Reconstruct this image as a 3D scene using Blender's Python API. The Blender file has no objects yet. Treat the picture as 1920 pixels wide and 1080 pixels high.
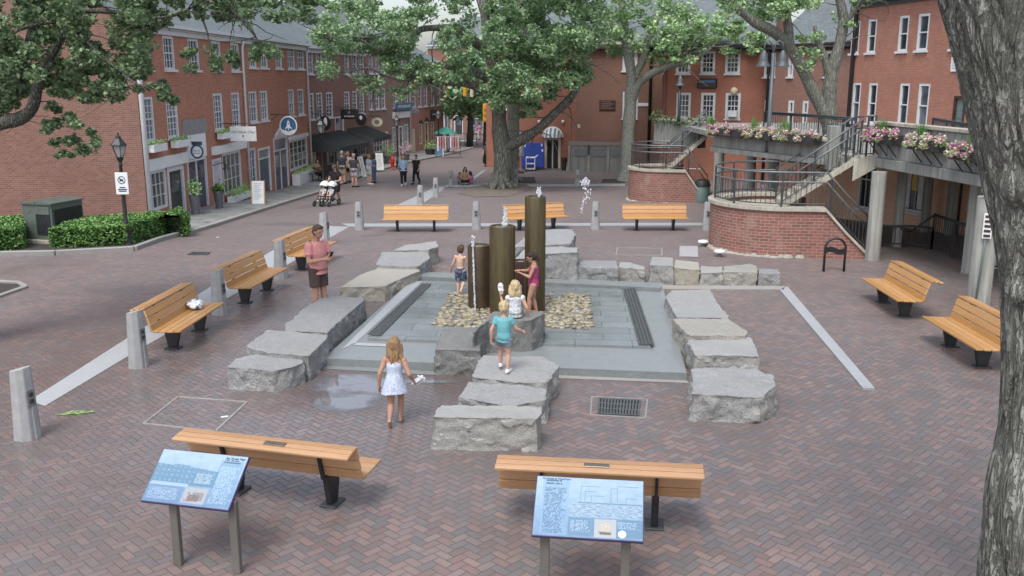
import bpy, bmesh, math, random
from mathutils import Vector as V, Matrix, noise
R = math.radians
scene = bpy.context.scene
col = scene.collection
random.seed(7)

# ------------------------------------------------------------------ camera model (1920x1080 photo pixels -> world)
F, HC, HOR = 1750.0, 4.7, 145.0
PIT = math.atan((540 - HOR) / F)
CP, SP = math.cos(PIT), math.sin(PIT)
CAM = V((0, 0, HC))
def ray(px, py):
    a, b = (px - 960) / F, (540 - py) / F
    return V((a, CP + b * SP, -SP + b * CP))
Y1, Y2, SL = 26.0, 50.0, 0.05
def gz(y):                      # the plaza is level, the street beyond it falls away gently
    return 0.0 if y < Y1 else -SL * (min(y, Y2) - Y1)
def G(px, py, dz=0.0):          # ground point seen at a pixel of the photo
    d = ray(px, py)
    t = (dz - HC) / d.z
    if t * d.y > Y1 or t < 0:
        # sloped part: HC + t dz = -SL (t dy - Y1) + dz
        t = (dz + SL * Y1 - HC) / (d.z + SL * d.y)
        if t < 0 or t * d.y > Y2:
            t = (dz - SL * (Y2 - Y1) - HC) / d.z
    return CAM + d * t
def at(px, py, y):              # point at depth y
    d = ray(px, py); return CAM + d * (y / d.y)
def atz(px, py, z):             # point at height z
    d = ray(px, py); return CAM + d * ((z - HC) / d.z)
def top_z(px, py, y): return at(px, py, y).z

cam = bpy.data.cameras.new('camera'); camo = bpy.data.objects.new('camera', cam); col.objects.link(camo)
camo.location = CAM; camo.rotation_euler = (math.pi / 2 - PIT, 0, 0)
cam.sensor_width = 36; cam.lens = 36 * F / 1920; cam.clip_end = 2000; cam.clip_start = .05
scene.camera = camo

# ------------------------------------------------------------------ objects
def tag(o, label=None, cat=None, group=None, kind=None):
    if label: o['label'] = label
    if cat: o['category'] = cat
    if group: o['group'] = group
    if kind: o['kind'] = kind
    return o
def thing(name, label, cat, loc=(0, 0, 0), rz=0.0, group=None):
    o = bpy.data.objects.new(name, None); col.objects.link(o)
    o.empty_display_size = .2
    o.location = loc; o.rotation_euler = (0, 0, rz)
    return tag(o, label, cat, group)
def wm(o):
    m = Matrix.Translation(o.location) @ Matrix.Rotation(o.rotation_euler.z, 4, 'Z')
    return wm(o.parent) @ m if o.parent else m
def copy_tree(o, parent=None):
    c = o.copy(); col.objects.link(c)
    if parent: c.parent = parent
    for ch in list(o.children): copy_tree(ch, c)
    return c

class MB:
    def __init__(s): s.v = []; s.f = []; s.mi = []; s.m = 0; s.uv = {}
    def add(s, vs, fs, uvs=None):
        n = len(s.v); s.v += [V(p) for p in vs]
        for k, f in enumerate(fs):
            if uvs: s.uv[len(s.f)] = uvs[k]
            s.f.append([n + i for i in f]); s.mi.append(s.m)
        return s
    def box(s, c, d, rz=0, M=None):
        x, y, z = d[0] / 2, d[1] / 2, d[2] / 2
        p = [V((a * x, b * y, e * z)) for e in (-1, 1) for a, b in ((-1, -1), (1, -1), (1, 1), (-1, 1))]
        if rz: p = [Matrix.Rotation(rz, 3, 'Z') @ q for q in p]
        if M: p = [M @ q for q in p]
        return s.add([q + V(c) for q in p], [(3, 2, 1, 0), (4, 5, 6, 7), (0, 1, 5, 4), (1, 2, 6, 5), (2, 3, 7, 6), (3, 0, 4, 7)])
    def bb(s, a, b): return s.box([(a[i] + b[i]) / 2 for i in range(3)], [abs(b[i] - a[i]) for i in range(3)])
    def bar(s, a, b, w, h, up=(0, 0, 1)):   # rectangular bar from a to b
        a, b = V(a), V(b); t = (b - a).normalized(); u = V(up)
        n = t.cross(u)
        if n.length < 1e-4: n = t.cross(V((1, 0, 0)))
        n.normalize(); u = n.cross(t).normalized()
        q = [(-.5, -.5), (.5, -.5), (.5, .5), (-.5, .5)]
        vs = [p + n * i * w + u * j * h for p in (a, b) for i, j in q]
        return s.add(vs, [(3, 2, 1, 0), (4, 5, 6, 7), (0, 1, 5, 4), (1, 2, 6, 5), (2, 3, 7, 6), (3, 0, 4, 7)])
    def prism(s, poly, z0, z1):
        n = len(poly)
        zz = lambda z, i: z[i] if hasattr(z, '__len__') else z
        vs = [(p[0], p[1], zz(z0, i)) for i, p in enumerate(poly)] + [(p[0], p[1], zz(z1, i)) for i, p in enumerate(poly)]
        ar = sum(poly[i][0] * poly[(i + 1) % n][1] - poly[(i + 1) % n][0] * poly[i][1] for i in range(n))
        fs = [list(range(n))[::-1], list(range(n, 2 * n))] + [(i, (i + 1) % n, n + (i + 1) % n, n + i) for i in range(n)]
        if ar < 0: fs = [list(f)[::-1] for f in fs]
        return s.add(vs, fs)
    def tube(s, pts, r, n=8, caps=True, closed=False):
        pts = [V(p) for p in pts]; k = len(pts)
        rr = r if hasattr(r, '__len__') else [r] * k
        prev = None; rings = []
        for i, p in enumerate(pts):
            if closed: t = pts[(i + 1) % k] - pts[i - 1]
            else: t = pts[min(i + 1, k - 1)] - pts[max(i - 1, 0)]
            t = t.normalized() if t.length > 1e-9 else V((0, 0, 1))
            if prev is None:
                u = t.cross(V((0, 0, 1)))
                if u.length < 1e-3: u = t.cross(V((1, 0, 0)))
            else: u = prev - t * prev.dot(t)
            u.normalize(); prev = u; w = t.cross(u)
            rings.append([p + (u * math.cos(a) + w * math.sin(a)) * rr[i] for a in [2 * math.pi * j / n for j in range(n)]])
        vs = [q for g in rings for q in g]
        fs = [(i * n + j, i * n + (j + 1) % n, ((i + 1) % k) * n + (j + 1) % n, ((i + 1) % k) * n + j) for i in range(k if closed else k - 1) for j in range(n)]
        if caps and not closed: fs += [list(range(n))[::-1], [(k - 1) * n + j for j in range(n)]]
        return s.add(vs, fs)
    def cyl(s, c, r, h, n=24, r2=None):
        return s.tube([c, V(c) + V((0, 0, h))], [r, r if r2 is None else r2], n)
    def lathe(s, prof, c=(0, 0, 0), n=20, sq=1):
        vs = [(c[0] + r * math.cos(2 * math.pi * j / n), c[1] + r * math.sin(2 * math.pi * j / n), c[2] + z) for r, z in prof for j in range(n)]
        k = len(prof)
        fs = [(i * n + j, i * n + (j + 1) % n, (i + 1) * n + (j + 1) % n, (i + 1) * n + j) for i in range(k - 1) for j in range(n)]
        fs += [list(range(n))[::-1], [(k - 1) * n + j for j in range(n)]]
        return s.add(vs, fs)
    def ball(s, c, r, nu=12, nv=8, rot=None):
        r = r if hasattr(r, '__len__') else (r, r, r)
        vs = []; fs = []
        for i in range(1, nv):
            th = math.pi * i / nv
            for j in range(nu):
                ph = 2 * math.pi * j / nu
                vs.append(V((r[0] * math.sin(th) * math.cos(ph), r[1] * math.sin(th) * math.sin(ph), r[2] * math.cos(th))))
        vs += [V((0, 0, r[2])), V((0, 0, -r[2]))]
        a, b = len(vs) - 2, len(vs) - 1
        for i in range(nv - 2):
            for j in range(nu): fs.append((i * nu + j, (i + 1) * nu + j, (i + 1) * nu + (j + 1) % nu, i * nu + (j + 1) % nu))
        for j in range(nu): fs += [(a, j, (j + 1) % nu), (b, (nv - 2) * nu + (j + 1) % nu, (nv - 2) * nu + j)]
        if rot: vs = [rot @ q for q in vs]
        return s.add([q + V(c) for q in vs], fs)
    def quad(s, a, b, c, d): return s.add([a, b, c, d], [(0, 1, 2, 3)])
    def mesh(s, name):
        me = bpy.data.meshes.new(name)
        me.from_pydata([tuple(p) for p in s.v], [], s.f)
        if s.uv:
            l = me.uv_layers.new(name='UVMap')
            for k, uvs in s.uv.items():
                for li, u in zip(me.polygons[k].loop_indices, uvs): l.data[li].uv = u
        return me
    def build(s, name, mats, parent=None, smooth=False, world=False, bevel=0, seg=1, auto=None):
        if world and parent is not None:
            inv = wm(parent).inverted(); s.v = [inv @ p for p in s.v]
        me = s.mesh(name)
        for m in (mats if isinstance(mats, (list, tuple)) else [mats]): me.materials.append(m)
        for p, i in zip(me.polygons, s.mi): p.material_index = i
        if smooth: me.polygons.foreach_set('use_smooth', [True] * len(me.polygons))
        o = bpy.data.objects.new(name, me); col.objects.link(o)
        if parent is not None: o.parent = parent
        if bevel:
            b = o.modifiers.new('bevel', 'BEVEL'); b.width = bevel; b.segments = seg; b.limit_method = 'ANGLE'; b.angle_limit = R(40)
        if auto: sharp(o, auto)
        return o
def sharp(o, ang=40):
    me = o.data; bm = bmesh.new(); bm.from_mesh(me)
    for f in bm.faces: f.smooth = True
    for e in bm.edges: e.smooth = not (len(e.link_faces) == 2 and e.calc_face_angle(0) > R(ang))
    bm.to_mesh(me); bm.free()
def fix_normals(o):
    bm = bmesh.new(); bm.from_mesh(o.data); bmesh.ops.recalc_face_normals(bm, faces=bm.faces); bm.to_mesh(o.data); bm.free()

def text_part(body, size, mat, parent, loc, rot, name='lettering', align='CENTER', ext=.002, shear=0):
    c = bpy.data.curves.new(name, 'FONT'); c.body = body; c.size = size; c.align_x = align; c.align_y = 'CENTER'; c.extrude = ext; c.shear = shear
    f = bpy.data.objects.new('text_source', c); col.objects.link(f); bpy.context.view_layer.update()
    me = bpy.data.meshes.new_from_object(f); bpy.data.objects.remove(f); bpy.data.curves.remove(c); me.name = name
    me.materials.clear(); me.materials.append(mat)
    o = bpy.data.objects.new(name, me); col.objects.link(o); o.parent = parent; o.location = loc; o.rotation_euler = rot
    return o

# ------------------------------------------------------------------ ground sheets: cut where the slope starts and ends
def sheet(name, polys, mat, dz, kind='structure', parent=None, thick=0.0, world=True):
    bm = bmesh.new()
    for poly in polys:
        vs = [bm.verts.new((p[0], p[1], 0)) for p in poly]
        bm.faces.new(vs)
    for yy in (Y1, Y2):
        bmesh.ops.bisect_plane(bm, geom=bm.verts[:] + bm.edges[:] + bm.faces[:], plane_co=(0, yy, 0), plane_no=(0, 1, 0))
    bmesh.ops.recalc_face_normals(bm, faces=bm.faces)
    for f in bm.faces:
        if f.normal.z < 0: f.normal_flip()
    if thick:
        r = bmesh.ops.extrude_face_region(bm, geom=bm.faces[:])
        for g in r['geom']:
            if isinstance(g, bmesh.types.BMVert): g.co.z += 1
    for v in bm.verts:
        v.co.z = gz(v.co.y) + dz - (0 if (not thick or v.co.z > .5) else thick)
    if thick: bmesh.ops.recalc_face_normals(bm, faces=bm.faces)
    me = bpy.data.meshes.new(name); bm.to_mesh(me); bm.free()
    me.materials.append(mat)
    o = bpy.data.objects.new(name, me); col.objects.link(o)
    if kind: o['kind'] = kind
    return o
def GP(*pix): return [G(x, y) for x, y in pix]
# ------------------------------------------------------------------ node helpers
class N:
    """a node socket with arithmetic"""
    def __init__(s, nt, sock): s.nt = nt; s.k = sock
    def _m(s, op, *a):
        n = s.nt.nodes.new('ShaderNodeMath'); n.operation = op
        for i, x in enumerate([s, *a]):
            if isinstance(x, N): s.nt.links.new(x.k, n.inputs[i])
            else: n.inputs[i].default_value = x
        return N(s.nt, n.outputs[0])
    def __add__(s, o): return s._m('ADD', o)
    def __sub__(s, o): return s._m('SUBTRACT', o)
    def __mul__(s, o): return s._m('MULTIPLY', o)
    def __truediv__(s, o): return s._m('DIVIDE', o)
    def min(s, o): return s._m('MINIMUM', o)
    def max(s, o): return s._m('MAXIMUM', o)
    def floor(s): return s._m('FLOOR')
    def eq(s, v): return s._m('COMPARE', v, .1)
    def fmod(s, v): return s._m('FLOORED_MODULO', v)
    def gt(s, v): return s._m('GREATER_THAN', v)
    def rsub(s, v):
        n = s.nt.nodes.new('ShaderNodeMath'); n.operation = 'SUBTRACT'; n.inputs[0].default_value = v
        s.nt.links.new(s.k, n.inputs[1]); return N(s.nt, n.outputs[0])
class MT:
    def __init__(s, name):
        s.m = bpy.data.materials.new(name); s.m.use_nodes = True; s.nt = s.m.node_tree
        s.b = s.nt.nodes['Principled BSDF']; s.obj = None
    def n(s, t, **k):
        x = s.nt.nodes.new('ShaderNode' + t)
        for a, b in k.items(): setattr(x, a, b)
        return x
    def link(s, a, b): s.nt.links.new(a.k if isinstance(a, N) else a, b)
    def co(s, which='Object'):
        return s.n('TexCoord').outputs[which]
    def pos(s): return s.n('NewGeometry').outputs['Position']
    def xyz(s, sock):
        x = s.n('SeparateXYZ'); s.link(sock, x.inputs[0]); return [N(s.nt, x.outputs[i]) for i in range(3)]
    def comb(s, x, y, z=0.0):
        c = s.n('CombineXYZ')
        for i, a in enumerate((x, y, z)):
            if isinstance(a, N): s.link(a, c.inputs[i])
            else: c.inputs[i].default_value = a
        return c.outputs[0]
    def noise(s, sock, scale, detail=4, rough=.6, dist=0.0, out=0):
        x = s.n('TexNoise'); x.inputs['Scale'].default_value = scale; x.inputs['Detail'].default_value = detail
        x.inputs['Roughness'].default_value = rough; x.inputs['Distortion'].default_value = dist
        if sock is not None: s.link(sock, x.inputs['Vector'])
        return N(s.nt, x.outputs[out])
    def white(s, sock):
        x = s.n('TexWhiteNoise', noise_dimensions='3D'); s.link(sock, x.inputs['Vector']); return N(s.nt, x.outputs['Value'])
    def ramp(s, fac, stops, interp='LINEAR'):
        x = s.n('ValToRGB'); e = x.color_ramp.elements; x.color_ramp.interpolation = interp
        while len(e) < len(stops): e.new(.5)
        for i, (p, c) in enumerate(stops):
            e[i].position = p; e[i].color = (*c, 1) if len(c) == 3 else c
        s.link(fac, x.inputs[0]); return N(s.nt, x.outputs[0])
    def mix(s, fac, a, b, mode='MIX'):
        x = s.n('Mix', data_type='RGBA', blend_type=mode)
        for i, v in ((0, fac), (6, a), (7, b)):
            if isinstance(v, N): s.link(v, x.inputs[i])
            elif hasattr(v, 'is_linked'): s.link(v, x.inputs[i])
            else: x.inputs[i].default_value = v if i == 0 else (*v, 1)
        return N(s.nt, x.outputs[2])
    def rng(s, v, a, b, c, d):
        x = s.n('MapRange'); s.link(v, x.inputs[0])
        for i, q in enumerate((a, b, c, d)): x.inputs[i + 1].default_value = q
        return N(s.nt, x.outputs[0])
    def bump(s, h, strength=.5, dist=.02):
        x = s.n('Bump'); x.inputs['Strength'].default_value = strength; x.inputs['Distance'].default_value = dist
        s.link(h, x.inputs['Height']); s.link(x.outputs[0], s.b.inputs['Normal'])
    def set(s, color=None, rough=None, metal=None, spec=None, **kw):
        for k, v in (('Base Color', color), ('Roughness', rough), ('Metallic', metal), ('Specular IOR Level', spec)):
            if v is None: continue
            if isinstance(v, N): s.link(v, s.b.inputs[k])
            elif k == 'Base Color': s.b.inputs[k].default_value = (*v, 1)
            else: s.b.inputs[k].default_value = v
        for k, v in kw.items(): s.b.inputs[k.replace('_', ' ')].default_value = v
        return s.m
def paint(name, c, rough=.5, metal=0.0, var=.18, scale=6, bump=.15, bscale=40, coord='Object', spec=.5, dirt=None):
    t = MT(name); p = t.co(coord) if coord else t.pos()
    n = t.noise(p, scale, 5, .65)
    lo = tuple(x * (1 - var) for x in c); hi = tuple(min(1, x * (1 + var)) for x in c)
    cc = t.ramp(n, [(.3, lo), (.7, hi)])
    if dirt:
        z = t.xyz(p)[2]
        n2 = t.noise(p, scale * .4, 4)
        cc = t.mix(t.rng(n2, .5, .75, 0, .6), cc, dirt)
    if bump: t.bump(t.noise(p, bscale, 4), bump, .01)
    return t.set(cc, t.rng(n, .3, .7, rough * .85, min(1, rough * 1.15)), metal, spec)

M = {}
# --- herringbone brick paving
def herringbone():
    t = MT('herringbone brick paving'); p = t.pos(); X, Y, Z = t.xyz(p)
    w = .1025; c = math.sqrt(.5) / w
    wob = t.noise(p, 3.0, 2)
    u = (X + Y) * c + (wob - .5) * .25; v = (Y - X) * c + (wob - .5) * .25
    i, j = u.floor(), v.floor(); fx, fy = u - i, v - j
    k = (i - j).fmod(4.0)
    k0, k1, k2, k3 = k.eq(0), k.eq(1), k.eq(2), k.eq(3)
    hor = k0 + k1
    lu = fx + k1; lv = fy + k2
    Lu = hor + 1.0; Lv = hor.rsub(2.0)
    d = lu.min(Lu - lu).min(lv.min(Lv - lv))
    idv = t.comb(i - k1, j - k2, hor)
    r = t.white(idv)
    base = t.ramp(r, [(0, (.125, .08, .07)), (.16, (.16, .092, .077)), (.32, (.185, .113, .096)), (.45, (.118, .102, .103)), (.6, (.098, .091, .097)), (.75, (.17, .122, .112)), (.92, (.205, .122, .1)), (1, (.14, .128, .13))], 'CONSTANT')
    n1 = t.noise(p, 55, 4, .7)
    base = t.mix(.35, base, t.ramp(n1, [(.3, (.4, .4, .4)), (.7, (1.0, .98, .97))]), 'MULTIPLY')
    big = t.noise(p, .35, 5, .6)
    base = t.mix(t.rng(big, .4, .66, 0, .5), base, (.115, .098, .095))
    mid = t.noise(p, 2.2, 5, .65)
    base = t.mix(t.rng(mid, .35, .7, .42, 0), base, (.068, .06, .058))
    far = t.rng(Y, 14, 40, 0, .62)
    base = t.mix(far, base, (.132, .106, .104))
    gap = t.rng(d, .03, .085, 0, 1)
    joint = t.mix(t.noise(p, 1.3, 3), (.045, .04, .037), (.085, .078, .06))
    colr = t.mix(gap, joint, base)
    # damp patch round the fountain and towards the west benches
    dx = (X + 4.2) * .16; dy = (Y - 15.2) * .13
    rr = (dx * dx + dy * dy)
    wet = t.rng(rr + (t.noise(p, .8, 5) - .5) * 1.1, .25, 1.1, 1, 0)
    ex = (X + 1.75) * .55; ey = (Y - 13.6) * .9; sp = t.rng(ex * ex + ey * ey + (t.noise(p, 1.6, 5) - .5) * 1.2, .5, 1.15, 1, 0)
    wet = wet.max(t.rng(big, .55, .7, 0, .55)); wet = wet.max(sp * 1.15)
    colr = t.mix(wet * .34, colr, (.075, .06, .06)); colr = t.mix(sp * .72, colr, (.06, .042, .038))
    hs = t.n('HueSaturation'); t.link(colr, hs.inputs['Color']); hs.inputs['Value'].default_value = 1.78; hs.inputs['Saturation'].default_value = .86; colr = t.mix(.17, N(t.nt, hs.outputs[0]), (.15, .138, .15)); pt = t.noise(p, .7, 6, .7); colr = t.mix(t.rng(pt, .48, .72, 0, .38), colr, (.165, .12, .108))
    moss = t.rng(t.noise(p, 1.1, 6, .7) + (big - .5) * .5, .56, .72, 0, .45); colr = t.mix(moss, colr, (.105, .1, .09))
    rough = t.rng(wet + (n1 - .5) * .3, 0, 1, .6, .16)
    h = gap * .8 + n1 * .25 + r * .5 + t.noise(p, 1.8, 3) * 1.6
    t.bump(h, .55, .012)
    return t.set(colr, rough, 0, .45)
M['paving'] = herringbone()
def brick(name, c1, c2, mortar, w=.21, h=.068, tint=None, grime=.35, uv=False):
    t = MT(name); c1, c2, mortar = [tuple((x * .84 + .16 * sum(q) / 3) * 1.62 * k for x, k in zip(q, (1, 1.02, .93))) for q in (c1, c2, mortar)]
    if tint: tint = tuple(x * 1.4 for x in tint)
    if uv:
        vec = t.n('UVMap').outputs[0]; px = t.co()
    else:
        px = t.co(); X, Y, Z = t.xyz(px); vec = t.comb(X + Y, Z, 0.0)
    b = t.n('TexBrick'); b.offset = .5; t.link(vec, b.inputs['Vector'])
    b.inputs['Color1'].default_value = (*c1, 1); b.inputs['Color2'].default_value = (*c2, 1); b.inputs['Mortar'].default_value = (*mortar, 1)
    b.inputs['Scale'].default_value = 1; b.inputs['Mortar Size'].default_value = .006; b.inputs['Brick Width'].default_value = w; b.inputs['Row Height'].default_value = h
    b.inputs['Bias'].default_value = -.1
    n = t.noise(px, .6, 6, .7); n2 = t.noise(px, 14, 3)
    c = t.mix(t.rng(n, .4, .75, 0, grime), N(t.nt, b.outputs[0]), tuple(x * .55 for x in c1))
    c = t.mix(.3, c, t.ramp(n2, [(.3, (.55, .5, .5)), (.7, (1, 1, 1))]), 'MULTIPLY')
    if tint: c = t.mix(t.rng(t.noise(px, 2.3, 4), .5, .72, 0, .6), c, tint)
    t.bump(N(t.nt, b.outputs[1]).rsub(1.0) + n2 * .3, .35, .01)
    return t.set(c, .82, 0, .25)
M['brick_orange'] = brick('weathered orange brick', (.33, .115, .07), (.25, .085, .055), (.27, .19, .16))
M['brick_side'] = brick('red side wall brick', (.175, .076, .062), (.12, .053, .046), (.17, .13, .12))
M['brick_dark'] = brick('dark brown brick', (.19, .088, .07), (.15, .07, .058), (.2, .15, .13))
M['brick_mauve'] = brick('greyish mauve brick', (.21, .12, .11), (.17, .1, .09), (.23, .19, .18))
M['brick_red'] = brick('red street brick', (.31, .11, .08), (.26, .09, .065), (.25, .17, .15))
M['brick_brown'] = brick('brown painted brick', (.175, .085, .068), (.155, .075, .06), (.17, .1, .085), grime=.2)
M['brick_back'] = brick('orange red back brick', (.27, .092, .06), (.22, .075, .05), (.22, .13, .11))
M['brick_east'] = brick('bright red east brick', (.29, .105, .075), (.235, .085, .062), (.27, .18, .15), tint=(.2, .088, .074))
M['brick_drum'] = brick('old drum brick', (.2, .075, .065), (.13, .055, .052), (.25, .2, .18), .23, .082, tint=(.24, .18, .15), uv=True)
def granite(name, c, speck=.5, rough=.8, scale=1.0, stain=None, rnd=.25, bump=.6):
    t = MT(name); p = t.co()
    oi = t.n('ObjectInfo'); rv = N(t.nt, oi.outputs['Random'])
    a = t.noise(p, 60 * scale, 2, .8); b = t.noise(p, 3.6 * scale, 7, .75); g = t.noise(p, 1.1, 3, .5)
    cc = t.ramp(a, [(.3, tuple(x * (1 - speck) for x in c)), (.48, c), (.68, tuple(min(1, x * (1 + speck)) for x in c))])
    cc = t.mix(t.rng(b, .35, .68, .45, 0), cc, tuple(x * .5 for x in c))
    if stain: cc = t.mix(t.rng(g + (rv - .5) * .5, .45, .7, 0, .65), cc, stain)
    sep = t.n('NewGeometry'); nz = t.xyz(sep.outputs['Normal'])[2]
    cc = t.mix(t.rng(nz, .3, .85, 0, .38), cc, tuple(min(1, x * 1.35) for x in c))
    hs = t.n('HueSaturation'); t.link(cc, hs.inputs['Color']); t.link(t.rng(rv, 0, 1, 1 - rnd, 1 + rnd), hs.inputs['Value'])
    t.bump(a * .55 + b * 1.1 + t.noise(p, 13 * scale, 5, .7) * 1.0, bump, .035)
    return t.set(N(t.nt, hs.outputs[0]), rough, 0, .35)
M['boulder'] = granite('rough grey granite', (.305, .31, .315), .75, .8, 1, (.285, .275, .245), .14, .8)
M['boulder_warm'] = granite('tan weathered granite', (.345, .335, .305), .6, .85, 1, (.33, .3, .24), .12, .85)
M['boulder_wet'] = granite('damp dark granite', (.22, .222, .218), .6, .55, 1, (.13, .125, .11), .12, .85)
M['bollard'] = granite('sawn grey granite', (.34, .345, .35), .18, .7, 1.6, None, .08, .15)
M['strip'] = granite('flat granite strip', (.36, .375, .39), .15, .42, 1.2, None, .05, .12)
M['kerb'] = granite('kerb granite', (.3, .295, .28), .22, .7, 1.2, (.22, .21, .18), .05, .2)
M['slate_cap'] = granite('wet blue grey coping', (.215, .235, .238), .2, .2, 1.4, None, .05, .08)
def tiles(name, c, w, h, mort, rough, rot=0, bumpd=.01, var=.3, off=.5):
    t = MT(name); p = t.pos(); X, Y, Z = t.xyz(p)
    b = t.n('TexBrick'); b.offset = off; mp = t.n('Mapping'); mp.inputs['Rotation'].default_value = (0, 0, rot)
    t.link(t.comb(X, Y), mp.inputs[0]); t.link(mp.outputs[0], b.inputs['Vector'])
    b.inputs['Color1'].default_value = (*[x * (1 - var) for x in c], 1); b.inputs['Color2'].default_value = (*[x * (1 + var) for x in c], 1); b.inputs['Mortar'].default_value = (*mort, 1)
    b.inputs['Scale'].default_value = 1; b.inputs['Mortar Size'].default_value = .012; b.inputs['Brick Width'].default_value = w; b.inputs['Row Height'].default_value = h
    n = t.noise(p, 2.5, 6, .7); n2 = t.noise(p, 30, 4)
    cc = t.mix(t.rng(n, .35, .7, .45, 0), N(t.nt, b.outputs[0]), tuple(x * .6 for x in c))
    t.bump(N(t.nt, b.outputs[1]).rsub(1.0) + n2 * .3, .4, bumpd)
    return t.set(cc, t.rng(n, .35, .65, rough * .35, rough * 1.8), 0, .5)
M['pool'] = tiles('wet slate pool floor', (.215, .235, .24), 1.0, .42, (.11, .125, .13), .17, R(4), .006, .16)
M['flag'] = tiles('flagstone pavement', (.25, .26, .25), .9, .6, (.11, .115, .1), .7, R(20), .02, .22)
def wood(name, c, axis=0):
    t = MT(name); p = t.co(); X, Y, Z = t.xyz(p)
    s = [X, Y, Z]; g = t.comb(s[0] * .6, s[1] * 16, s[2] * 16)
    n = t.noise(g, 3, 6, .7, .6); n2 = t.noise(p, 1.3, 3)
    cc = t.ramp(n, [(.25, tuple(x * .72 for x in c)), (.5, c), (.8, tuple(min(1, x * 1.15) for x in c))])
    cc = t.mix(t.rng(n2, .4, .7, 0, .25), cc, tuple(x * .75 for x in c))
    ri = N(t.nt, t.n('NewGeometry').outputs['Random Per Island']); h = t.n('HueSaturation'); t.link(cc, h.inputs['Color']); t.link(t.rng(ri, 0, 1, .8, 1.18), h.inputs['Value']); t.link(t.rng(ri, 0, 1, 1.05, .9), h.inputs['Saturation']); cc = N(t.nt, h.outputs[0])
    t.bump(n, .15, .004)
    return t.set(cc, .38, 0, .5)
M['wood'] = wood('honey teak slats', (.47, .25, .085))
M['wood_pink'] = wood('pinkish teak slats', (.44, .25, .125))
M['grey_wood'] = wood('weathered grey boards', (.2, .2, .19))
M['black'] = paint('black powder coat', (.018, .018, .02), .42, 0, .3, 8, .05)
M['iron'] = paint('dark railing iron', (.05, .055, .06), .5, .2, .3, 8, .05)
M['rail_grey'] = paint('worn grey steel rail', (.16, .175, .18), .42, .5, .25, 8, .05)
def bronze():
    t = MT('patinated bronze pipe'); p = t.co(); X, Y, Z = t.xyz(p)
    st = t.noise(t.comb(X * 9, Y * 9, Z * .7), 2, 5, .7); n = t.noise(p, 3, 5)
    oi = N(t.nt, t.n('ObjectInfo').outputs['Random'])
    c = t.ramp(st, [(.3, (.042, .032, .018)), (.55, (.085, .064, .026)), (.75, (.125, .1, .04))])
    c = t.mix(t.rng(n, .5, .75, 0, .5), c, (.06, .055, .03))
    t.bump(st, .12, .01)
    return t.set(c, t.rng(st, .3, .7, .3, .5), .25, .5)
M['bronze'] = bronze()
M['bronze_dark'] = paint('brown rust pipe', (.075, .05, .03), .45, .25, .3, 3, .1)
M['maroon'] = paint('maroon steel', (.06, .028, .026), .5, .1, .3, 4, .1)
def concrete(name, c):
    t = MT(name); p = t.co(); X, Y, Z = t.xyz(p)
    st = t.noise(t.comb(X * 5, Y * 5, Z * .35), 1.6, 6, .7, .4); n = t.noise(p, 1.2, 5); f = t.noise(p, 40, 3)
    w = t.n('TexWave'); w.wave_type = 'BANDS'; w.bands_direction = 'X'; w.inputs['Scale'].default_value = 1.7; w.inputs['Distortion'].default_value = .3
    t.link(p, w.inputs['Vector'])
    cc = t.ramp(st, [(.28, tuple(x * .5 for x in c)), (.52, c), (.75, tuple(min(1, x * 1.3) for x in c))])
    cc = t.mix(t.rng(n, .45, .7, 0, .45), cc, tuple(x * .6 for x in c))
    t.bump(f * .4 + st * .5 + N(t.nt, w.outputs[1]) * .3, .3, .02)
    return t.set(cc, .85, 0, .3)
M['concrete'] = concrete('board marked concrete', (.265, .27, .255))
M['concrete_light'] = concrete('pale worn concrete', (.42, .395, .335))
M['concrete_col'] = concrete('painted column concrete', (.34, .345, .32))
M['white'] = paint('white trim paint', (.62, .64, .67), .45, 0, .08, 5, .08, dirt=(.6, .6, .58))
M['white2'] = paint('chalky white board', (.7, .72, .73), .5, 0, .08, 5, .05)
M['cream'] = paint('cream paint', (.62, .55, .42), .5, 0, .1, 5, .05)
M['navy'] = paint('navy door paint', (.035, .045, .085), .35, 0, .2, 4, .05)
M['teal_door'] = paint('slate teal door paint', (.06, .1, .12), .4, 0, .2, 4, .05)
M['dkgreen'] = paint('black green door paint', (.03, .04, .04), .35, 0, .2, 4, .05)
M['grey_door'] = paint('pale grey door paint', (.5, .5, .55), .4, 0, .1, 4, .05)
M['trans'] = paint('olive grey cabinet enamel', (.095, .115, .1), .5, 0, .15, 3, .05)
def roofmat():
    t = MT('grey slate roof'); p = t.co(); X, Y, Z = t.xyz(p); b = t.n('TexBrick'); t.link(t.comb(X, Y + Z), b.inputs['Vector'])
    for k, v in (('Color1', (.17, .2, .21, 1)), ('Color2', (.125, .15, .16, 1)), ('Mortar', (.09, .1, .11, 1)), ('Scale', 1), ('Mortar Size', .01), ('Brick Width', .3), ('Row Height', .2)): b.inputs[k].default_value = v
    n = t.noise(p, .8, 5)
    return t.set(t.mix(t.rng(n, .4, .7, 0, .4), N(t.nt, b.outputs[0]), (.11, .12, .12)), .75, 0, .3)
M['roof'] = roofmat()
def glass():
    t = MT('dark window glass'); p = t.co()
    n = t.noise(p, 1.1, 3); oi = N(t.nt, t.n('ObjectInfo').outputs['Random'])
    c = t.ramp(n + (oi - .5) * .6, [(.25, (.016, .02, .028)), (.5, (.05, .058, .072)), (.8, (.15, .165, .19))])
    return t.set(c, .07, 0, .8)
M['glass'] = glass()
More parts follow.
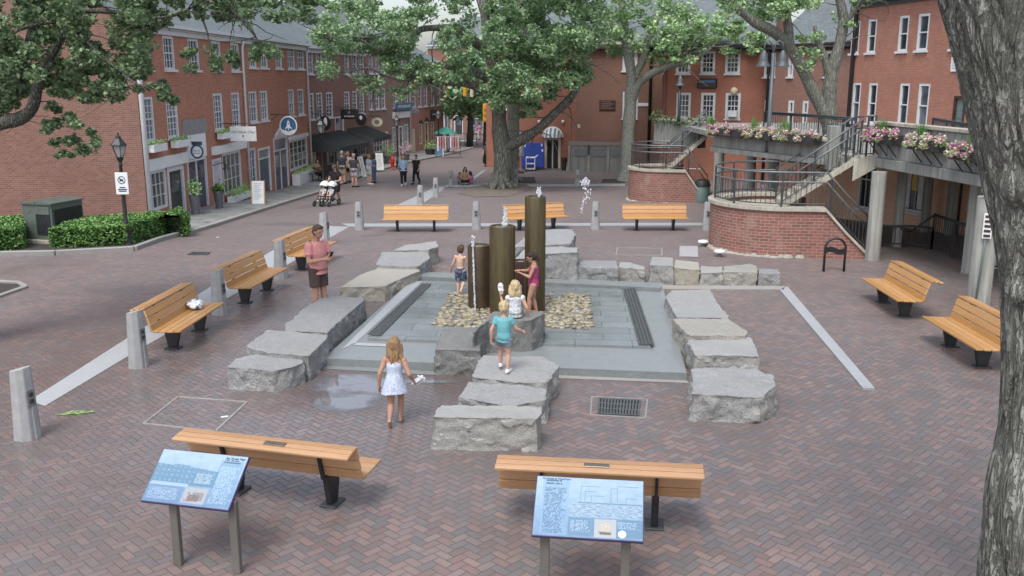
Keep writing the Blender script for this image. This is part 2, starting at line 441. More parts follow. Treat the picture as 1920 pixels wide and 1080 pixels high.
def shopglass():
    t = MT('lit shop window glass'); p = t.co(); X, Y, Z = t.xyz(p)
    n = t.noise(t.comb(X * 6, Y * 6, Z * 1.2), 1.2, 3); oi = N(t.nt, t.n('ObjectInfo').outputs['Random'])
    c = t.ramp(n, [(.3, (.02, .024, .03)), (.5, (.06, .065, .065)), (.62, (.16, .15, .12)), (.75, (.3, .28, .22))])
    return t.set(c, .08, 0, .7)
M['shopglass'] = shopglass()
M['mulch'] = paint('dark mulch', (.05, .042, .038), .95, 0, .5, 12, .9, 30)
M['dirt'] = paint('dry root dirt', (.17, .145, .12), .95, 0, .35, 5, .8, 22)
GAIN = 2.9
def leaf(name, a, b, c, trans=.25):
    t = MT(name); a, b, c = [tuple(min(.8, x * GAIN) for x in q) for q in (a, b, c)]; g = t.n('NewGeometry'); r = N(t.nt, g.outputs['Random Per Island'])
    big = t.noise(t.pos(), .45, 3)
    cc = t.ramp(r * .65 + big * .5, [(.15, a), (.5, b), (.85, c)])
    d = t.n('BsdfDiffuse'); tr = t.n('BsdfTranslucent'); gl = t.n('BsdfGlossy'); gl.inputs['Roughness'].default_value = .45
    t.link(cc, d.inputs[0]); t.link(cc, tr.inputs[0])
    m1 = t.n('MixShader'); m1.inputs[0].default_value = trans; t.link(d.outputs[0], m1.inputs[1]); t.link(tr.outputs[0], m1.inputs[2])
    m2 = t.n('MixShader'); m2.inputs[0].default_value = .02; t.link(m1.outputs[0], m2.inputs[1]); t.link(gl.outputs[0], m2.inputs[2])
    t.link(m2.outputs[0], t.nt.nodes['Material Output'].inputs[0])
    return t.m
M['leaf_maple'] = leaf('maple leaf', (.052, .085, .048), (.085, .13, .072), (.12, .165, .09))
M['leaf_near'] = leaf('near dark leaf', (.032, .052, .03), (.058, .086, .048), (.095, .13, .07))
M['leaf_locust'] = leaf('locust leaflet', (.05, .085, .05), (.1, .155, .08), (.17, .22, .11))
M['leaf_far'] = leaf('far soft leaf', (.05, .085, .05), (.09, .14, .08), (.14, .19, .11))
M['leaf_hedge'] = leaf('yew hedge needle', (.012, .03, .01), (.035, .075, .022), (.085, .14, .045), .1)
M['leaf_pot'] = leaf('potted plant leaf', (.04, .08, .03), (.1, .17, .06), (.2, .26, .12))
GAIN = 1.0
M['petal_pink'] = leaf('pink petunia petal', (.5, .08, .25), (.65, .25, .45), (.75, .6, .68), .3)
M['petal_pale'] = leaf('pale mixed petal', (.6, .16, .36), (.68, .42, .46), (.75, .74, .7), .3)
def bark(name, a, b, scale=1.0, depth=.05):
    t = MT(name); a, b = [tuple(x * 1.7 for x in q) for q in (a, b)]; p = t.co(); X, Y, Z = t.xyz(p)
    w = t.noise(p, 1.2 * scale, 3); v = t.n('TexVoronoi', feature='DISTANCE_TO_EDGE'); v.inputs['Scale'].default_value = 1
    t.link(t.comb((X + w * .25) * 13 * scale, (Y + w * .25) * 13 * scale, Z * 2.1 * scale), v.inputs['Vector'])
    e = t.rng(N(t.nt, v.outputs[0]), 0, .3, 0, 1); n = t.noise(t.comb(X * 10, Y * 10, Z * 3), 3 * scale, 6, .75)
    c = t.ramp(e * .6 + n * .5, [(.25, a), (.6, b), (.9, tuple(min(1, x * 1.3) for x in b))])
    c = t.mix(t.rng(t.noise(p, 1.7, 4), .5, .72, 0, .5), c, (b[0] * .8, b[1] * .95, b[2] * .65))
    t.bump(e * .9 + n * .6, .9, depth)
    return t.set(c, .9, 0, .2)
M['bark'] = bark('furrowed bark', (.05, .05, .044), (.165, .165, .145), 1.0, .06)
def bark_big():
    t = MT('deeply furrowed grey bark'); p = t.co(); X, Y, Z = t.xyz(p)
    q = t.comb(X * 9, Y * 9, Z * 1.15); f = t.noise(q, 1.0, 3, .55, .35); g = t.noise(t.comb(X * 21, Y * 21, Z * 4.5), 1.0, 4, .7, .4); m = t.noise(p, 38, 4, .75); big = t.noise(p, 1.6, 4)
    crack = t.rng((f - .5)._m('ABSOLUTE'), .0, .075, 0, 1); cr2 = t.rng((g - .5)._m('ABSOLUTE'), .0, .06, .45, 1); h = crack * cr2
    c = t.ramp(h * .75 + m * .4, [(.12, (.12, .118, .104)), (.42, (.245, .245, .218)), (.8, (.36, .365, .325)), (1, (.44, .445, .4))])
    c = t.mix(t.rng(big, .45, .7, 0, .5), c, (.2, .21, .165)); c = t.mix(t.rng(t.noise(p, 6, 4), .62, .72, 0, .55), c, (.3, .31, .27))
    t.bump(h * 1.2 + m * .45 + g * .5, 1.0, .05); return t.set(c, .9, 0, .2)
M['bark_big'] = bark_big()
M['bark_smooth'] = bark('smooth grey bark', (.1, .105, .095), (.18, .185, .165), 1.6, .02)
M['bark_mid'] = bark('brown grey smooth bark', (.055, .054, .048), (.105, .103, .092), 1.3, .02)
M['bark_dark'] = bark('dark limb bark', (.03, .03, .027), (.075, .075, .065), 1.4, .03)
def cobble():
    t = MT('river pebbles'); r = N(t.nt, t.n('NewGeometry').outputs['Random Per Island']); n = t.noise(t.pos(), 14, 3)
    c = t.ramp(r + (n - .5) * .3, [(0, (.15, .13, .09)), (.3, (.27, .225, .15)), (.55, (.36, .315, .22)), (.8, (.22, .195, .14)), (1, (.4, .37, .29))])
    return t.set(c, .38, 0, .5)
M['cobble'] = cobble()
M['grate'] = paint('dark cast grate', (.12, .13, .13), .45, .4, .3, 10, .2)
M['steel_edge'] = paint('dull steel edging', (.36, .35, .33), .45, .3, .2, 6, .05)
M['water'] = MT('still puddle water').set((.02, .022, .025), .02, 0, .8)
def foam():
    t = MT('falling water'); n = t.noise(t.co(), 30, 3)
    return t.set(t.ramp(n, [(.3, (.7, .74, .8)), (.7, (.95, .97, 1))]), .12, 0, .9, Transmission_Weight=.45, Alpha=.88)
M['foam'] = foam()
M['red'] = paint('hydrant red', (.5, .03, .03), .35)
M['blue'] = paint('bright blue panel', (.03, .07, .36), .4, 0, .15, 4, .05)
M['skyblue'] = paint('sign blue', (.04, .13, .25), .4, 0, .05, 4, 0)
M['plastic_w'] = paint('white plastic', (.7, .72, .74), .4, 0, .06, 4, 0)
M['yellow'] = paint('signal yellow', (.6, .33, .04), .4, 0, .1, 4, 0)
M['awning'] = paint('black green canvas', (.045, .053, .056), .8, 0, .2, 3, .2, 60)
M['can_green'] = paint('grey green bin', (.14, .2, .19), .4, 0, .1, 4, .05)
M['bin_dark'] = paint('dark bin plastic', (.03, .032, .036), .45)
M['panel_grey'] = paint('socket cover grey', (.16, .17, .18), .4, .4, .1, 8, 0)
M['post_metal'] = paint('taupe post enamel', (.145, .135, .122), .5, .2, .12, 3, .05)
M['pot'] = paint('grey tall pot', (.11, .115, .125), .6, 0, .2, 5, .1)
M['lampglass'] = MT('lantern glass').set((.55, .56, .56), .1, 0, .6, Transmission_Weight=.5)
M['lamp_dark'] = paint('aged lamp green black', (.02, .028, .027), .4, .2, .2, 6, .05)
M['lamp_grey'] = paint('grey twin lamp enamel', (.085, .1, .11), .45, .2, .1, 5, .05)
M['terra'] = paint('dark flower box', (.045, .042, .045), .6)
M['warmglass'] = MT('warm lit pane').set((.5, .4, .12), .2, 0, .5)
M['stripe'] = paint('grey green stripe', (.17, .24, .25), .7, 0, .1, 4, 0)
M['dark_cornice'] = paint('dark metal cornice', (.06, .06, .065), .5)
M['copper'] = paint('painted red pipe', (.22, .1, .075), .5)
M['brick_mauve2'] = brick('mauve brick recess', (.21, .1, .085), (.17, .085, .072), (.2, .13, .115))
M['pale_mauve'] = paint('faded mauve print', (.45, .38, .45), .6)
M['tan_letter'] = paint('tan raised letters', (.24, .15, .12), .6)
M['brick_lightened'] = brick('brick lightened against the walkway shade', (.62, .33, .22), (.56, .28, .19), (.58, .47, .4))  # colour raised to make up for the missing light under the walkway
GAIN = 1.3
M['leaf_ivy'] = leaf('ivy leaf', (.05, .085, .04), (.09, .14, .06), (.15, .2, .1))
GAIN = 1.0
# ------------------------------------------------------------------ people
def skin(name, c):
    t = MT(name); n = t.noise(t.co(), 14, 3)
    cc = t.ramp(n, [(.3, tuple(x * .88 for x in c)), (.7, c)])
    t.set(cc, .5, 0, .4); t.b.inputs['Subsurface Weight'].default_value = .08; return t.m
def cloth(name, c, pat=None):
    t = MT(name); p = t.co(); n = t.noise(p, 5, 4); f = t.noise(p, 60, 3)
    cc = t.ramp(n, [(.3, tuple(x * .8 for x in c)), (.7, c)])
    if pat: cc = t.mix(t.rng(t.noise(p, pat[1], 3), .5, .56, 0, 1), cc, pat[0])
    t.bump(n * .9 + f * .15, .5, .03); return t.set(cc, .85, 0, .25)
def hairm(name, c):
    t = MT(name); X, Y, Z = t.xyz(t.co()); n = t.noise(t.comb(X * 70, Y * 70, Z * 8), 1.3, 4, .7)
    t.bump(n, .7, .015); return t.set(t.ramp(n, [(.3, tuple(x * .5 for x in c)), (.55, c), (.8, tuple(min(1, x * 1.5) for x in c))]), .55, 0, .4)
SK = {'fair': skin('fair skin', (.56, .33, .24)), 'tan': skin('tanned skin', (.42, .235, .165)), 'pale': skin('pale skin', (.62, .4, .31))}
HR = {'blond': hairm('blond hair', (.55, .43, .25)), 'sand': hairm('sandy brown hair', (.3, .19, .1)), 'brown': hairm('brown hair', (.1, .06, .038)), 'dark': hairm('dark hair', (.03, .022, .02)), 'grey': hairm('grey hair', (.4, .39, .37))}
EYE = paint('eye dark', (.02, .018, .016), .2, 0, .1, 5, 0); LIP = paint('lip', (.36, .13, .11), .5, 0, .1, 5, 0)
CL = {k: cloth(k, *v) for k, v in {'salmon polo': ((.68, .3, .29),), 'brown shorts': ((.085, .06, .055),), 'pale dress': ((.42, .48, .62), ((.52, .57, .7), 40)), 'turquoise tee': ((.16, .42, .46),), 'grey shorts': ((.2, .23, .27),), 'white print top': ((.68, .69, .71), ((.35, .38, .42), 34)),
      'magenta suit': ((.4, .05, .13), ((.28, .06, .2), 30)), 'navy shorts': ((.045, .06, .12), ((.2, .22, .3), 30)), 'black tee': ((.02, .02, .024),), 'navy polo': ((.05, .065, .09),), 'khaki shorts': ((.4, .33, .24),), 'charcoal tee': ((.07, .072, .078),), 'lilac shorts': ((.45, .43, .5),), 'blue grey top': ((.3, .36, .46), ((.5, .54, .6), 20)),
      'denim': ((.13, .2, .33),), 'light blue top': ((.34, .48, .68),), 'black trousers': ((.02, .02, .022),), 'tan top': ((.45, .3, .2),), 'pink top': ((.6, .2, .38),), 'white shoe': ((.75, .75, .76),), 'dark shoe': ((.03, .03, .032),), 'grey top': ((.2, .21, .22),), 'pale legs': ((.5, .5, .52),), 'red floral': ((.5, .25, .25), ((.7, .66, .62), 24))}.items()}
def bake(mb, vox, smooth=3, sm=.5):
    me = mb.mesh('tmp'); o = bpy.data.objects.new('tmp', me); col.objects.link(o)
    r = o.modifiers.new('r', 'REMESH'); r.mode = 'VOXEL'; r.voxel_size = vox; r.use_smooth_shade = True
    if smooth: s = o.modifiers.new('s', 'SMOOTH'); s.iterations = smooth; s.factor = sm
    bpy.context.view_layer.update()
    out = bpy.data.meshes.new_from_object(o.evaluated_get(bpy.context.evaluated_depsgraph_get()))
    bpy.data.objects.remove(o); bpy.data.meshes.remove(me); return out
def loft(mb, secs, n=20):
    """secs: (centre, right vector, forward vector) ellipses"""
    vs = [c + r * math.cos(a) + f * math.sin(a) for c, r, f in secs for a in [6.2832 * j / n for j in range(n)]]
    k = len(secs)
    mb.add(vs, [(i * n + j, i * n + (j + 1) % n, (i + 1) * n + (j + 1) % n, (i + 1) * n + j) for i in range(k - 1) for j in range(n)] + [list(range(n))[::-1], [(k - 1) * n + j for j in range(n)]])
def taper(mb, a, b, ra, rb, n=12, round_=True, mid=None):
    a, b = V(a), V(b); pts = [a, a.lerp(b, .35), b]; rr = [ra, mid or (ra * .65 + rb * .35), rb]
    mb.tube(pts, rr, n)
    if round_: mb.ball(a, ra, n, 8); mb.ball(b, rb, n, 8)
def hand(mb, w, d, up, H, curl=.5, side=1, k=1.0):
    """palm and five fingers from the wrist along d; 'up' is the back of the hand"""
    d = d.normalized(); up = (up - d * up.dot(d)).normalized(); x = d.cross(up) * side; s = H * k
    pl = .052 * s; c = w + d * pl
    vs = []
    for f, wd, th in ((0, .016, .012), (.5, .022, .0125), (1, .024, .011)): vs.append((w + d * pl * f, x * wd * s, up * th * s))
    loft(mb, vs, 12)
    for i, (off, L) in enumerate(((-.018, .05), (-.006, .057), (.006, .053), (.0175, .042))):
        p = c + x * off * s - d * .004 * s; q = [p]; ang = 0.0; dd = (d + x * off * 7).normalized()
        for j in range(3):
            ang += curl * (.55, .75, .5)[j] + .06 * i * curl
            v = dd * math.cos(ang) - up * math.sin(ang); q.append(q[-1] + v * L * s * (.42, .33, .25)[j])
        mb.tube(q, [.0062 * s, .006 * s, .0055 * s, .0045 * s], 7)
    p = w + d * .018 * s - x * .015 * s; a = (d * .7 - x * .65 - up * .25 * curl).normalized(); b_ = (d * .85 - x * .2 - up * .55 * curl).normalized()
    mb.tube([p, p + a * .026 * s, p + a * .026 * s + b_ * .024 * s], [.0085 * s, .0075 * s, .0055 * s], 7)
def person(label, loc, fwd, H, J=None, hs=.135, sex='m', tone='fair', hair='brown', long_=0.0, top='black tee', bottom='khaki shorts', shoes=None, sleeve=.55, leg=.55, dress=None, near=False, head_turn=0.0, head_tilt=0.0, curl=(.6, .6), group=None, bare_top=False, suit=False, cap=None, bald=False, ponytail=False, fine=None, loose=1.0, updir=None):
    t = thing('person', label, 'person', loc, math.atan2(fwd[1], fwd[0]) - math.pi / 2, group)
    hz = 1 - hs; child = hs > .15
    sx = .112 if sex == 'm' else .1
    if child: sx = .1
    nz = hz - (.035 if not child else .03)
    D = dict(pelvis=(0, 0, .53), waist=(0, .004, .62), chest=(0, .0, nz - .13), up=(0, -.005, nz - .05), neck=(0, -.008, nz), head=(0, .012, hz + hs * .5),
             shR=(sx, -.004, nz - .045), shL=(-sx, -.004, nz - .045), elR=(sx + .035, -.015, nz - .21), elL=(-sx - .035, -.015, nz - .21), wrR=(sx + .045, .03, nz - .36), wrL=(-sx - .045, .03, nz - .36),
             hipR=(.05, 0, .52), hipL=(-.05, 0, .52), knR=(.055, .012, .285), knL=(-.055, .012, .285), anR=(.058, -.01, .045), anL=(-.058, -.01, .045))
    if child:
        for k in ('pelvis', 'hipR', 'hipL'): D[k] = (D[k][0], D[k][1], D[k][2] - .04)
        for k in ('waist',): D[k] = (0, 0, .575)
        for k in ('knR', 'knL'): D[k] = (D[k][0], D[k][1], .262)
    if J: D.update(J)
    D = {k: V(v) * H for k, v in D.items()}
    fat = 1.08 if child else 1.0
    vox = H * ((fine or .0062) if near else .0095)
    ff = lambda k: .06 * H
    ax = V((1, 0, 0)); ay = V((0, 1, 0))
    tors = (D['up'] - D['pelvis']).normalized(); rt = (D['shR'] - D['shL']).normalized(); fw = tors.cross(rt) * -1
    if fw.y < 0 and abs(fw.y) > .2 and not updir: fw = -fw
    w_ = {'m': (.092, .096, .085, .1, .1), 'f': (.096, .098, .074, .088, .088)}[sex]
    if child: w_ = (.082, .085, .076, .082, .086)
    dp = (.07, .072, .06, .066, .05)
    hr = (D['hipR'] - D['hipL']).normalized()
    def secs(g=0.0, z0=0):
        cs = [D['pelvis'] - tors * .035 * H, D['pelvis'] + tors * .02 * H, D['waist'], D['chest'], D['up']]
        return [(c, (hr if i < 2 else rt) * (w_[i] * H + g), fw * (dp[i] * H * fat + g)) for i, c in enumerate(cs)][z0:]
    mb = MB()
    loft(mb, secs() + [(D['up'] + tors * .03 * H, rt * .06 * H, fw * .042 * H), (D['neck'], rt * .034 * H * fat, fw * .036 * H * fat)])
    hd = D['head']; up_h = (Matrix.Rotation(head_tilt, 3, 'X') @ V((0, 0, 1))); hf = Matrix.Rotation(head_turn, 3, 'Z') @ (Matrix.Rotation(head_tilt, 3, 'X') @ V((0, 1, 0)))
    if updir: hf = V(updir).normalized(); up_h = (V((0, 0, 1)) - hf * hf.z).normalized()
    hr_ = hf.cross(up_h).normalized(); h = hs * H; Rm = Matrix((hr_, hf, up_h)).transposed()
    mb.tube([D['neck'] - tors * .02 * H, hd - up_h * h * .3 - hf * h * .08], [.034 * H * fat, .031 * H * fat], 12)
    mb.ball(hd + up_h * h * .08 - hf * h * .03, (h * .375, h * .45, h * .42), 16, 12, Rm); mb.ball(hd - up_h * h * .2 + hf * h * .08, (h * .27, h * .31, h * .3), 14, 10, Rm)
    mb.tube([hd + hf * h * .38 + up_h * h * .04, hd + hf * h * .5 - up_h * h * .1], [h * .035, h * .07], 8)
    for s in (-1, 1): mb.ball(hd + hr_ * s * h * .375 - hf * h * .03 - up_h * h * .02, (h * .04, h * .08, h * .12), 8, 6, Rm)
    for s in 'RL':
        sg = 1 if s == 'R' else -1
        mb.ball(D['sh' + s], .036 * H * fat, 12, 8)
        taper(mb, D['sh' + s], D['el' + s], .033 * H, .0245 * H, mid=.031 * H); taper(mb, D['el' + s], D['wr' + s], .0245 * H, .0165 * H, mid=.0255 * H)
        d = D['wr' + s] - D['el' + s]; upv = V((sg, .25, .15)) if abs(d.normalized().x) < .75 else V((0, .3, 1))
        if ('hu' + s) in D: upv = D['hu' + s]
        hand(mb, D['wr' + s], d, upv, H, curl[0 if s == 'R' else 1], 1 if sg > 0 else -1, 1.05 if child else 1.0)
        taper(mb, D['hip' + s], D['kn' + s], .056 * H * fat, .034 * H, mid=.053 * H); taper(mb, D['kn' + s], D['an' + s], .034 * H, .0205 * H, mid=.037 * H)
        an = D['an' + s]; fd = D.get('ft' + s, V((sg * .25, 1, 0)) * H).normalized(); dn = V((0, 0, -1)); dn = (dn - fd * dn.dot(fd)).normalized()
        mb.tube([an - fd * .025 * H + dn * .02 * H, an + fd * .03 * H + dn * .022 * H, an + fd * .085 * H + dn * .03 * H, an + fd * .125 * H + dn * .033 * H], [.02 * H, .025 * H, .02 * H, .012 * H], 10); mb.ball(an, .022 * H, 10, 8)
    me = bake(mb, vox, 2)
    bm = bmesh.new(); bm.from_mesh(me)
    def blob(c, r, mi):
        g = MB().ball(c, r, 8, 6, Rm); q = [bm.verts.new(v) for v in g.v]
        for f in g.f: nf = bm.faces.new([q[i] for i in f]); nf.material_index = mi; nf.smooth = True
    for s in (-1, 1): blob(hd + hf * h * .375 + hr_ * s * h * .155 + up_h * h * .03, (h * .055, h * .035, h * .032), 1); blob(hd + hf * h * .4 + hr_ * s * h * .155 + up_h * h * .115, (h * .085, h * .02, h * .016), 3)
    blob(hd + hf * h * .375 - up_h * h * .26, (h * .11, h * .03, h * .022), 2)
    bm.to_mesh(me); bm.free()
    for m in (SK[tone], EYE, LIP, HR[hair]): me.materials.append(m)
    o = bpy.data.objects.new('body', me); col.objects.link(o); o.parent = t
    def part(mb, name, m, sm=2, v=None):
        me = bake(mb, v or vox * 1.15, sm); me.materials.append(m); ob = bpy.data.objects.new(name, me); col.objects.link(ob); ob.parent = t; return ob
    g = .011 * H * loose
    if not bare_top and not dress:
        mb = MB(); S = secs(g)
        if suit: S = [(D['pelvis'] - tors * .075 * H, hr * .035 * H, fw * .05 * H)] + S
        hem = S[0][0] - tors * .02 * H if not suit else S[0][0]
        loft(mb, [(hem, S[0][1] * 1.03, S[0][2] * 1.03)] + S + ([(D['up'] + tors * .03 * H, rt * .07 * H, fw * .05 * H), (D['up'] + tors * .042 * H, rt * .043 * H, fw * .045 * H)] if not suit else [(D['up'] + tors * .005 * H, rt * .07 * H, fw * .05 * H)]))
        if sleeve:
            for s in 'RL':
                a, e, w2 = D['sh' + s], D['el' + s], D['wr' + s]; mb.ball(a, .043 * H * fat, 12, 8)
                if sleeve <= 1: mb.tube([a, a.lerp(e, sleeve)], [.044 * H, .04 * H], 12)
                else: mb.tube([a, e, e.lerp(w2, sleeve - 1)], [.043 * H, .034 * H, .028 * H], 12)
        if suit:
            for s in (-1, 1): mb.tube([D['up'] + rt * s * .05 * H + fw * .05 * H - tors * .01 * H, D['up'] + rt * s * .05 * H + tors * .045 * H, D['up'] + rt * s * .03 * H - fw * .055 * H - tors * .03 * H], .009 * H, 8)
        part(mb, 'swimsuit' if suit else 'shirt', CL[top])
    if dress:
        mb = MB(); S = secs(g * .8); hm = D['pelvis'] - tors * dress * H; k = 1.0
        loft(mb, [(hm, hr * .15 * H, fw * .125 * H), (D['pelvis'] - tors * dress * .5 * H, hr * .13 * H, fw * .11 * H), (D['waist'] - tors * .01 * H, rt * .088 * H, fw * .075 * H), (D['waist'] + tors * .01 * H, rt * .084 * H, fw * .07 * H), S[3], (D['up'] - tors * .03 * H, rt * .085 * H, fw * .062 * H)])
        part(mb, 'dress', CL[top], 1)
        mb = MB()
        for s in (-1, 1): mb.tube([D['up'] + rt * s * .045 * H + fw * .058 * H - tors * .03 * H, D['up'] + rt * s * .05 * H + tors * .028 * H, D['up'] - fw * .058 * H - tors * .01 * H, D['up'] - rt * s * .035 * H - fw * .066 * H - tors * .045 * H], .0065 * H, 8)
        part(mb, 'straps', CL[top], 0, vox * .8)
    if bottom and not suit:
        mb = MB(); S = secs(g * 1.0)[:2]
        loft(mb, [(D['pelvis'] - tors * .06 * H, hr * .1 * H, fw * .075 * H)] + S + [(D['pelvis'] + tors * .05 * H, hr * (w_[1] * H * .95 + g), fw * (dp[1] * H * .95 + g))])
        for s in 'RL':
            a, k_, an = D['hip' + s], D['kn' + s], D['an' + s]
            if leg <= 1: mb.tube([a + (a - k_).normalized() * .01 * H, a.lerp(k_, leg * .6), a.lerp(k_, leg)], [.068 * H * fat, .063 * H * fat, .06 * H * fat], 14)
            else: mb.tube([a, a.lerp(k_, .6), k_, k_.lerp(an, .35), k_.lerp(an, min(1, leg - 1))], [.066 * H, .055 * H, .044 * H, .044 * H, .036 * H], 14)
        part(mb, 'trousers' if leg > 1 else 'shorts', CL[bottom])
    if shoes:
        for s in 'RL':
            sg = 1 if s == 'R' else -1; an = D['an' + s]; fd = D.get('ft' + s, V((sg * .25, 1, 0)) * H).normalized(); dn = (V((0, 0, -1)) - fd * fd.dot(V((0, 0, -1)))).normalized(); mb = MB()
            mb.tube([an - fd * .035 * H + dn * .022 * H, an + fd * .03 * H + dn * .024 * H, an + fd * .09 * H + dn * .028 * H, an + fd * .14 * H + dn * .032 * H], [.027 * H, .031 * H, .027 * H, .014 * H], 10); mb.ball(an + dn * .008 * H, .027 * H, 8, 6); part(mb, 'shoe', CL[shoes], 1)
    if not bald:
        mb = MB(); back = -hf
        mb.ball(hd + up_h * h * .17 + back * h * .09, (h * .415, h * .43, h * .4), 18, 12, Rm); mb.ball(hd + up_h * h * .0 + back * h * .2, (h * .38, h * .33, h * .4), 16, 10, Rm)
        mb.ball(hd + up_h * h * .36 + hf * h * .2, (h * .33, h * .2, h * .17), 12, 8, Rm)
        if long_:
            rnd = random.Random(int(H * 1000)); base = hd + back * h * .34
            if ponytail: mb.tube([base + up_h * h * .15, base + back * h * .22, base + back * h * .2 - up_h * long_ * H * .6, base + back * h * .1 - up_h * long_ * H], [h * .1, h * .13, h * .14, h * .05], 10)
            else:
                for k in range(13):
                    a = -1.55 + 3.1 * k / 12; dx = hr_ * math.sin(a) * h * .4 + back * (math.cos(a) * h * .36 - h * .05)
                    p0 = hd + dx + up_h * h * .1; p1 = hd + dx * 1.12 - up_h * h * .45 + V((rnd.uniform(-1, 1), rnd.uniform(-1, 1), 0)) * h * .06; p2 = hd + dx * 1.05 + back * h * .1 - up_h * (long_ * H * rnd.uniform(.75, 1.1)) + V((rnd.uniform(-1, 1), rnd.uniform(-1, 1), 0)) * h * .14
                    mb.tube([p0, p1, p1.lerp(p2, .6), p2], [h * .12, h * .14, h * .12, h * .04], 8)
        me = bake(mb, vox * 1.1, 1)
        for v in me.vertices:
            p = V(v.co); v.co = p + V(v.normal) * (noise.noise(V((p.x * 55 / H, p.y * 55 / H, p.z * 9 / H))) * h * .05 + noise.noise(p * 12 / H) * h * .03)
        me.materials.append(HR[hair]); ob = bpy.data.objects.new('hair', me); col.objects.link(ob); ob.parent = t
    if cap:
        mb = MB(); mb.ball(hd + up_h * h * .2 - hf * h * .03, (h * .43, h * .48, h * .37), 16, 10, Rm); mb.tube([hd + up_h * h * .22 + hf * h * .3, hd + up_h * h * .17 + hf * h * .72], [h * .3, h * .2], 12); part(mb, 'cap', CL[cap])
    t['H'] = H
    return t, D
def P_at(px, py, z=0.0):
    p = G(px, py) if z == 0 else atz(px, py, z); return p
def height(p, px, pyt): return top_z(px, pyt, p.y) - p.z

# man in the salmon polo
p = P_at(600, 594); H_ = height(p, 598, 421)
man, D_ = person('man in a salmon polo shirt and brown shorts standing behind the cracked slab', p, (.82, -.57), H_, dict(elR=(.15, .03, .625), wrR=(.065, .155, .655), elL=(-.155, .045, .63), wrL=(-.05, .165, .67), huR=(.7, .2, .6), huL=(-.7, .2, .6), head=(0, .03, .925), anL=(-.075, .02, .045)), top='salmon polo', bottom='brown shorts', shoes='dark shoe', leg=.78, sleeve=.62, hair='brown', tone='tan', near=True, head_tilt=-.1, curl=(1.0, 1.0), loose=1.5, long_=.0)
o = MB().box(V((.005, .215, .7)) * H_, (.075, .012, .15), M=Matrix.Rotation(-.5, 3, 'X')).build('mobile_phone', M['black']); o.location = p; o.rotation_euler = (0, 0, man.rotation_euler.z); tag(o, 'dark phone held by the man in the salmon polo', 'phone')
# running girl
p = P_at(742, 796); H_ = height(p, 737, 633) * 1.0
girl, D_ = person('barefoot girl in a pale sundress running away with sandals in her hand', p, (.05, 1), H_, dict(hipR=(.045, .01, .49), hipL=(-.045, -.01, .49), knR=(.05, .1, .285), anR=(.045, .06, .06), ftR=(.1, 1, .05), knL=(-.04, -.03, .25), anL=(-.04, -.135, .1), ftL=(0, .62, -.75), elR=(.17, -.03, .595), wrR=(.2, .055, .5), elL=(-.155, -.035, .6), wrL=(-.17, -.01, .455), pelvis=(0, 0, .5), chest=(0, .02, .67), up=(0, .03, .745), neck=(0, .03, .79), shR=(.1, .03, .735), shL=(-.1, .025, .74), head=(0, .045, .905), waist=(0, .008, .585)), hs=.165, sex='f', tone='tan', hair='sand', long_=.2, dress=.13, top='pale dress', bottom=None, near=True, curl=(1.2, .5), head_turn=-.1)
hm = wm(girl); hp = hm @ (D_['wrR'] + V((.01, .06, -.02)) * H_)
def sandal(name, pts, label, mat='white shoe', s=1.0):
    mb = MB()
    for c, a, tl in pts:
        Mx = Matrix.Rotation(a, 3, 'Z') @ Matrix.Rotation(tl, 3, 'X'); n = 12
        out = [(math.cos(k * 6.283 / n) * .038 * s, math.sin(k * 6.283 / n) * .095 * s) for k in range(n)]
        mb.add([Mx @ V((x * (1 + .25 * (y > 0)), y, z)) + V(c) for z in (-.009, .009) for x, y in out], [list(range(n))[::-1], list(range(n, 2 * n))] + [(k, (k + 1) % n, n + (k + 1) % n, n + k) for k in range(n)])
        for yy in (.045, -.03): mb.tube([Mx @ V((.042 * s * math.cos(b), yy * s, .045 * s * math.sin(b))) + V(c) for b in [math.pi * j / 8 for j in range(9)]], .008 * s, 6)
    o = mb.build(name, CL[mat]); return tag(o, label, 'sandals')
sandal('sandal_pair', [((hp.x + .03, hp.y - .0, hp.z), -1.1, .55), ((hp.x + .05, hp.y + .05, hp.z - .045), -1.25, .6)], 'pair of white sandals in the hand of the running girl', s=1.1)
# climbing boy
p = atz(945, 697, .42); H_ = height(p, 937, 565)
boy, _ = person('blond boy in a turquoise shirt stepping up the rough block', p, (.18, 1), H_, dict(anR=(.055, -.03, .045), knR=(.06, .01, .26), hipR=(.05, 0, .47), anL=(-.075, .13, .075), knL=(-.065, .12, .29), ftL=(-.2, 1, -.25), elR=(.17, .02, .62), wrR=(.235, .09, .57), elL=(-.165, -.05, .6), wrL=(-.17, -.03, .47)), hs=.175, hair='blond', tone='fair', top='turquoise tee', bottom='grey shorts', shoes='white shoe', leg=.5, sleeve=.5, near=True, loose=1.7, curl=(.5, .8))
# seated blonde girl
p = atz(966, 591, .73); H_ = 1.2
gs, D_ = person('blonde girl in a white printed top sitting on the upright block, seen from behind', p - V((0, .0, .5 * H_)), (-.05, 1), H_, dict(pelvis=(0, 0, .54), hipR=(.05, .02, .5), hipL=(-.05, .02, .5), knR=(.075, .24, .5), knL=(-.07, .24, .5), anR=(.07, .26, .28), anL=(-.07, .25, .28), waist=(0, 0, .62), chest=(0, .015, .7), elR=(.16, -.04, .62), wrR=(.19, .02, .49), elL=(-.165, .045, .63), wrL=(-.2, .07, .76), huR=(0, .2, 1), huL=(-1, 0, 0)), hs=.172, sex='f', hair='blond', long_=.17, top='white print top', bottom='grey shorts', near=True, sleeve=.2, leg=.4, curl=(.1, 1.1), loose=1.4, tone='fair')
hp = wm(gs) @ (D_['wrL'] + V((.0, .02, .07)) * H_)
sandal('sandal', [((hp.x, hp.y, hp.z + .05), .4, 1.25)], 'single white sandal held up by the seated blonde girl', s=1.1)
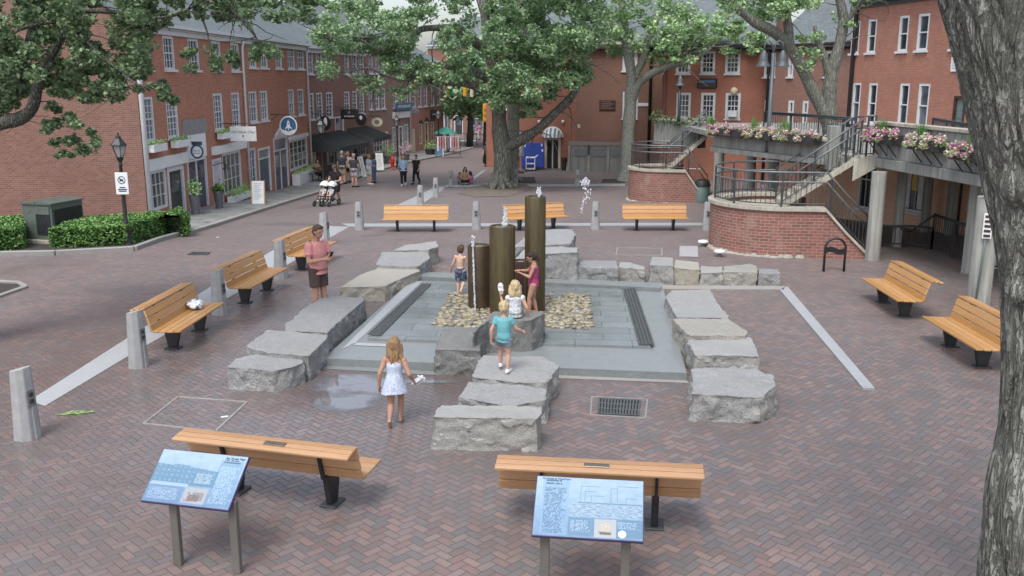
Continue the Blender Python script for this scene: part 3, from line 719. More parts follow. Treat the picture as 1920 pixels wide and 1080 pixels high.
# swimsuit girl at the pipe
p = atz(1000, 590, .2); H_ = height(p, 989, 471)
person('dark haired girl in a magenta swimsuit leaning her hands on the middle pipe', p, (-1, .08), H_, dict(elR=(.12, .1, .67), wrR=(.085, .2, .68), elL=(-.13, .05, .62), wrL=(-.09, .16, .66), huR=(0, -.6, .8), huL=(0, -.6, .8), head=(0, .04, .9), anR=(.05, -.05, .045), knR=(.05, .01, .26), anL=(-.05, .06, .045), knL=(-.05, .06, .265)), hs=.16, sex='f', hair='dark', long_=.1, ponytail=True, top='magenta suit', suit=True, bottom=None, sleeve=0, near=True, head_tilt=-.45, curl=(.2, .25), tone='tan')
# bare backed boy
p = atz(864, 552, .2); H_ = height(p, 868, 459)
person('bare backed small boy in dark swim shorts stepping behind the shortest pipe', p, (.45, .9), H_, dict(elL=(-.16, -.01, .6), wrL=(-.23, .03, .5), elR=(.15, .06, .6), wrR=(.14, .16, .62), anR=(.06, -.1, .1), knR=(.06, .05, .28), ftR=(0, .7, -.7), head=(.0, .03, .9)), hs=.175, hair='brown', bare_top=True, bottom='navy shorts', leg=.95, near=True, tone='pale', curl=(.4, .6))
# stroller family
p = P_at(628, 384); H_ = 1.72
person('man in a black shirt and cap pushing the double stroller', p + V((0, .35, 0)), (-.25, -1), H_, dict(elR=(.16, .03, .62), wrR=(.13, .17, .6), elL=(-.16, .03, .62), wrL=(-.13, .17, .6), head=(0, .04, .92), anR=(.06, .1, .045), knR=(.06, .09, .28), anL=(-.06, -.12, .06)), top='black tee', bottom='black trousers', cap='charcoal tee', leg=.9, shoes='white shoe', tone='fair', curl=(1.2, 1.2), head_tilt=-.4)
ps = P_at(611, 387); st = thing('double_stroller', 'black double stroller with two white canopies pushed along the street', 'stroller', (ps.x, ps.y + .25, ps.z), math.atan2(-1, -.35) + math.pi / 2)
mb = MB()
for x in (-.36, 0, .36): mb.tube([(x, -.38, .16), (x, .1, .5), (x, .48, .98)], .018, 8)
mb.tube([(-.36, .48, .98), (.36, .48, .98)], .02, 8); mb.tube([(-.36, -.38, .16), (.36, -.38, .16)], .018, 8); mb.tube([(-.36, .4, .14), (0, .1, .5), (.36, .4, .14)], .018, 8); mb.build('frame', M['black'], st, smooth=True)
for x in (-.36, -.05, .05, .36):
    for y, r in ((-.42, .12), (.4, .14)):
        if abs(x) < .1 and y > 0: continue
        w_ = MB().tube([(x - .025, y, r), (x + .025, y, r)], [r, r], 16).build('wheel', M['bin_dark'], st, auto=40); MB().tube([(x - .03, y, r), (x + .03, y, r)], [r * .55, r * .55], 12).build('rim', M['rail_grey'], w_, auto=40)
for x in (-.18, .18):
    mb = MB(); mb.bar((x, -.2, .42), (x, .12, .42), .3, .05); mb.bar((x, .12, .42), (x, .28, .86), .3, .05, (0, 1, 0)); mb.build('seat', M['bin_dark'], st, bevel=.015)
    vs = []; n = 10
    for i in range(n + 1):
        a = math.pi * .15 + math.pi * .6 * i / n
        for j in range(9): b_ = math.pi * j / 8; vs.append((x + .17 * math.cos(b_), .2 - .34 * math.cos(a) * (.4 + .6 * math.sin(b_)) + .0, .8 + .3 * math.sin(a) * (.35 + .65 * math.sin(b_)) - .05))
    MB().add(vs, [(i * 9 + j, i * 9 + j + 1, (i + 1) * 9 + j + 1, (i + 1) * 9 + j) for i in range(n) for j in range(8)]).build('canopy', M['white2'], st, smooth=True)
M['bask'] = M['bin_dark']; MB().bb((-.3, -.25, .2), (.3, .2, .32)).build('basket', M['bask'], st, bevel=.03)
sit = dict(pelvis=(0, 0, .5), hipR=(.05, .02, .47), hipL=(-.05, .02, .47), knR=(.08, .22, .47), knL=(-.08, .22, .47), anR=(.08, .27, .27), anL=(-.08, .27, .27), elR=(.15, .05, .6), wrR=(.1, .15, .55), elL=(-.15, .05, .6), wrL=(-.1, .15, .55), waist=(0, -.02, .575), chest=(0, -.04, .68), up=(0, -.05, .75), neck=(0, -.05, .79), shR=(.1, -.05, .74), shL=(-.1, -.05, .74), head=(0, -.04, .9))
m4 = wm(st)
for x, lab in ((-.18, 'toddler lying back under the canopy nearer the shops in the stroller'), (.18, 'toddler lying back under the canopy nearer the plaza in the stroller')):
    q = m4 @ V((x, .05, 0)); person(lab, q + V((0, 0, .44 - .47 * .9)), (-.35, -1), .9, sit, hs=.2, hair='brown', top='white print top', bottom='grey shorts', leg=.5, shoes='white shoe', tone='pale')
# street figures
def walker(px, py, pyt, fwd, label, J=None, H=None, **k):
    p = P_at(px, py); H_ = H or max(1.5, min(1.86, height(p, px, pyt))); return person(label, p, fwd, H_, J, **k)
stand = dict(elR=(.15, .0, .63), wrR=(.1, .12, .62), elL=(-.15, .0, .62), wrL=(-.155, .04, .49)); walk = dict(anR=(.055, .13, .05), knR=(.055, .09, .28), anL=(-.055, -.14, .09), knL=(-.055, .0, .27), ftL=(0, .85, -.5), wrR=(.14, -.08, .49), wrL=(-.14, .12, .5))
walker(643, 345, 283, (.2, 1), 'broad man in a navy polo and khaki shorts seen from behind near the awnings', stand, top='navy polo', bottom='khaki shorts', leg=.9, shoes='dark shoe', hair='grey', loose=2.2)
walker(654, 342, 284, (-.3, -1), 'woman in a patterned top facing the man in the navy polo', stand, sex='f', top='red floral', bottom='black trousers', leg=.7, shoes='dark shoe', hair='sand', long_=.08)
walker(665, 351, 288, (.4, 1), 'man in a charcoal shirt and lilac shorts seen from behind', stand, top='charcoal tee', bottom='lilac shorts', leg=.8, shoes='dark shoe', hair='grey', loose=2.0)
walker(693, 346, 289, (.7, .6), 'woman in a blue grey top and shorts beside the standing menu board', stand, sex='f', top='blue grey top', bottom='pale legs', leg=.8, shoes='white shoe', hair='sand', long_=.08, loose=1.8)
walker(702, 343, 290, (-.8, .3), 'person in denim talking to the woman in blue grey', stand, sex='f', top='denim', bottom='denim', leg=1.9, sleeve=1.7, shoes='dark shoe', hair='dark', long_=.06)
walker(757, 348, 290, (.1, -1), 'woman in a light blue top and black trousers walking up the street', walk, sex='f', top='light blue top', bottom='black trousers', leg=1.9, sleeve=.9, shoes='white shoe', hair='sand', long_=.1, loose=2.4)
walker(781, 345, 290, (-.35, -1), 'slim woman all in black walking next to the woman in light blue', walk, sex='f', top='black tee', bottom='black trousers', leg=1.9, shoes='dark shoe', hair='dark', long_=.13, ponytail=True)
gsit = dict(sit); gsit.update(pelvis=(0, 0, .1), hipR=(.06, .0, .08), hipL=(-.06, 0, .08), knR=(.12, .2, .2), knL=(-.12, .2, .2), anR=(.06, .27, .03), anL=(-.06, .27, .03), waist=(0, -.01, .19), chest=(0, .0, .31), up=(0, .01, .38), neck=(0, .01, .42), shR=(.1, .01, .37), shL=(-.1, .01, .37), head=(0, .03, .51), elR=(.15, .06, .25), wrR=(.08, .17, .2), elL=(-.15, .06, .25), wrL=(-.08, .17, .2))
def sitter(px, py, H, fwd, label, **k): p = P_at(px, py); return person(label, p, fwd, H, gsit, **k)
sitter(872, 345, 1.65, (.1, -1), 'dark haired woman sitting on the ground between two children', sex='f', top='tan top', bottom='black trousers', leg=1.8, shoes='dark shoe', hair='dark', long_=.16)
sitter(862, 345, 1.1, (.6, -1), 'small child in grey sitting by the lone street bollard', hs=.18, top='grey top', bottom='grey shorts', leg=.9, hair='dark', tone='tan')
sitter(882, 345, 1.2, (-.2, 1), 'little girl in pink sitting with her back to us', hs=.18, sex='f', top='pink top', bottom='pale legs', leg=1.5, hair='dark', long_=.14)
csit = dict(sit)
p = P_at(597, 341); person('seated diner in a tan top under the nearer awning', p + V((-.1, .3, KH_)) if 'KH_' in globals() else p + V((-.1, .3, 0)), (.9, -.4), 1.62, dict(csit, knR=(.08, .25, .27), knL=(-.08, .25, .27), pelvis=(0, 0, .3), hipR=(.05, .02, .27), hipL=(-.05, .02, .27), anR=(.08, .25, .04), anL=(-.08, .25, .04), waist=(0, -.01, .39), chest=(0, -.01, .52), up=(0, -.01, .6), neck=(0, -.01, .645), shR=(.105, -.01, .595), shL=(-.105, -.01, .595), head=(0, .01, .72), elR=(.14, .05, .46), wrR=(.09, .17, .45), elL=(-.14, .05, .46), wrL=(-.09, .17, .45)), sex='f', top='tan top', bottom='black trousers', leg=1.9, shoes='dark shoe', hair='dark', long_=.1)
walker(913, 312, 277, (-.2, -1), 'person in dark clothes standing beside the black signal pole', None, 1.68, sex='f', top='charcoal tee', bottom='black trousers', leg=1.9, shoes='dark shoe', hair='dark', long_=.1)
walker(840, 288, 256, (.3, -1), 'distant shopper in white next to the clothes rail on the corner', walk, 1.66, sex='f', top='white print top', bottom='denim', leg=1.9, shoes='dark shoe', hair='sand', long_=.1)
walker(886, 262, 236, (.2, -1), 'distant pedestrian in blue at the end of the street', walk, 1.7, top='light blue top', bottom='denim', leg=1.9, shoes='dark shoe', hair='dark')
walker(899, 263, 238, (-.2, 1), 'distant pedestrian in pink at the end of the street', walk, 1.65, sex='f', top='pink top', bottom='pale legs', leg=1.5, shoes='dark shoe', hair='dark')
# ------------------------------------------------------------------ world and light: bright overcast afternoon
w = bpy.data.worlds.new('World'); scene.world = w; w.use_nodes = True
nt = w.node_tree; bg = nt.nodes['Background']; sky = nt.nodes.new('ShaderNodeTexSky'); sky.sky_type = 'NISHITA'
SUN_E, SUN_A = R(58), R(200)
sky.sun_disc = False; sky.sun_elevation = SUN_E; sky.sun_rotation = SUN_A; sky.air_density = 1.0; sky.dust_density = 3.0; sky.ozone_density = 1.0
hs = nt.nodes.new('ShaderNodeHueSaturation'); hs.inputs['Saturation'].default_value = .55; hs.inputs['Value'].default_value = 1.72
nt.links.new(sky.outputs[0], hs.inputs['Color']); nt.links.new(hs.outputs[0], bg.inputs[0]); bg.inputs[1].default_value = .15
sl = bpy.data.lights.new('sun', 'SUN'); sl.energy = 1.9; sl.angle = R(20); sl.color = (1, .97, .92)
so = bpy.data.objects.new('sun', sl); col.objects.link(so)
sd = V((math.sin(SUN_A) * math.cos(SUN_E), math.cos(SUN_A) * math.cos(SUN_E), math.sin(SUN_E)))
so.rotation_euler = sd.to_track_quat('Z', 'Y').to_euler(); so.location = (0, 0, 40)
scene.view_settings.view_transform = 'Standard'; scene.view_settings.look = 'None'; scene.view_settings.exposure = 0

# ------------------------------------------------------------------ ground
sheet('brick_paving', [[(-140, -12), (140, -12), (140, 420), (-140, 420)]], M['paving'], 0)
SWK = [(345, 441), (400, 424), (500, 392), (590, 364), (640, 345), (700, 323), (762, 306), (845, 289)]
BAS = [(345, 406), (388, 393), (522, 352), (577, 338), (690, 305), (771, 290), (832, 274)]
def shift(p, dx=0, dy=0): return (p[0] + dx, p[1] + dy)
kp = GP(*SWK); bp = GP(*BAS)
KH = .11
sheet('sidewalk', [[*kp, kp[-1] + V((1.5, 6, 0)), bp[-1] + V((-5, 4, 0)), bp[-2] + V((-4, 1, 0)), bp[-4] + V((-4, 1, 0)), bp[0] + V((-4, 0, 0))]], M['flag'], KH, thick=.12)
def kerb(name, pts, w, h, mat, kind='structure'):
    mb = MB()
    out = []
    for a, b in zip(pts[:-1], pts[1:]):
        n = max(1, int((b - a).length / 1.6))
        for i in range(n): out.append((a.lerp(b, i / n), a.lerp(b, (i + 1) / n)))
    for a, b in out:
        a = a.copy(); b = b.copy(); a.z = gz(a.y) + h / 2 - .02; b.z = gz(b.y) + h / 2 - .02
        d = (b - a).normalized() * .006
        mb.bar(a + d, b - d, w, h + .04)
    o = mb.build(name, mat, bevel=.015)
    return tag(o, kind=kind)
kerb('kerb', [p + V((.05, -.08, 0)) for p in kp] + [kp[-1] + V((1.5, 6, 0))], .2, KH + .012, M['kerb'])
bedk = GP((-90, 484), (0, 480), (105, 478), (252, 470), (300, 452), (345, 440))
sheet('planting_bed', [[*bedk, G(345, 402) + V((-4, 2, 0)), G(-90, 400) + V((0, 3, 0))]], M['mulch'], .05)
kerb('bed_kerb', bedk, .16, .13, M['kerb'])
up = [(617, 424), (536, 458), (393, 539), (266, 617), (55, 752)]; lo = [(655, 425.5), (619, 446), (560, 485), (452, 545), (311, 627), (234, 672), (84, 762)]
sheet('granite_strip', [GP(*up, *lo[::-1])], M['strip'], .006)
sheet('granite_strip', [GP((640, 419.5), (1340, 418), (1340, 423), (655, 425.5))], M['strip'], .008)
sheet('granite_strip', [GP((1236, 537), (1473, 538.5), (1469, 545), (1236, 544))], M['kerb'], .03, thick=.04)
sheet('granite_strip', [GP((1462, 545.5), (1476, 539), (1640, 731), (1618, 731))], M['strip'], .03, thick=.04)
sheet('granite_strip', [GP((735, 389), (812, 351), (836, 349), (786, 387))], M['strip'], .008)
sheet('granite_strip', [GP((836, 347), (1172, 345), (1172, 349), (836, 351))], M['strip'], .01)
sheet('granite_strip', [GP((866, 345), (905, 320), (912, 318), (880, 345))], M['strip'], .012)
sheet('root_dirt', [GP((858, 362), (872, 352), (905, 347), (985, 345), (1000, 353), (955, 368), (890, 370))], M['dirt'], .016)
sheet('tree_pit', [GP((985, 343), (1003, 333), (1003, 343))], M['mulch'], .016)
for i, q in enumerate([[(965, 332), (1002, 332), (1005, 343), (965, 343)], [(1130, 336), (1172, 336), (1172, 343), (1127, 343)]]):
    sheet('tree_pit', [GP(*q)], M['mulch'], .014)
sheet('tree_pit', [GP((-60, 530), (38, 535), (50, 540), (-60, 575))], M['mulch'], .03)
kerb('pit_kerb', GP((-60, 578), (48, 540), (35, 532), (-60, 526)), .12, .06, M['kerb'])

# ------------------------------------------------------------------ fountain basin
P0 = GP((607, 686), (1287, 714), (1240, 541), (790, 519))
def lerp4(P, u, v): return P[0].lerp(P[1], u).lerp(P[3].lerp(P[2], u), v)
sheet('fountain_basin', [P0], M['slate_cap'], .13, thick=.15)
inn = [atz(x, y, .18) for x, y in ((690, 634), (1220, 649), (1163, 541), (800, 529))]
sheet('basin_floor', [[V((p.x, p.y, 0)) for p in inn]], M['pool'], .175, thick=.044)
bk = [atz(x, y, .2) for x, y in ((793, 513), (1240, 535), (1238, 541.5), (786, 520))]
sheet('basin_coping', [[V((p.x, p.y, 0)) for p in bk]], M['slate_cap'], .22, thick=.088)
sheet('basin_coping', [[V((p.x, p.y, 0)) for p in [atz(x, y, .14) for x, y in ((640, 655), (668, 641), (792, 527), (770, 527))]]], M['strip'], .136)
# bright wet joint line and dry shelf tiles
sheet('basin_joint', [[V((p.x, p.y, 0)) for p in [atz(x, y, .14) for x, y in ((667, 642), (735, 645), (733, 650), (662, 647))]]], M['strip'], .138)
sheet('apron_strip', [GP((1030, 703), (1287, 713), (1292, 719), (1028, 709))], M['kerb'], .006)
sheet('apron_strip', [GP((605, 684), (820, 697), (820, 704), (603, 692))], M['slate_cap'], .006)
def grate(q, z, label, nl=6, nc=44, bw=.022):
    P = [atz(x, y, z) for x, y in q]; c = sum(P, V()) / 4
    g = thing('drain_grate', label, 'grate', (c.x, c.y, z))
    mb = MB(); mb.quad(*[p + V((0, 0, .004)) for p in P]); mb.build('recess', M['mat_black'], g, world=True)
    mb = MB()
    for i in range(nl + 1):
        a, b = lerp4(P, i / nl, 0), lerp4(P, i / nl, 1); up3 = V((0, 0, .014)); mb.bar(a + up3, b + up3, bw, .012)
    for i in range(nc + 1):
        a, b = lerp4(P, 0, i / nc), lerp4(P, 1, i / nc); up3 = V((0, 0, .0125)); mb.bar(a + up3, b + up3, bw, .012)
    mb.build('bars', M['grate'], g, world=True)
M['mat_black'] = paint('pit black', (.006, .007, .007), .8, 0, .1, 4, 0)
grate([(690, 628), (712, 630), (808, 533), (792, 533)], .178, 'long dark grate along the west edge of the wet fountain floor', 4, 70, .022)
grate([(1199, 647), (1226, 647), (1190, 541), (1169, 543)], .178, 'long dark grate along the east edge of the wet fountain floor', 4, 70, .022)
grate([(1122, 776), (1196, 780), (1200, 752), (1124, 748)], .002, 'square iron drain grate in the brick in front of the fountain', 13, 3, .028)
grate([(352, 478), (388, 478), (394, 474), (362, 473)], .002, 'small dark drain grate in the brick street near the lamp bed', 8, 2, .03)
def outline(q, label, w=.035, name='paving_hatch'):
    P = [G(x, y) for x, y in q]; mb = MB()
    for a, b in zip(P, P[1:] + P[:1]): mb.bar(a + V((0, 0, .004)), b + V((0, 0, .004)), w, .01)
    c = sum(P, V()) / 4; o = mb.build(name, M['steel_edge']); tag(o, label, 'hatch'); return o
outline([(334, 744), (270, 794), (404, 809), (463, 754)], 'large steel edged hatch filled with brick behind the near bench')
outline([(1158, 464), (1155, 478), (1241, 479), (1241, 466)], 'steel edged brick hatch behind the low row of granite blocks')
outline([(1107, 778), (1210, 784), (1214, 749), (1110, 744)], 'thin brick border frame around the square drain grate', .02)
o = sheet('access_cover', [GP((1274, 461.5), (1308, 462), (1309, 482.6), (1274, 481.6))], M['bollard'], .012, None); tag(o, 'pale square metal cover set in brick near the curved wall', 'cover')
# puddles left by the fountain: a thin film whose edge breaks up over the bricks
def puddle_mat(ell):
    t = MT('thin puddle film'); p = t.pos(); X, Y, Z = t.xyz(p); m = None
    for c, rx, ry in ell:
        dx = (X - c.x) / rx; dy = (Y - c.y) / ry; v = (dx * dx + dy * dy).rsub(1.0); m = v if m is None else m.max(v)
    n = t.noise(p, 2.6, 5, .65); a = t.rng(m + (n - .5) * 2.2, .0, .75, 0, .9)
    t.link(a, t.b.inputs['Alpha']); t.b.inputs['IOR'].default_value = 1.7
    return t.set((.2, .205, .225), .03, 0, .8)  # pale base colour stands in for the sky mirrored in the water
el = [(G(668, 722), .8, .6), (G(650, 752), .55, .5), (G(800, 716), .5, .12)]
o = sheet('puddle', [[G(560, 815), G(905, 815), G(890, 706), G(585, 696)]], puddle_mat(el), .006)
# river pebbles round the pipes
rnd = random.Random(11); mb = MB()
PB = [atz(x, y, .18) for x, y in ((812, 613), (1113, 617), (1102, 553), (846, 549))]
for k in range(900):
    u, v = rnd.random(), rnd.random(); p = lerp4(PB, u, v)
    a, b = rnd.uniform(.045, .085), rnd.uniform(.03, .05)
    mb.ball((p.x, p.y, .175 + rnd.uniform(0, .025)), (a, b, .03), 8, 5, Matrix.Rotation(rnd.uniform(-.5, .5), 3, 'Z'))
o = mb.build('pebbles', M['cobble'], smooth=True); tag(o, kind='stuff')

# ------------------------------------------------------------------ granite blocks
def boulder(pix, h, label, mat='boulder', seed=0, amp=.042, res=.075, z0=-.03, grp=None, slope=None, flare=.04):
    T = [atz(x, y, h) for x, y in pix]; c = sum(T, V()) / len(T); c.z = 0
    rnd = random.Random(seed)
    T = [V((p.x - c.x, p.y - c.y, 0)) * 1.035 for p in T]
    bm = bmesh.new(); n = len(T)
    tv = [bm.verts.new((p.x, p.y, h + (slope[i] if slope else rnd.uniform(-.02, .02)))) for i, p in enumerate(T)]
    bv = [bm.verts.new((p.x * (1 + flare), p.y * (1 + flare), z0)) for p in T]
    bm.faces.new(tv); bm.faces.new(bv[::-1])
    for i in range(n): bm.faces.new((tv[i], bv[i], bv[(i + 1) % n], tv[(i + 1) % n]))
    bmesh.ops.recalc_face_normals(bm, faces=bm.faces)
    bmesh.ops.triangulate(bm, faces=bm.faces[:])
    bmesh.ops.bevel(bm, geom=[e for e in bm.edges if e.calc_face_angle(0) > .5], offset=.016, segments=1, affect='EDGES', profile=.6)
    for it in range(7):
        L = [e for e in bm.edges if e.calc_length() > res]
        if not L: break
        bmesh.ops.subdivide_edges(bm, edges=L, cuts=1, use_grid_fill=False)
        bmesh.ops.triangulate(bm, faces=[f for f in bm.faces if len(f.verts) > 3])
    bm.normal_update()
    o3 = V((seed * 7.3, seed * 3.1, 0))
    for v in bm.verts:
        p = v.co + o3
        side = v.normal.z < .55
        q = V((p.x, p.y, p.z * (1 if side else 1)))
        d = noise.noise(q * 1.6) * amp * .5 + (abs(noise.noise(q * 4.5)) - .25) * amp * (1.0 if side else .3) + noise.noise(q * 11) * amp * (.45 if side else .2) + (.012 if side else 0) * (1 if noise.noise(q * 3 + V((5, 5, 5))) > .1 else -1)
        v.co += v.normal * (d - amp * .2)
    bm.normal_update()
    for f in bm.faces: f.smooth = True
    for e in bm.edges: e.smooth = len(e.link_faces) < 2 or e.calc_face_angle(0) < R(38)
    me = bpy.data.meshes.new('granite_block'); bm.to_mesh(me); bm.free()
    me.materials.append(M[mat])
    o = bpy.data.objects.new('granite_block', me); col.objects.link(o); o.location = c
    return tag(o, label, 'boulder', grp)
gW, gC, gN, gE = 'granite blocks along the west side of the fountain', 'granite blocks in front of the pipes', 'low granite blocks behind the fountain', 'granite blocks along the east side of the fountain'
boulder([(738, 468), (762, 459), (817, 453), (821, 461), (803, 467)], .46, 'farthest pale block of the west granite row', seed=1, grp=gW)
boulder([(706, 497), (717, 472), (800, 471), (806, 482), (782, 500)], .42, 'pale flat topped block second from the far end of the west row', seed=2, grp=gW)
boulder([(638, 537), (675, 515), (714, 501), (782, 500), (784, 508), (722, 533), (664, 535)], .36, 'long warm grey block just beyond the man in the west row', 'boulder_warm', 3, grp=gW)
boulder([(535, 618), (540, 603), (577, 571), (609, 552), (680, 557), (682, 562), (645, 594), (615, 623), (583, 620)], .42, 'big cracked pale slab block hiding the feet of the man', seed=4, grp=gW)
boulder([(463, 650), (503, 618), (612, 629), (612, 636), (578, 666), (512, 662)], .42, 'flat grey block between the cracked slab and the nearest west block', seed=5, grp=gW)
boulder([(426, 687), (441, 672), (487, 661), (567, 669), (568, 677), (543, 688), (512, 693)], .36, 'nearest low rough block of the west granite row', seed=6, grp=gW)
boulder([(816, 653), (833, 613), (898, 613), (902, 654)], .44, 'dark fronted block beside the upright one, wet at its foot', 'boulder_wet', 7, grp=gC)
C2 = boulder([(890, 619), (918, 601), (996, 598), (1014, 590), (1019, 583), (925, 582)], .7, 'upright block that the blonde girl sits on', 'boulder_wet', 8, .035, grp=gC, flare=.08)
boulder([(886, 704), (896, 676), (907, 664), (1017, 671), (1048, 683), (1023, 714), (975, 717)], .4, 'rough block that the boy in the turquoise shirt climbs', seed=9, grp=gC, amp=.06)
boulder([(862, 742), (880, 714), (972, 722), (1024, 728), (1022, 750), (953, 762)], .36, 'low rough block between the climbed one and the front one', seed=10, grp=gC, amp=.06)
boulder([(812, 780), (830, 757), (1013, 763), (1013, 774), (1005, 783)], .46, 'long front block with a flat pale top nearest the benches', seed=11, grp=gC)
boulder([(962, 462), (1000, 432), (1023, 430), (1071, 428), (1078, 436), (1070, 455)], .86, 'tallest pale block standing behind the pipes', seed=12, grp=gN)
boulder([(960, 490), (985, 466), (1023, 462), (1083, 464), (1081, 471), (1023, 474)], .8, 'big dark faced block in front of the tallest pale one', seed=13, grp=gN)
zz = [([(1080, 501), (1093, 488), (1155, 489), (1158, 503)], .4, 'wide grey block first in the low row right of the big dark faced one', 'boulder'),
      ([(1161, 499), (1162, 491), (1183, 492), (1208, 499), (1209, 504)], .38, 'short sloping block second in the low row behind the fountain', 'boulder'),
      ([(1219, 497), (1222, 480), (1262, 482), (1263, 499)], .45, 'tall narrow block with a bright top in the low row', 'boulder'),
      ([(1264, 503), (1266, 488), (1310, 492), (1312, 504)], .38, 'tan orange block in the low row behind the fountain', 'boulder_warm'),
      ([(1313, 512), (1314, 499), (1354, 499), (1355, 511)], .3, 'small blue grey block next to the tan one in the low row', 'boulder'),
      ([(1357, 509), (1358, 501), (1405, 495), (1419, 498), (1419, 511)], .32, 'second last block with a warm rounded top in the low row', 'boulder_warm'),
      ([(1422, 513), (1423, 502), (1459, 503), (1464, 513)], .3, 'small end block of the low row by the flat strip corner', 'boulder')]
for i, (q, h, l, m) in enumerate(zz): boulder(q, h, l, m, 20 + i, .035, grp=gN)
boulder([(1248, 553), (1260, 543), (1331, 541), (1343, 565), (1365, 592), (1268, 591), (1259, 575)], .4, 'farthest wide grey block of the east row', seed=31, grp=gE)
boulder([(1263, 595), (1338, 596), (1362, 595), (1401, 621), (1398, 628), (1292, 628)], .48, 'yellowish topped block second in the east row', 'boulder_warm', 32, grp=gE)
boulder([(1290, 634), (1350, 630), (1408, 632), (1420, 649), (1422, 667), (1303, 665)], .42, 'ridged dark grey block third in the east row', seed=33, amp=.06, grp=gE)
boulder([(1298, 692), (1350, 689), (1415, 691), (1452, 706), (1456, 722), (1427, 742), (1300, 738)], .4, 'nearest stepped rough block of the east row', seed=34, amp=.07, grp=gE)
# ------------------------------------------------------------------ fountain pipes
def pipe(px, pyb, pyt, r, label, mat, dish='bronze'):
    b = atz(px, pyb, .18); b.y += r * .6
    h = top_z(px, pyt, b.y) - .17
    t = thing('fountain_pipe', label, 'fountain', (b.x, b.y, .17))
    MB().lathe([(r, 0), (r, h - .03), (r - .012, h), (r - .04, h), (r - .05, h - .05), (.02, h - .06)], n=40).build('pipe', mat, t, auto=50)
    MB().lathe([(r - .045, h - .035), (r - .045, h - .03), (.0, h - .028)], n=32).build('water_surface', M['water2'], t, smooth=True)
    return t, V((b.x, b.y, .17 + h))
M['water2'] = paint('rippling bowl water', (.42, .43, .38), .12, 0, .5, 14, .5, 25)
pa, ta = pipe(898, 580, 459, .222, 'shortest brown pipe of the fountain with a falling water thread', M['bronze_dark'])
pb, tb = pipe(942, 590, 423, .252, 'middle brown green pipe of the fountain with a pinkish bubbling plume', M['bronze'])
pc, tc = pipe(1003, 583, 368, .205, 'tallest olive pipe of the fountain', M['bronze'])
pd, td = pipe(977, 560, 488, .19, 'low maroon pipe between the middle and the tallest one', M['maroon'])
def water(name, blobs, label, pts=None, r=.02):
    rnd = random.Random(len(blobs) + 3)
    mb = MB()
    c = V(blobs[0][0])
    t = None
    if pts:
        P = []; n = 26
        for a, b in zip(pts[:-1], pts[1:]):
            for i in range(n): P.append(V(a).lerp(V(b), i / n) + V((rnd.uniform(-1, 1), rnd.uniform(-1, 1), 0)) * .006)
        P.append(V(pts[-1]))
        mb.tube(P, [r * rnd.uniform(.55, 1.25) for _ in P], 7)
    for p, q in blobs: mb.ball(p, (q * rnd.uniform(.7, 1.1), q * rnd.uniform(.7, 1.1), q * rnd.uniform(.9, 1.5)), 7, 5)
    o = mb.build(name, M['foam'], smooth=True); tag(o, label, 'water jet', kind='stuff' if 'splash' in name else None); return o
rnd = random.Random(4)
fa = ta + V((-.1, -.22, 0))
water('water_jet', [(fa + V((rnd.uniform(-.03, .03), 0, rnd.uniform(.0, .22))), .022) for _ in range(9)], 'thin thread of water falling down the front of the shortest pipe', [fa + V((0, .05, .2)), fa + V((0, 0, .1)), fa + V((.01, -.06, -.5)), (fa.x + .03, fa.y - .1, .2)], .021)
water('water_jet', [(tb + V((.05 + rnd.gauss(0, .022), -.05, .02 + .36 * (k / 52) ** 1.1)), .024 * (1.35 - k / 60)) for k in range(52)], 'bubbling water plume on top of the middle pipe')
water('water_jet', [(tc + V((.07 + rnd.gauss(0, .016), 0, .01 + .17 * k / 24)), .022 * (1.3 - k / 34)) for k in range(24)], 'small water spurt on top of the tallest pipe')
sp = at(1096, 360, tc.y)
water('splash_foam', [(sp + V((rnd.gauss(0, .036 * (1.25 - z)) + .05 * math.sin(z * 5), rnd.gauss(0, .05), .2 - z * .6 + rnd.gauss(0, .035))), .02 * (1 - z * .6)) for z in [rnd.random() ** 1.8 for _ in range(90)]], 'spray of water hanging in the air before the far bollards', None)

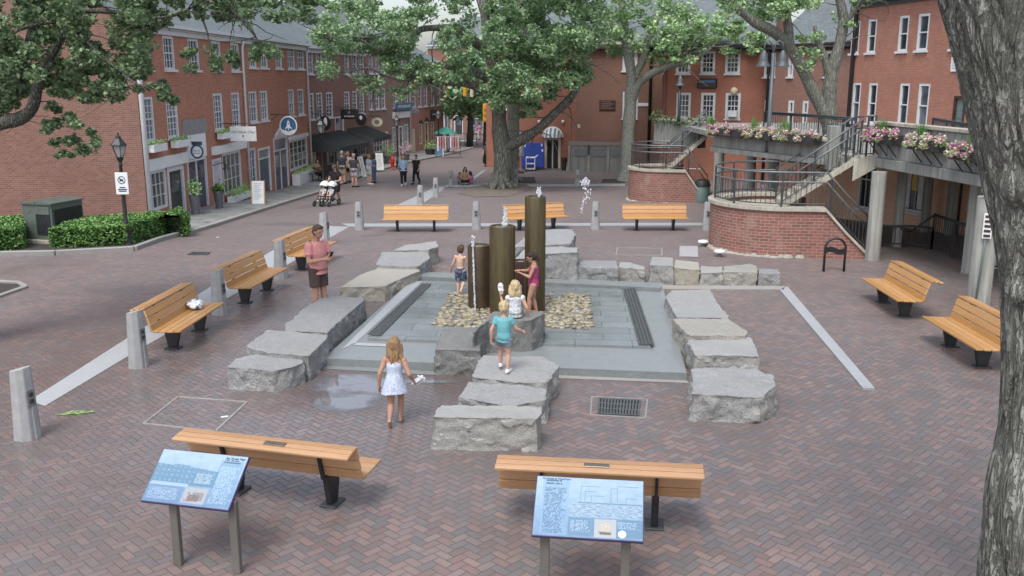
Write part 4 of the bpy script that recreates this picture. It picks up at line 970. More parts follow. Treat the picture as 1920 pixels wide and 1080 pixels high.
# ------------------------------------------------------------------ benches
def make_bench():
    t = thing('park_bench', 'x', 'bench')
    L = 2.12
    def board(mb, y0, z0, y1, z1, th=.035):
        mb.bar((-L / 2, (y0 + y1) / 2, (z0 + z1) / 2), (L / 2, (y0 + y1) / 2, (z0 + z1) / 2), *( (math.hypot(y1 - y0, z1 - z0), th)), up=V((0, -(z1 - z0), (y1 - y0))))
    mb = MB()
    S = [(-.27, .432), (-.14, .425), (-.01, .42), (.12, .418), (.235, .42)]
    for (a, b), (c, d) in zip(S[:-1], S[1:]): board(mb, a, b, c - .011, d)
    seat = mb.build('seat', M['wood'], t, bevel=.01, seg=2)
    mb = MB()
    B = [(.235, .42), (.27, .545), (.305, .67), (.345, .80)]
    for (a, b), (c, d) in zip(B[:-1], B[1:]): board(mb, a, b, c, d - .013)
    mb.build('backrest', M['wood'], t, bevel=.01, seg=2)
    mb = MB()
    T = [(.335, .822), (.43, .815), (.52, .803), (.61, .785)]
    for (a, b), (c, d) in zip(T[:-1], T[1:]): board(mb, a, b, c - .014, d)
    mb.build('back_ledge', M['wood'], t, bevel=.01, seg=2)
    for s in (-.6, .6):
        mb = MB()
        mb.add([(s - .035, .0, .02), (s + .035, .0, .02), (s + .035, .16, .02), (s - .035, .16, .02), (s - .035, -.1, .4), (s + .035, -.1, .4), (s + .035, .24, .4), (s - .035, .24, .4)],
               [(3, 2, 1, 0), (4, 5, 6, 7), (0, 1, 5, 4), (1, 2, 6, 5), (2, 3, 7, 6), (3, 0, 4, 7)])
        lg = mb.build('leg', M['black'], t, bevel=.008)
        MB().bar((s, .27, .385), (s, .385, .8), .05, .03, (1, 0, 0)).build('bracket', M['black'], lg)
        MB().box((s, .08, .012), (.2, .26, .024)).build('base_plate', M['iron'], lg, bevel=.005)
    return t
bench0 = make_bench(); used = [0]
def place_bench(p1, p2, front, label, grp, pink=False, plaque=False):
    a, b = G(*p1), G(*p2); c = (a + b) / 2; d = b - a; ang = math.atan2(d.y, d.x)
    # local -y must face 'front'
    n = V((math.sin(ang), -math.cos(ang), 0))
    if n.dot(V((*front, 0))) < 0: ang += math.pi; n = -n
    o = bench0 if not used[0] else copy_tree(bench0); used[0] = 1
    o.location = (c.x + n.x * .08, c.y + n.y * .08, gz(c.y)); o.rotation_euler = (0, 0, ang)
    tag(o, label, 'bench', grp)
    if pink:
        for ch in o.children:
            if 'leg' not in ch.name: ch.data = ch.data.copy(); ch.data.materials[0] = M['wood_pink']
    if plaque:
        MB().box((plaque, .47, .825), (.26, .075, .014), M=Matrix.Rotation(-.12, 3, 'X')).build('plaque', M['plaque'], o, bevel=.004)
    return o
M['plaque'] = paint('brass plaque', (.2, .17, .13), .35, .6, .3, 20, .1)
gb = 'teak benches round the fountain'
place_bench((742, 434), (818, 434), (0, -1), 'teak bench by itself before the brick street, behind the pale block row', gb)
place_bench((967, 432), (1044, 429), (0, -1), 'teak bench partly hidden by the tallest pipe', gb)
place_bench((1190, 432), (1265, 432), (0, -1), 'teak bench in front of the round brick stair wall', gb)
bt = place_bench((325, 653), (375, 619), (1, 0), 'teak bench with a bundle of clothes on it', gb)
place_bench((461, 567), (500, 545), (1, 0), 'teak bench between the clothes bench and the man', gb)
place_bench((564, 506), (600, 488), (1, 0), 'teak bench right behind the man in pink', gb)
place_bench((1655, 567), (1696, 594), (-1, -.4), 'teak bench nearer the curved wall, facing the fountain', gb)
place_bench((1783, 651), (1839, 687), (-1, -.4), 'teak bench in front of the thick concrete column', gb)
place_bench((446, 921), (624, 944), (0, 1), 'teak bench with its back to us behind the photo board of houses', gb, True, -.15)
place_bench((1015, 973), (1230, 985), (0, 1), 'pinkish teak bench seen from behind, over the board with the ship', gb, True, .02)
# bundle of clothes
q = wm(bt); mb = MB(); rnd = random.Random(2)
for k in range(9):
    mb.ball((.55 + rnd.uniform(-.12, .12), .08 + rnd.uniform(-.07, .07), .5 + rnd.uniform(-.02, .07)), (rnd.uniform(.07, .13), rnd.uniform(.06, .1), rnd.uniform(.04, .065)), 12, 8, Matrix.Rotation(rnd.uniform(0, 3), 3, 'Z'))
M['bundle'] = (lambda t: t.set(t.ramp(t.noise(t.co(), 9, 3), [(.38, (.12, .14, .2)), (.46, (.65, .68, .74)), (.6, (.8, .8, .84)), (.68, (.2, .22, .28))]), .9))(MT('patterned towel'))
side = 1 if (q @ V((.55, 0, 0))).y > (q @ V((-.55, 0, 0))).y else -1
o = thing('towel_bundle', 'white and grey bundle of clothes lying on a bench seat', 'bundle', q @ V((0, 0, 0)), math.atan2((q.to_3x3() @ V((side, 0, 0))).y, (q.to_3x3() @ V((side, 0, 0))).x))
if side < 0:
    for v in mb.v: v.y = -v.y
ob = mb.build('folded_cloth', M['bundle'], o, smooth=True)
rm = ob.modifiers.new('r', 'REMESH'); rm.mode = 'VOXEL'; rm.voxel_size = .012

# ------------------------------------------------------------------ granite bollards with sockets
def make_bollard():
    t = thing('granite_bollard', 'x', 'bollard')
    mb = MB(); n = 8; rings = []
    for z, r in ((-.02, .15), (.0, .15), (.45, .132), (.9, .113)):
        rings.append([V((math.copysign(1, math.cos(a)) * min(1, abs(math.cos(a)) * 1.25) * r, math.copysign(1, math.sin(a)) * min(1, abs(math.sin(a)) * 1.25) * r, z)) for a in [2 * math.pi * (j + .5) / n for j in range(n)]])
    for v in rings[-1]: v.z += -.06 * v.y / .113 * .5 + .02
    vs = [v for r in rings for v in r]
    fs = [(i * n + j, i * n + (j + 1) % n, (i + 1) * n + (j + 1) % n, (i + 1) * n + j) for i in range(3) for j in range(n)] + [[3 * n + j for j in range(n)]]
    mb.add(vs, fs).build('shaft', M['bollard'], t, bevel=.012, seg=2)
    a = math.atan(.037 / .9)
    def on(z): return -(.15 - .041 * z) - .004
    pl = MB().box((0, on(.55), .55), (.125, .024, .22), M=Matrix.Rotation(-a * .9, 3, 'X')).build('socket_plate', M['socket'], t, bevel=.006)
    for dz in (.045, -.045): MB().box((0, on(.55 + dz) - .013, .55 + dz), (.062, .02, .06)).build('socket_cover', M['bin_dark'], pl, bevel=.008)
    MB().bar((0, on(.44), .44), (0, on(.0), .0), .022, .022, (0, 1, 0)).build('conduit', M['plastic_w'] if False else M['strip'], t)
    return t
M['socket'] = paint('brushed socket plate', (.24, .25, .26), .4, .5, .1, 8, 0)
bol0 = make_bollard(); usedb = [0]
def place_bollard(px, py, face, label, s=1.0):
    p = G(px, py); o = bol0 if not usedb[0] else copy_tree(bol0); usedb[0] = 1
    p = p + V((0, .15, 0)); o.location = (p.x, p.y, gz(p.y)); o.rotation_euler = (0, 0, math.atan2(face[1], face[0]) + math.pi / 2); o.scale = (s, s, s)
    return tag(o, label, 'bollard', 'granite bollards with power sockets')
FE, FS = (1, -.42), (0, -1)
for a in [(42, 828, FE, 'nearest granite bollard at the end of the pale diagonal strip', 1.05), (254, 692, FE, 'granite bollard just before the bench with the clothes bundle', 1.03), (408, 592, FE, 'granite bollard between the clothes bench and the next bench'),
          (524, 524, FE, 'granite bollard two steps left of the man in pink'), (607, 458, FE, 'granite bollard directly behind the head of the man in pink'), (673, 432, FS, 'granite bollard at the bend of the pale strip'),
          (893, 431, FS, 'granite bollard behind the shortest pipe'), (1117, 431, FS, 'granite bollard between the pipe bench and the last back bench'), (1327, 432, FS, 'granite bollard pressed against the round brick wall'),
          (788, 389, FS, 'granite bollard rising behind the first back bench'), (817, 370, FS, 'granite bollard beside the street strip, third from the big tree'), (845, 350, FS, 'granite bollard beside the seated woman and children', .95),
          (967, 347, FS, 'granite bollard in front of the second grey trunk', .95), (1083, 349, FS, 'granite bollard standing alone before the board gates', .95)]:
    place_bollard(a[0], a[1], a[2], a[3], a[4] if len(a) > 4 else 1.0)

# ------------------------------------------------------------------ interpretive boards
def board_mat(name, kind):
    t = MT(name); u = t.n('UVMap').outputs[0]; X, Y, Z = t.xyz(u)
    n = t.noise(u, 9, 6, .7); n2 = t.noise(t.comb(X * 3, Y * 9), 7, 6, .7)
    grad = t.ramp(Y, [(0, (.22, .36, .55)), (.35, (.32, .5, .68)), (.6, (.5, .68, .8)), (1, (.66, .79, .86))])
    c = t.mix(.22, grad, t.ramp(n, [(.35, (.3, .42, .58)), (.65, (.9, .95, 1))]))
    def box(x0, x1, y0, y1): return X.gt(x0) * X.rsub(x1).gt(0.0) * Y.gt(y0) * Y.rsub(y1).gt(0.0)
    def words(x0, x1, y0, y1, rows, ink=(.1, .17, .3), dens=.42):
        nonlocal c
        row = (Y * rows).floor(); fy = Y * rows - row
        wn = t.white(t.comb((X * 120).floor(), row, 1.0)); edge = t.white(t.comb(row, 3.0, 2.0))
        m = box(x0, x1, y0, y1) * fy.gt(.4) * wn.gt(dens) * (edge * .06 + X).rsub(x1).gt(0.0)
        c = t.mix(m * .75, c, ink)
    def block(x0, x1, y0, y1, colr, f=.7):
        nonlocal c
        c = t.mix(box(x0, x1, y0, y1) * f, c, colr)
    if kind == 'houses':
        # roofline of old houses against a pale sky
        sk = (X * 5.0).floor(); st = t.white(t.comb(sk, 7.0, 1.0)); roof = st * .12 + .66 - X * .08
        m = Y.gt(.36) * (roof - Y).gt(0.0) * X.rsub(.74).gt(0.0)
        c = t.mix(m * .75, c, (.16, .33, .45)); 
        win = (X * 34).fmod(2.0).gt(1.0) * (Y * 22).fmod(2.0).gt(1.0) * n2.gt(.5)
        c = t.mix(m * win * .55, c, (.55, .7, .78))
        block(.02, .45, .33, .39, (.75, .86, .9), .6)
        block(.5, .68, .42, .6, (.62, .74, .8), .7)
        words(.5, .68, .45, .58, 26, (.12, .22, .32), .5)
        block(.72, .98, .05, .9, (.2, .4, .56), .45); words(.74, .97, .08, .78, 46, (.78, .88, .95), .35); words(.75, .96, .84, .92, 24, (.06, .12, .22), .2)
        block(.0, .42, .0, .32, (.2, .32, .48), .5); words(.03, .4, .06, .28, 46, (.7, .8, .9), .35)
        block(.44, .7, .04, .33, (.66, .62, .58), .95); block(.5, .63, .08, .2, (.36, .2, .17), .8); block(.55, .67, .1, .25, (.3, .24, .24), .6)
        words(.46, .6, .06, .24, 30, (.2, .16, .15), .5)
    else:
        block(.06, .31, .03, .97, (.38, .6, .78), .55); words(.08, .29, .05, .82, 46, (.08, .15, .28), .3); words(.09, .28, .87, .95, 20, (.05, .1, .2), .15)
        m = box(.33, 1.0, .34, .58); tw = t.ramp(n2, [(.38, (.2, .32, .44)), (.55, (.62, .74, .82)), (.7, (.82, .9, .93))])
        c = t.mix(m * .8, c, tw); block(.4, .99, .575, .59, (.12, .2, .3), .7)
        block(.32, 1.0, .03, .33, (.2, .36, .5), .75); words(.34, .54, .1, .29, 46, (.72, .82, .9), .35); words(.77, .98, .17, .29, 46, (.72, .82, .9), .35)
        block(.56, .76, .02, .32, (.72, .7, .66), .95)
        for x, y0, y1, x1 in ((.42, .6, .86, .6), (.46, .6, .77, .56), (.52, .6, .7, .64), (.7, .6, .84, .76), (.76, .62, .88, .96), (.84, .6, .68, .94)):
            block(x, x + .004, y0, y1, (.16, .24, .34), .8); block(x, x1, y1, y1 + .008, (.16, .24, .34), .8)
    c = t.mix(1.0, c, (.47, .53, .6), 'MULTIPLY'); t.set(c, .25, 0, .5)
    return t.m
def info_board(TL, TR, BR, BL, kind, label, posts):
    zb, zt = .70, 1.06
    P = [atz(*BL, zb), atz(*BR, zb), atz(*TR, zt), atz(*TL, zt)]
    c = sum(P, V()) / 4; ex = ((P[1] - P[0]) + (P[2] - P[3])).normalized(); ey = ((P[3] - P[0]) + (P[2] - P[1])); ey = (ey - ex * ey.dot(ex)).normalized()
    W = ((P[1] - P[0]).length + (P[2] - P[3]).length) / 2; H = ((P[3] - P[0]).length + (P[2] - P[1]).length) / 2
    rz = math.atan2(ex.y, ex.x)
    t = thing('info_board', label, 'information board', (c.x, c.y, 0), rz, 'slanted history boards')
    til = math.atan2(ey.z, math.hypot(ey.x, ey.y)); Mx = Matrix.Rotation(til, 3, 'X')
    def L(x, y, z): return Mx @ V((x, y, z)) + V((0, 0, c.z))
    mb = MB(); mb.box((0, 0, c.z), (W, H, .035), M=Mx); mb.build('panel', M['panel_edge'], t, bevel=.004)
    mb = MB(); mb.add([L(-W / 2 + .008, -H / 2 + .008, .0205), L(W / 2 - .008, -H / 2 + .008, .0205), L(W / 2 - .008, H / 2 - .008, .0205), L(-W / 2 + .008, H / 2 - .008, .0205)], [(0, 1, 2, 3)], [[(0, 0), (1, 0), (1, 1), (0, 1)]])
    g = mb.build('printed_sheet', board_mat('printed board ' + kind, kind), t)
    if kind == 'ship':
        mb = MB(); cx, cy = (.66 - .5) * W, (.17 - .5) * H
        mb.m = 0
        for k, (dx, dy, w_, h_) in enumerate(((-.03, .02, .03, .05), (0, .03, .03, .06), (.03, .02, .028, .05), (-.03, -.012, .03, .02), (0, -.01, .034, .03), (.03, -.012, .03, .02), (-.055, .0, .02, .03))):
            mb.add([L(cx + dx - w_ / 2, cy + dy - h_ / 2, .023), L(cx + dx + w_ / 2, cy + dy - h_ / 2, .023), L(cx + dx + w_ / 2.6, cy + dy + h_ / 2, .023), L(cx + dx - w_ / 2.4, cy + dy + h_ / 2, .023)], [(0, 1, 2, 3)])
        mb.build('ship_sails', M['sail'], t)
        mb = MB(); mb.add([L(cx - .06, cy - .03, .0228), L(cx + .055, cy - .032, .0228), L(cx + .045, cy - .055, .0228), L(cx - .045, cy - .055, .0228)], [(3, 2, 1, 0)]); mb.build('ship_hull', M['hull'], t)
        mb = MB(); mx, my = (.81 - .5) * W, (.1 - .5) * H; mb.add([L(mx + .036 * math.cos(a), my + .036 * math.sin(a), .0226) for a in [k * math.pi / 12 for k in range(24)]], [list(range(24))]); mb.build('seal', M['seal'], t)
    if kind == 'houses': text_part('Inn Street Mall', .034, M['ink'], t, L((.86 - .5) * W, (.93 - .5) * H, .022), (til, 0, 0))
    else: text_part('Inn Street & Waterfront', .026, M['ink'], t, L((.19 - .5) * W, (.955 - .5) * H, .022), (til, 0, 0))
    inv = wm(t).inverted()
    for (px, py) in posts:
        p = inv @ G(px, py); s_ = 1
        yy = -H / 2 * math.cos(til) * .55; zt_ = (c.z + yy * math.tan(til)) - .02
        MB().bar((p.x, yy + .02, 0), (p.x, yy + .02, zt_), .085, .06, (0, 1, 0)).build('post', M['post_metal'], t, bevel=.006)
M['panel_edge'] = paint('deep violet board edge', (.05, .04, .12), .4, 0, .1, 5, 0)
M['sail'] = paint('printed sail grey', (.42, .38, .33), .5, 0, .2, 30, 0); M['hull'] = paint('printed hull dark', (.12, .1, .09), .5, 0, .2, 30, 0)
M['seal'] = paint('printed pale seal', (.6, .72, .82), .4, 0, .25, 60, 0); M['ink'] = paint('printed ink', (.03, .06, .12), .5, 0, .1, 5, 0)
info_board((305, 842), (466, 858), (433, 960), (268, 941), 'houses', 'slanted blue board with an old photograph of houses', [(330, 1064), (437, 1082)])
info_board((1010, 893), (1212, 904), (1202, 1018), (993, 1006), 'ship', 'slanted blue board with a sailing ship picture and a round seal', [(1028, 1082), (1171, 1092)])

# ------------------------------------------------------------------ lamps
def lantern(px, pyb, pyt, label, sign=False, face=0):
    p = G(px, pyb); h = top_z(px + (-12 if px < 300 else 0), pyt, p.y) - gz(p.y)
    t = thing('street_lamp', label, 'street lamp', (p.x, p.y, gz(p.y)), face, 'black lantern street lamps')
    s = h / 3.55
    k = [(.15, 0), (.15, .05), (.105, .1), (.1, .5), (.115, .52), (.085, .56), (.06, .62), (.055, 1.5), (.045, 2.55), (.06, 2.57), (.045, 2.6), (.05, 2.66), (.09, 2.72), (.1, 2.78), (.08, 2.8)]
    MB().lathe([(r * (.7 + .3 * s), z * s) for r, z in k], n=18).build('pole', M['black'], t, auto=45)
    MB().lathe([(.1 * s, 2.8 * s), (.22 * s, 3.15 * s)], n=6).build('glass', M['lampglass'], t)
    mb = MB()
    for j in range(6):
        a = j * math.pi / 3; mb.bar((.105 * s * math.cos(a), .105 * s * math.sin(a), 2.8 * s), (.225 * s * math.cos(a), .225 * s * math.sin(a), 3.16 * s), .016 * s, .016 * s)
    MB().lathe([(.03 * s, 2.82 * s), (.035 * s, 3.0 * s), (.02 * s, 3.08 * s)], n=8).build('bulb', M['plastic_w'], t)
    mb.build('lantern_frame', M['lamp_dark'], t)
    MB().lathe([(.26 * s, 3.14 * s), (.25 * s, 3.18 * s), (.1 * s, 3.36 * s), (.09 * s, 3.42 * s), (.03 * s, 3.46 * s), (.02 * s, 3.55 * s)], n=6).build('lantern_cap', M['lamp_dark'], t, auto=20)
    if sign:
        g = MB().box((0.02, -.075, 1.98 * s), (.36, .02, .62), rz=0).build('sign_plate', M['white2'], t, bevel=.01)
        mb = MB(); mb.tube([(.02 + .1 * math.cos(a), -.09, 2.09 * s + .1 * math.sin(a)) for a in [j * math.pi / 10 for j in range(20)]], .009, 5, closed=True)
        mb.bar((-.05, -.09, 2.09 * s + .07), (.09, -.09, 2.09 * s - .07), .016, .01, (0, 1, 0)); mb.bar((-.02, -.09, 2.09 * s + .05), (-.02, -.09, 2.09 * s - .05), .02, .01, (0, 1, 0)); mb.box((.03, -.09, 2.09 * s), (.07, .01, .05))
        mb.build('symbol', M['ink'], g)
        mb = MB()
        for z, w_ in ((1.86, .16), (1.8, .26), (1.745, .22)): mb.box((.03, -.088, z * s), (w_, .006, .03))
        mb.build('lettering', M['ink'], g)
    return t
lantern(240, 461, 248, 'black lantern lamp with a white notice plate by the clipped hedge', True)
lantern(607, 357, 219, 'black lantern lamp in front of the nearer awning')
lantern(746, 316, 214, 'black lantern lamp beside the red hydrant')
lantern(823, 291, 204, 'farthest black lantern lamp by the corner shop')
# ------------------------------------------------------------------ facades
class Fac:
    def __init__(s, A, B):
        s.A = V((A[0], A[1], 0)); s.B = V((B[0], B[1], 0)); s.ex = (s.B - s.A); s.L = s.ex.length; s.ex.normalize()
        s.ey = V((-s.ex.y, s.ex.x, 0)); s.rz = math.atan2(s.ex.y, s.ex.x)
    def sz(s, px, py):
        d = ray(px, py); t = s.ey.dot(s.A - CAM) / s.ey.dot(d); p = CAM + d * t
        return (p - s.A).dot(s.ex), p.z
    def s_(s, px, py=250): return s.sz(px, py)[0]
    def z_(s, px, py): return s.sz(px, py)[1]
    def pt(s, a, z=0, y=0): return s.A + s.ex * a + s.ey * y + V((0, 0, z))
    def span(s, x0, x1, y): return s.s_(x0, y), s.s_(x1, y)
def house(name, label, fac, s0, s1, zb, ze, depth, mat, side=None, roof=2.6, over=.25, eave=M['white'], opens=(), cat='building', ridge=.5, rev=.14, roofmat=None):
    o = fac.pt(s0); t = thing(name, label, cat, (o.x, o.y, 0), fac.rz); t['s0'] = s0
    L = s1 - s0
    xs = sorted({0.0, L, *[min(max(a - s0, 0), L) for q in opens for a in q[:2]]}); zs = sorted({zb, ze, *[min(max(b, zb), ze) for q in opens for b in q[2:4]]})
    mb = MB()
    def hole(x, z): return any(q[0] - s0 < x < q[1] - s0 and q[2] < z < q[3] for q in opens)
    for x0, x1 in zip(xs, xs[1:]):
        for z0, z1 in zip(zs, zs[1:]):
            if x1 - x0 < 1e-5 or z1 - z0 < 1e-5 or hole((x0 + x1) / 2, (z0 + z1) / 2): continue
            mb.quad((x0, 0, z0), (x1, 0, z0), (x1, 0, z1), (x0, 0, z1))
    for a, b, c, d in [q[:4] for q in opens]:
        a -= s0; b -= s0
        mb.quad((a, 0, c), (a, rev, c), (b, rev, c), (b, 0, c)); mb.quad((a, 0, d), (b, 0, d), (b, rev, d), (a, rev, d))
        mb.quad((a, 0, c), (a, 0, d), (a, rev, d), (a, rev, c)); mb.quad((b, 0, c), (b, rev, c), (b, rev, d), (b, 0, d))
        mb.m = 2; mb.quad((a, rev, c), (b, rev, c), (b, rev, d), (a, rev, d)); mb.m = 0
    mb.m = 1
    mb.quad((0, depth, zb), (0, 0, zb), (0, 0, ze), (0, depth, ze)); mb.quad((L, 0, zb), (L, depth, zb), (L, depth, ze), (L, 0, ze)); mb.quad((L, depth, zb), (0, depth, zb), (0, depth, ze), (L, depth, ze))
    if roof:
        r = depth * ridge; mb.add([(0, 0, ze), (0, depth, ze), (0, r, ze + roof)], [(1, 0, 2)]); mb.add([(L, 0, ze), (L, depth, ze), (L, r, ze + roof)], [(0, 1, 2)])
    wl = mb.build('wall', [mat, side or mat, M['dark_room']], t)
    mb = MB()
    if roof:
        k = roof / (depth * ridge); r = depth * ridge
        mb.add([(-.12, -over, ze - over * k + .16), (L + .12, -over, ze - over * k + .16), (L + .12, r, ze + roof + .16), (-.12, r, ze + roof + .16), (L + .12, depth + .2, ze + .1), (-.12, depth + .2, ze + .1),
                (-.12, -over, ze - over * k + .06), (L + .12, -over, ze - over * k + .06), (L + .12, r, ze + roof + .02), (-.12, r, ze + roof + .02)],
               [(0, 1, 2, 3), (3, 2, 4, 5), (0, 6, 7, 1), (1, 7, 8, 2), (3, 9, 6, 0)])
    else: mb.bb((-.05, -.05, ze), (L + .05, depth, ze + .12))
    mb.build('roof', roofmat or M['roof'], t)
    if eave:
        mb = MB(); mb.bb((-.02, -over + .04, ze - .12), (L + .02, -.012, ze - .02)); mb.bb((-.02, -.1, ze - .3), (L + .02, -.004, ze - .125)); mb.bb((-.02, -over - .08, ze - .06), (L + .02, -over + .035, ze + .05)); mb.build('cornice', eave, t)
    return t
M['dark_room'] = paint('dim interior', (.03, .03, .034), .9, 0, .2, 3, 0)
def window(t, s0, s1, z0, z1, cols=3, rows=2, sill=True, fw=.09, y=.05, trim=None, glassm=None, lintel=False, mun=.022, single=False, name='window'):
    trim = trim or M['white']; a, b = s0 - t['s0'], s1 - t['s0']
    mb = MB()
    mb.bb((a, y - .04, z0), (a + fw, y + .05, z1)); mb.bb((b - fw, y - .04, z0), (b, y + .05, z1)); mb.bb((a + fw, y - .04, z1 - fw), (b - fw, y + .05, z1)); mb.bb((a + fw, y - .04, z0), (b - fw, y + .05, z0 + fw * .8))
    ga, gb_, g0, g1 = a + fw, b - fw, z0 + fw * .8, z1 - fw
    if not single: mb.bb((ga, y - .03, (g0 + g1) / 2 - .025), (gb_, y + .04, (g0 + g1) / 2 + .025))
    for i in range(1, cols):
        x = ga + (gb_ - ga) * i / cols; mb.bb((x - mun / 2, y - .01, g0), (x + mun / 2, y + .028, g1))
    nr = rows if single else rows * 2
    for j in range(1, nr):
        if not single and j == rows: continue
        z = g0 + (g1 - g0) * j / nr; mb.bb((ga, y - .008, z - mun / 2), (gb_, y + .026, z + mun / 2))
    w = mb.build(name, trim, t)
    MB().bb((ga, y + .03, g0), (gb_, y + .04, g1)).build('pane', glassm or M['glass'], w)
    if sill: MB().bb((a - .06, -.09, z0 - .09), (b + .06, y + .03, z0 - .003)).build('sill', trim, w)
    if lintel: MB().bb((a - .06, -.015, z1 + .003), (b + .06, y, z1 + .16)).build('lintel', trim, w)
    return w
def row(fac, xs, y0, y1, xm, grow=0.0):
    """spans of a row of windows: pixel columns -> (s0, s1, z0, z1) with one common level"""
    z1, z0 = fac.z_(xm, y0), fac.z_(xm, y1)
    return [(*fac.span(a, b, (y0 + y1) / 2), z0, z1) for a, b in xs]
def door(t, s0, s1, z0, z1, mat, leaves=1, lights=0, y=.06, trim=None, fw=.1, transom=0.0):
    trim = trim or M['white']; a, b = s0 - t['s0'], s1 - t['s0']; mb = MB()
    mb.bb((a, y - .08, z0), (a + fw, y + .04, z1)); mb.bb((b - fw, y - .08, z0), (b, y + .04, z1)); mb.bb((a + fw, y - .08, z1 - fw), (b - fw, y + .04, z1))
    zt = z1 - fw
    if transom: mb.bb((a + fw, y - .06, zt - transom - .06), (b - fw, y + .04, zt - transom)); zt = zt - transom - .06
    if leaves == 2: mb.bb(((a + b) / 2 - .045, y - .05, z0), ((a + b) / 2 + .045, y + .03, zt))
    d = mb.build('door', trim, t)
    w_ = (b - a - 2 * fw - (.09 if leaves == 2 else 0)) / leaves
    for k in range(leaves):
        x0 = a + fw + k * (w_ + .09); mb = MB(); mb.bb((x0, y, z0 + .01), (x0 + w_, y + .035, zt))
        for zz0, zz1 in ((.08, .42), (.48, .93)): mb.bb((x0 + w_ * .15, y - .015, z0 + (zt - z0) * zz0), (x0 + w_ * .85, y, z0 + (zt - z0) * zz1))
        mb.build('leaf', mat, d)
        if lights: MB().bb((x0 + w_ * .2, y - .02, z0 + (zt - z0) * .52), (x0 + w_ * .8, y - .0155, z0 + (zt - z0) * .9)).build('pane', M['glass'], d)
        MB().ball((x0 + w_ * (.88 if k == 0 else .12), y - .04, z0 + 1.0), .03, 8, 6).build('handle', M['rail_grey'], d)
    if transom: MB().bb((a + fw, y + .01, zt + .06), (b - fw, y + .02, z1 - fw)).build('transom', M['glass'], d)
    return d
def part_box(t, name, mat, s0, s1, y0, y1, z0, z1, bevel=0): return MB().bb((s0 - t['s0'], y0, z0), (s1 - t['s0'], y1, z1)).build(name, mat, t, bevel=bevel)
def downpipe(t, s, z0, z1, mat=None, r=.06, name='downpipe'): return MB().tube([(s - t['s0'], -.1, z0), (s - t['s0'], -.1, z1 - .3), (s - t['s0'], -.18, z1)], r, 8).build(name, mat or M['white'], t, smooth=True)
def greens(t, name, pts, r, n, mat, size=.07, seed=0, world=False, flat=.6, kind=None):
    """a tuft of leaves round each point"""
    rnd = random.Random(seed); mb = MB()
    for p in pts:
        for _ in range(n):
            d = V((rnd.gauss(0, 1), rnd.gauss(0, 1), rnd.gauss(0, flat))); d = d / max(.3, d.length) * r * rnd.random() ** .4
            leafq(mb, V(p) + d, size * rnd.uniform(.6, 1.3), rnd)
    o = mb.build(name, mat, t, world=world)
    return tag(o, kind=kind) if kind else o
def leafq(mb, c, s, rnd, droop=.3):
    a = rnd.uniform(0, 6.283); el = rnd.gauss(-droop, .6)
    u = V((math.cos(a) * math.cos(el), math.sin(a) * math.cos(el), math.sin(el)))
    w_ = u.cross(V((rnd.gauss(0, .5), rnd.gauss(0, .5), 1))).normalized() * s * .42
    u = u * s
    mb.add([c - u * .5, c + w_ - u * .05, c + u * .5, c - w_ - u * .05], [(0, 1, 2, 3)])

# ---- west row of brick shop houses
base_l = Fac(G(388, 393), G(577, 338))
s00 = base_l.s_(268, 300)
W = Fac(base_l.pt(s00), base_l.pt(base_l.L)); wz = lambda px: None
zE = W.z_(430, 66); gy = lambda s: gz(W.pt(s).y)
r1 = row(W, [(271, 283), (307, 327), (354, 373), (397, 414), (433, 448)], 77, 132, 400)
r2 = row(W, [(266, 288), (312, 333), (401, 418), (435, 450)], 175, 244, 409)
sp_ = W.s_(457, 200); s577 = W.s_(577, 200)
zs = gy(2) + KH
fl = lambda px: gz(W.pt(W.s_(px, 360)).y) + KH
sh1 = (*W.span(277, 313, 350), fl(290) + .3, W.z_(290, 319)); d1 = (*W.span(315, 346, 350), fl(330), W.z_(330, 311)); d2 = (*W.span(353, 389, 340), fl(370), W.z_(370, 296))
sh2 = (*W.span(418, 453, 320), fl(435) + .35, W.z_(435, 283)); d3 = (*W.span(399, 416, 330), fl(407), W.z_(407, 297))
H1 = house('brick_shop_house', 'orange brick shop house with the blank red side wall and stone door lintel', W, 0, sp_, -1.5, zE, 13, M['brick_orange'], M['brick_side'], opens=r1 + r2 + [sh1, d1, d2, sh2, d3], roof=3.6)
for q in r1: window(H1, *q, cols=3, rows=2)
for q in r2: window(H1, *q, cols=3, rows=3)
window(H1, *sh1, cols=4, rows=3, single=True, sill=False, glassm=M['shopglass'], fw=.12)
door(H1, *d1, M['dkgreen'], lights=1, fw=.16); door(H1, *d2, M['navy'], 2, 1); window(H1, *sh2, cols=4, rows=3, single=True, sill=False, glassm=M['shopglass'], fw=.13); door(H1, *d3, M['grey_door'])
part_box(H1, 'shop_fascia', M['white2'], W.s_(273, 310), W.s_(347, 300), -.14, -.005, sh1[3] + .02, sh1[3] + .42)
part_box(H1, 'shop_fascia', M['white2'], W.s_(396, 280), W.s_(457, 270), -.16, -.005, sh2[3] + .02, sh2[3] + .36)
pz = d2[3] + .02
part_box(H1, 'door_panel', M['white2'], d2[0], d2[1], -.06, -.004, pz, pz + .92); part_box(H1, 'stone_lintel', M['boulder'], d2[0] - .25, d2[1] + .25, -.05, -.003, pz + .93, pz + 1.5)
for q in (r2[0], r2[1], r2[2]):
    a, b = q[0] - .1, q[1] + .12
    bx = part_box(H1, 'window_box', M['white2'], a, b, -.36, -.1, q[2] - .36, q[2] - .1, .01)
    greens(H1, 'window_foliage', [(a + (b - a) * k / 5, -.23, q[2] - .06) for k in range(6)], .16, 40, M['leaf_pot'], .07, int(a * 10))
bx = part_box(H1, 'window_box', M['white2'], sh2[0] - .1, sh2[1] + .05, -.45, -.14, sh2[2] - .32, sh2[2] - .04, .01)
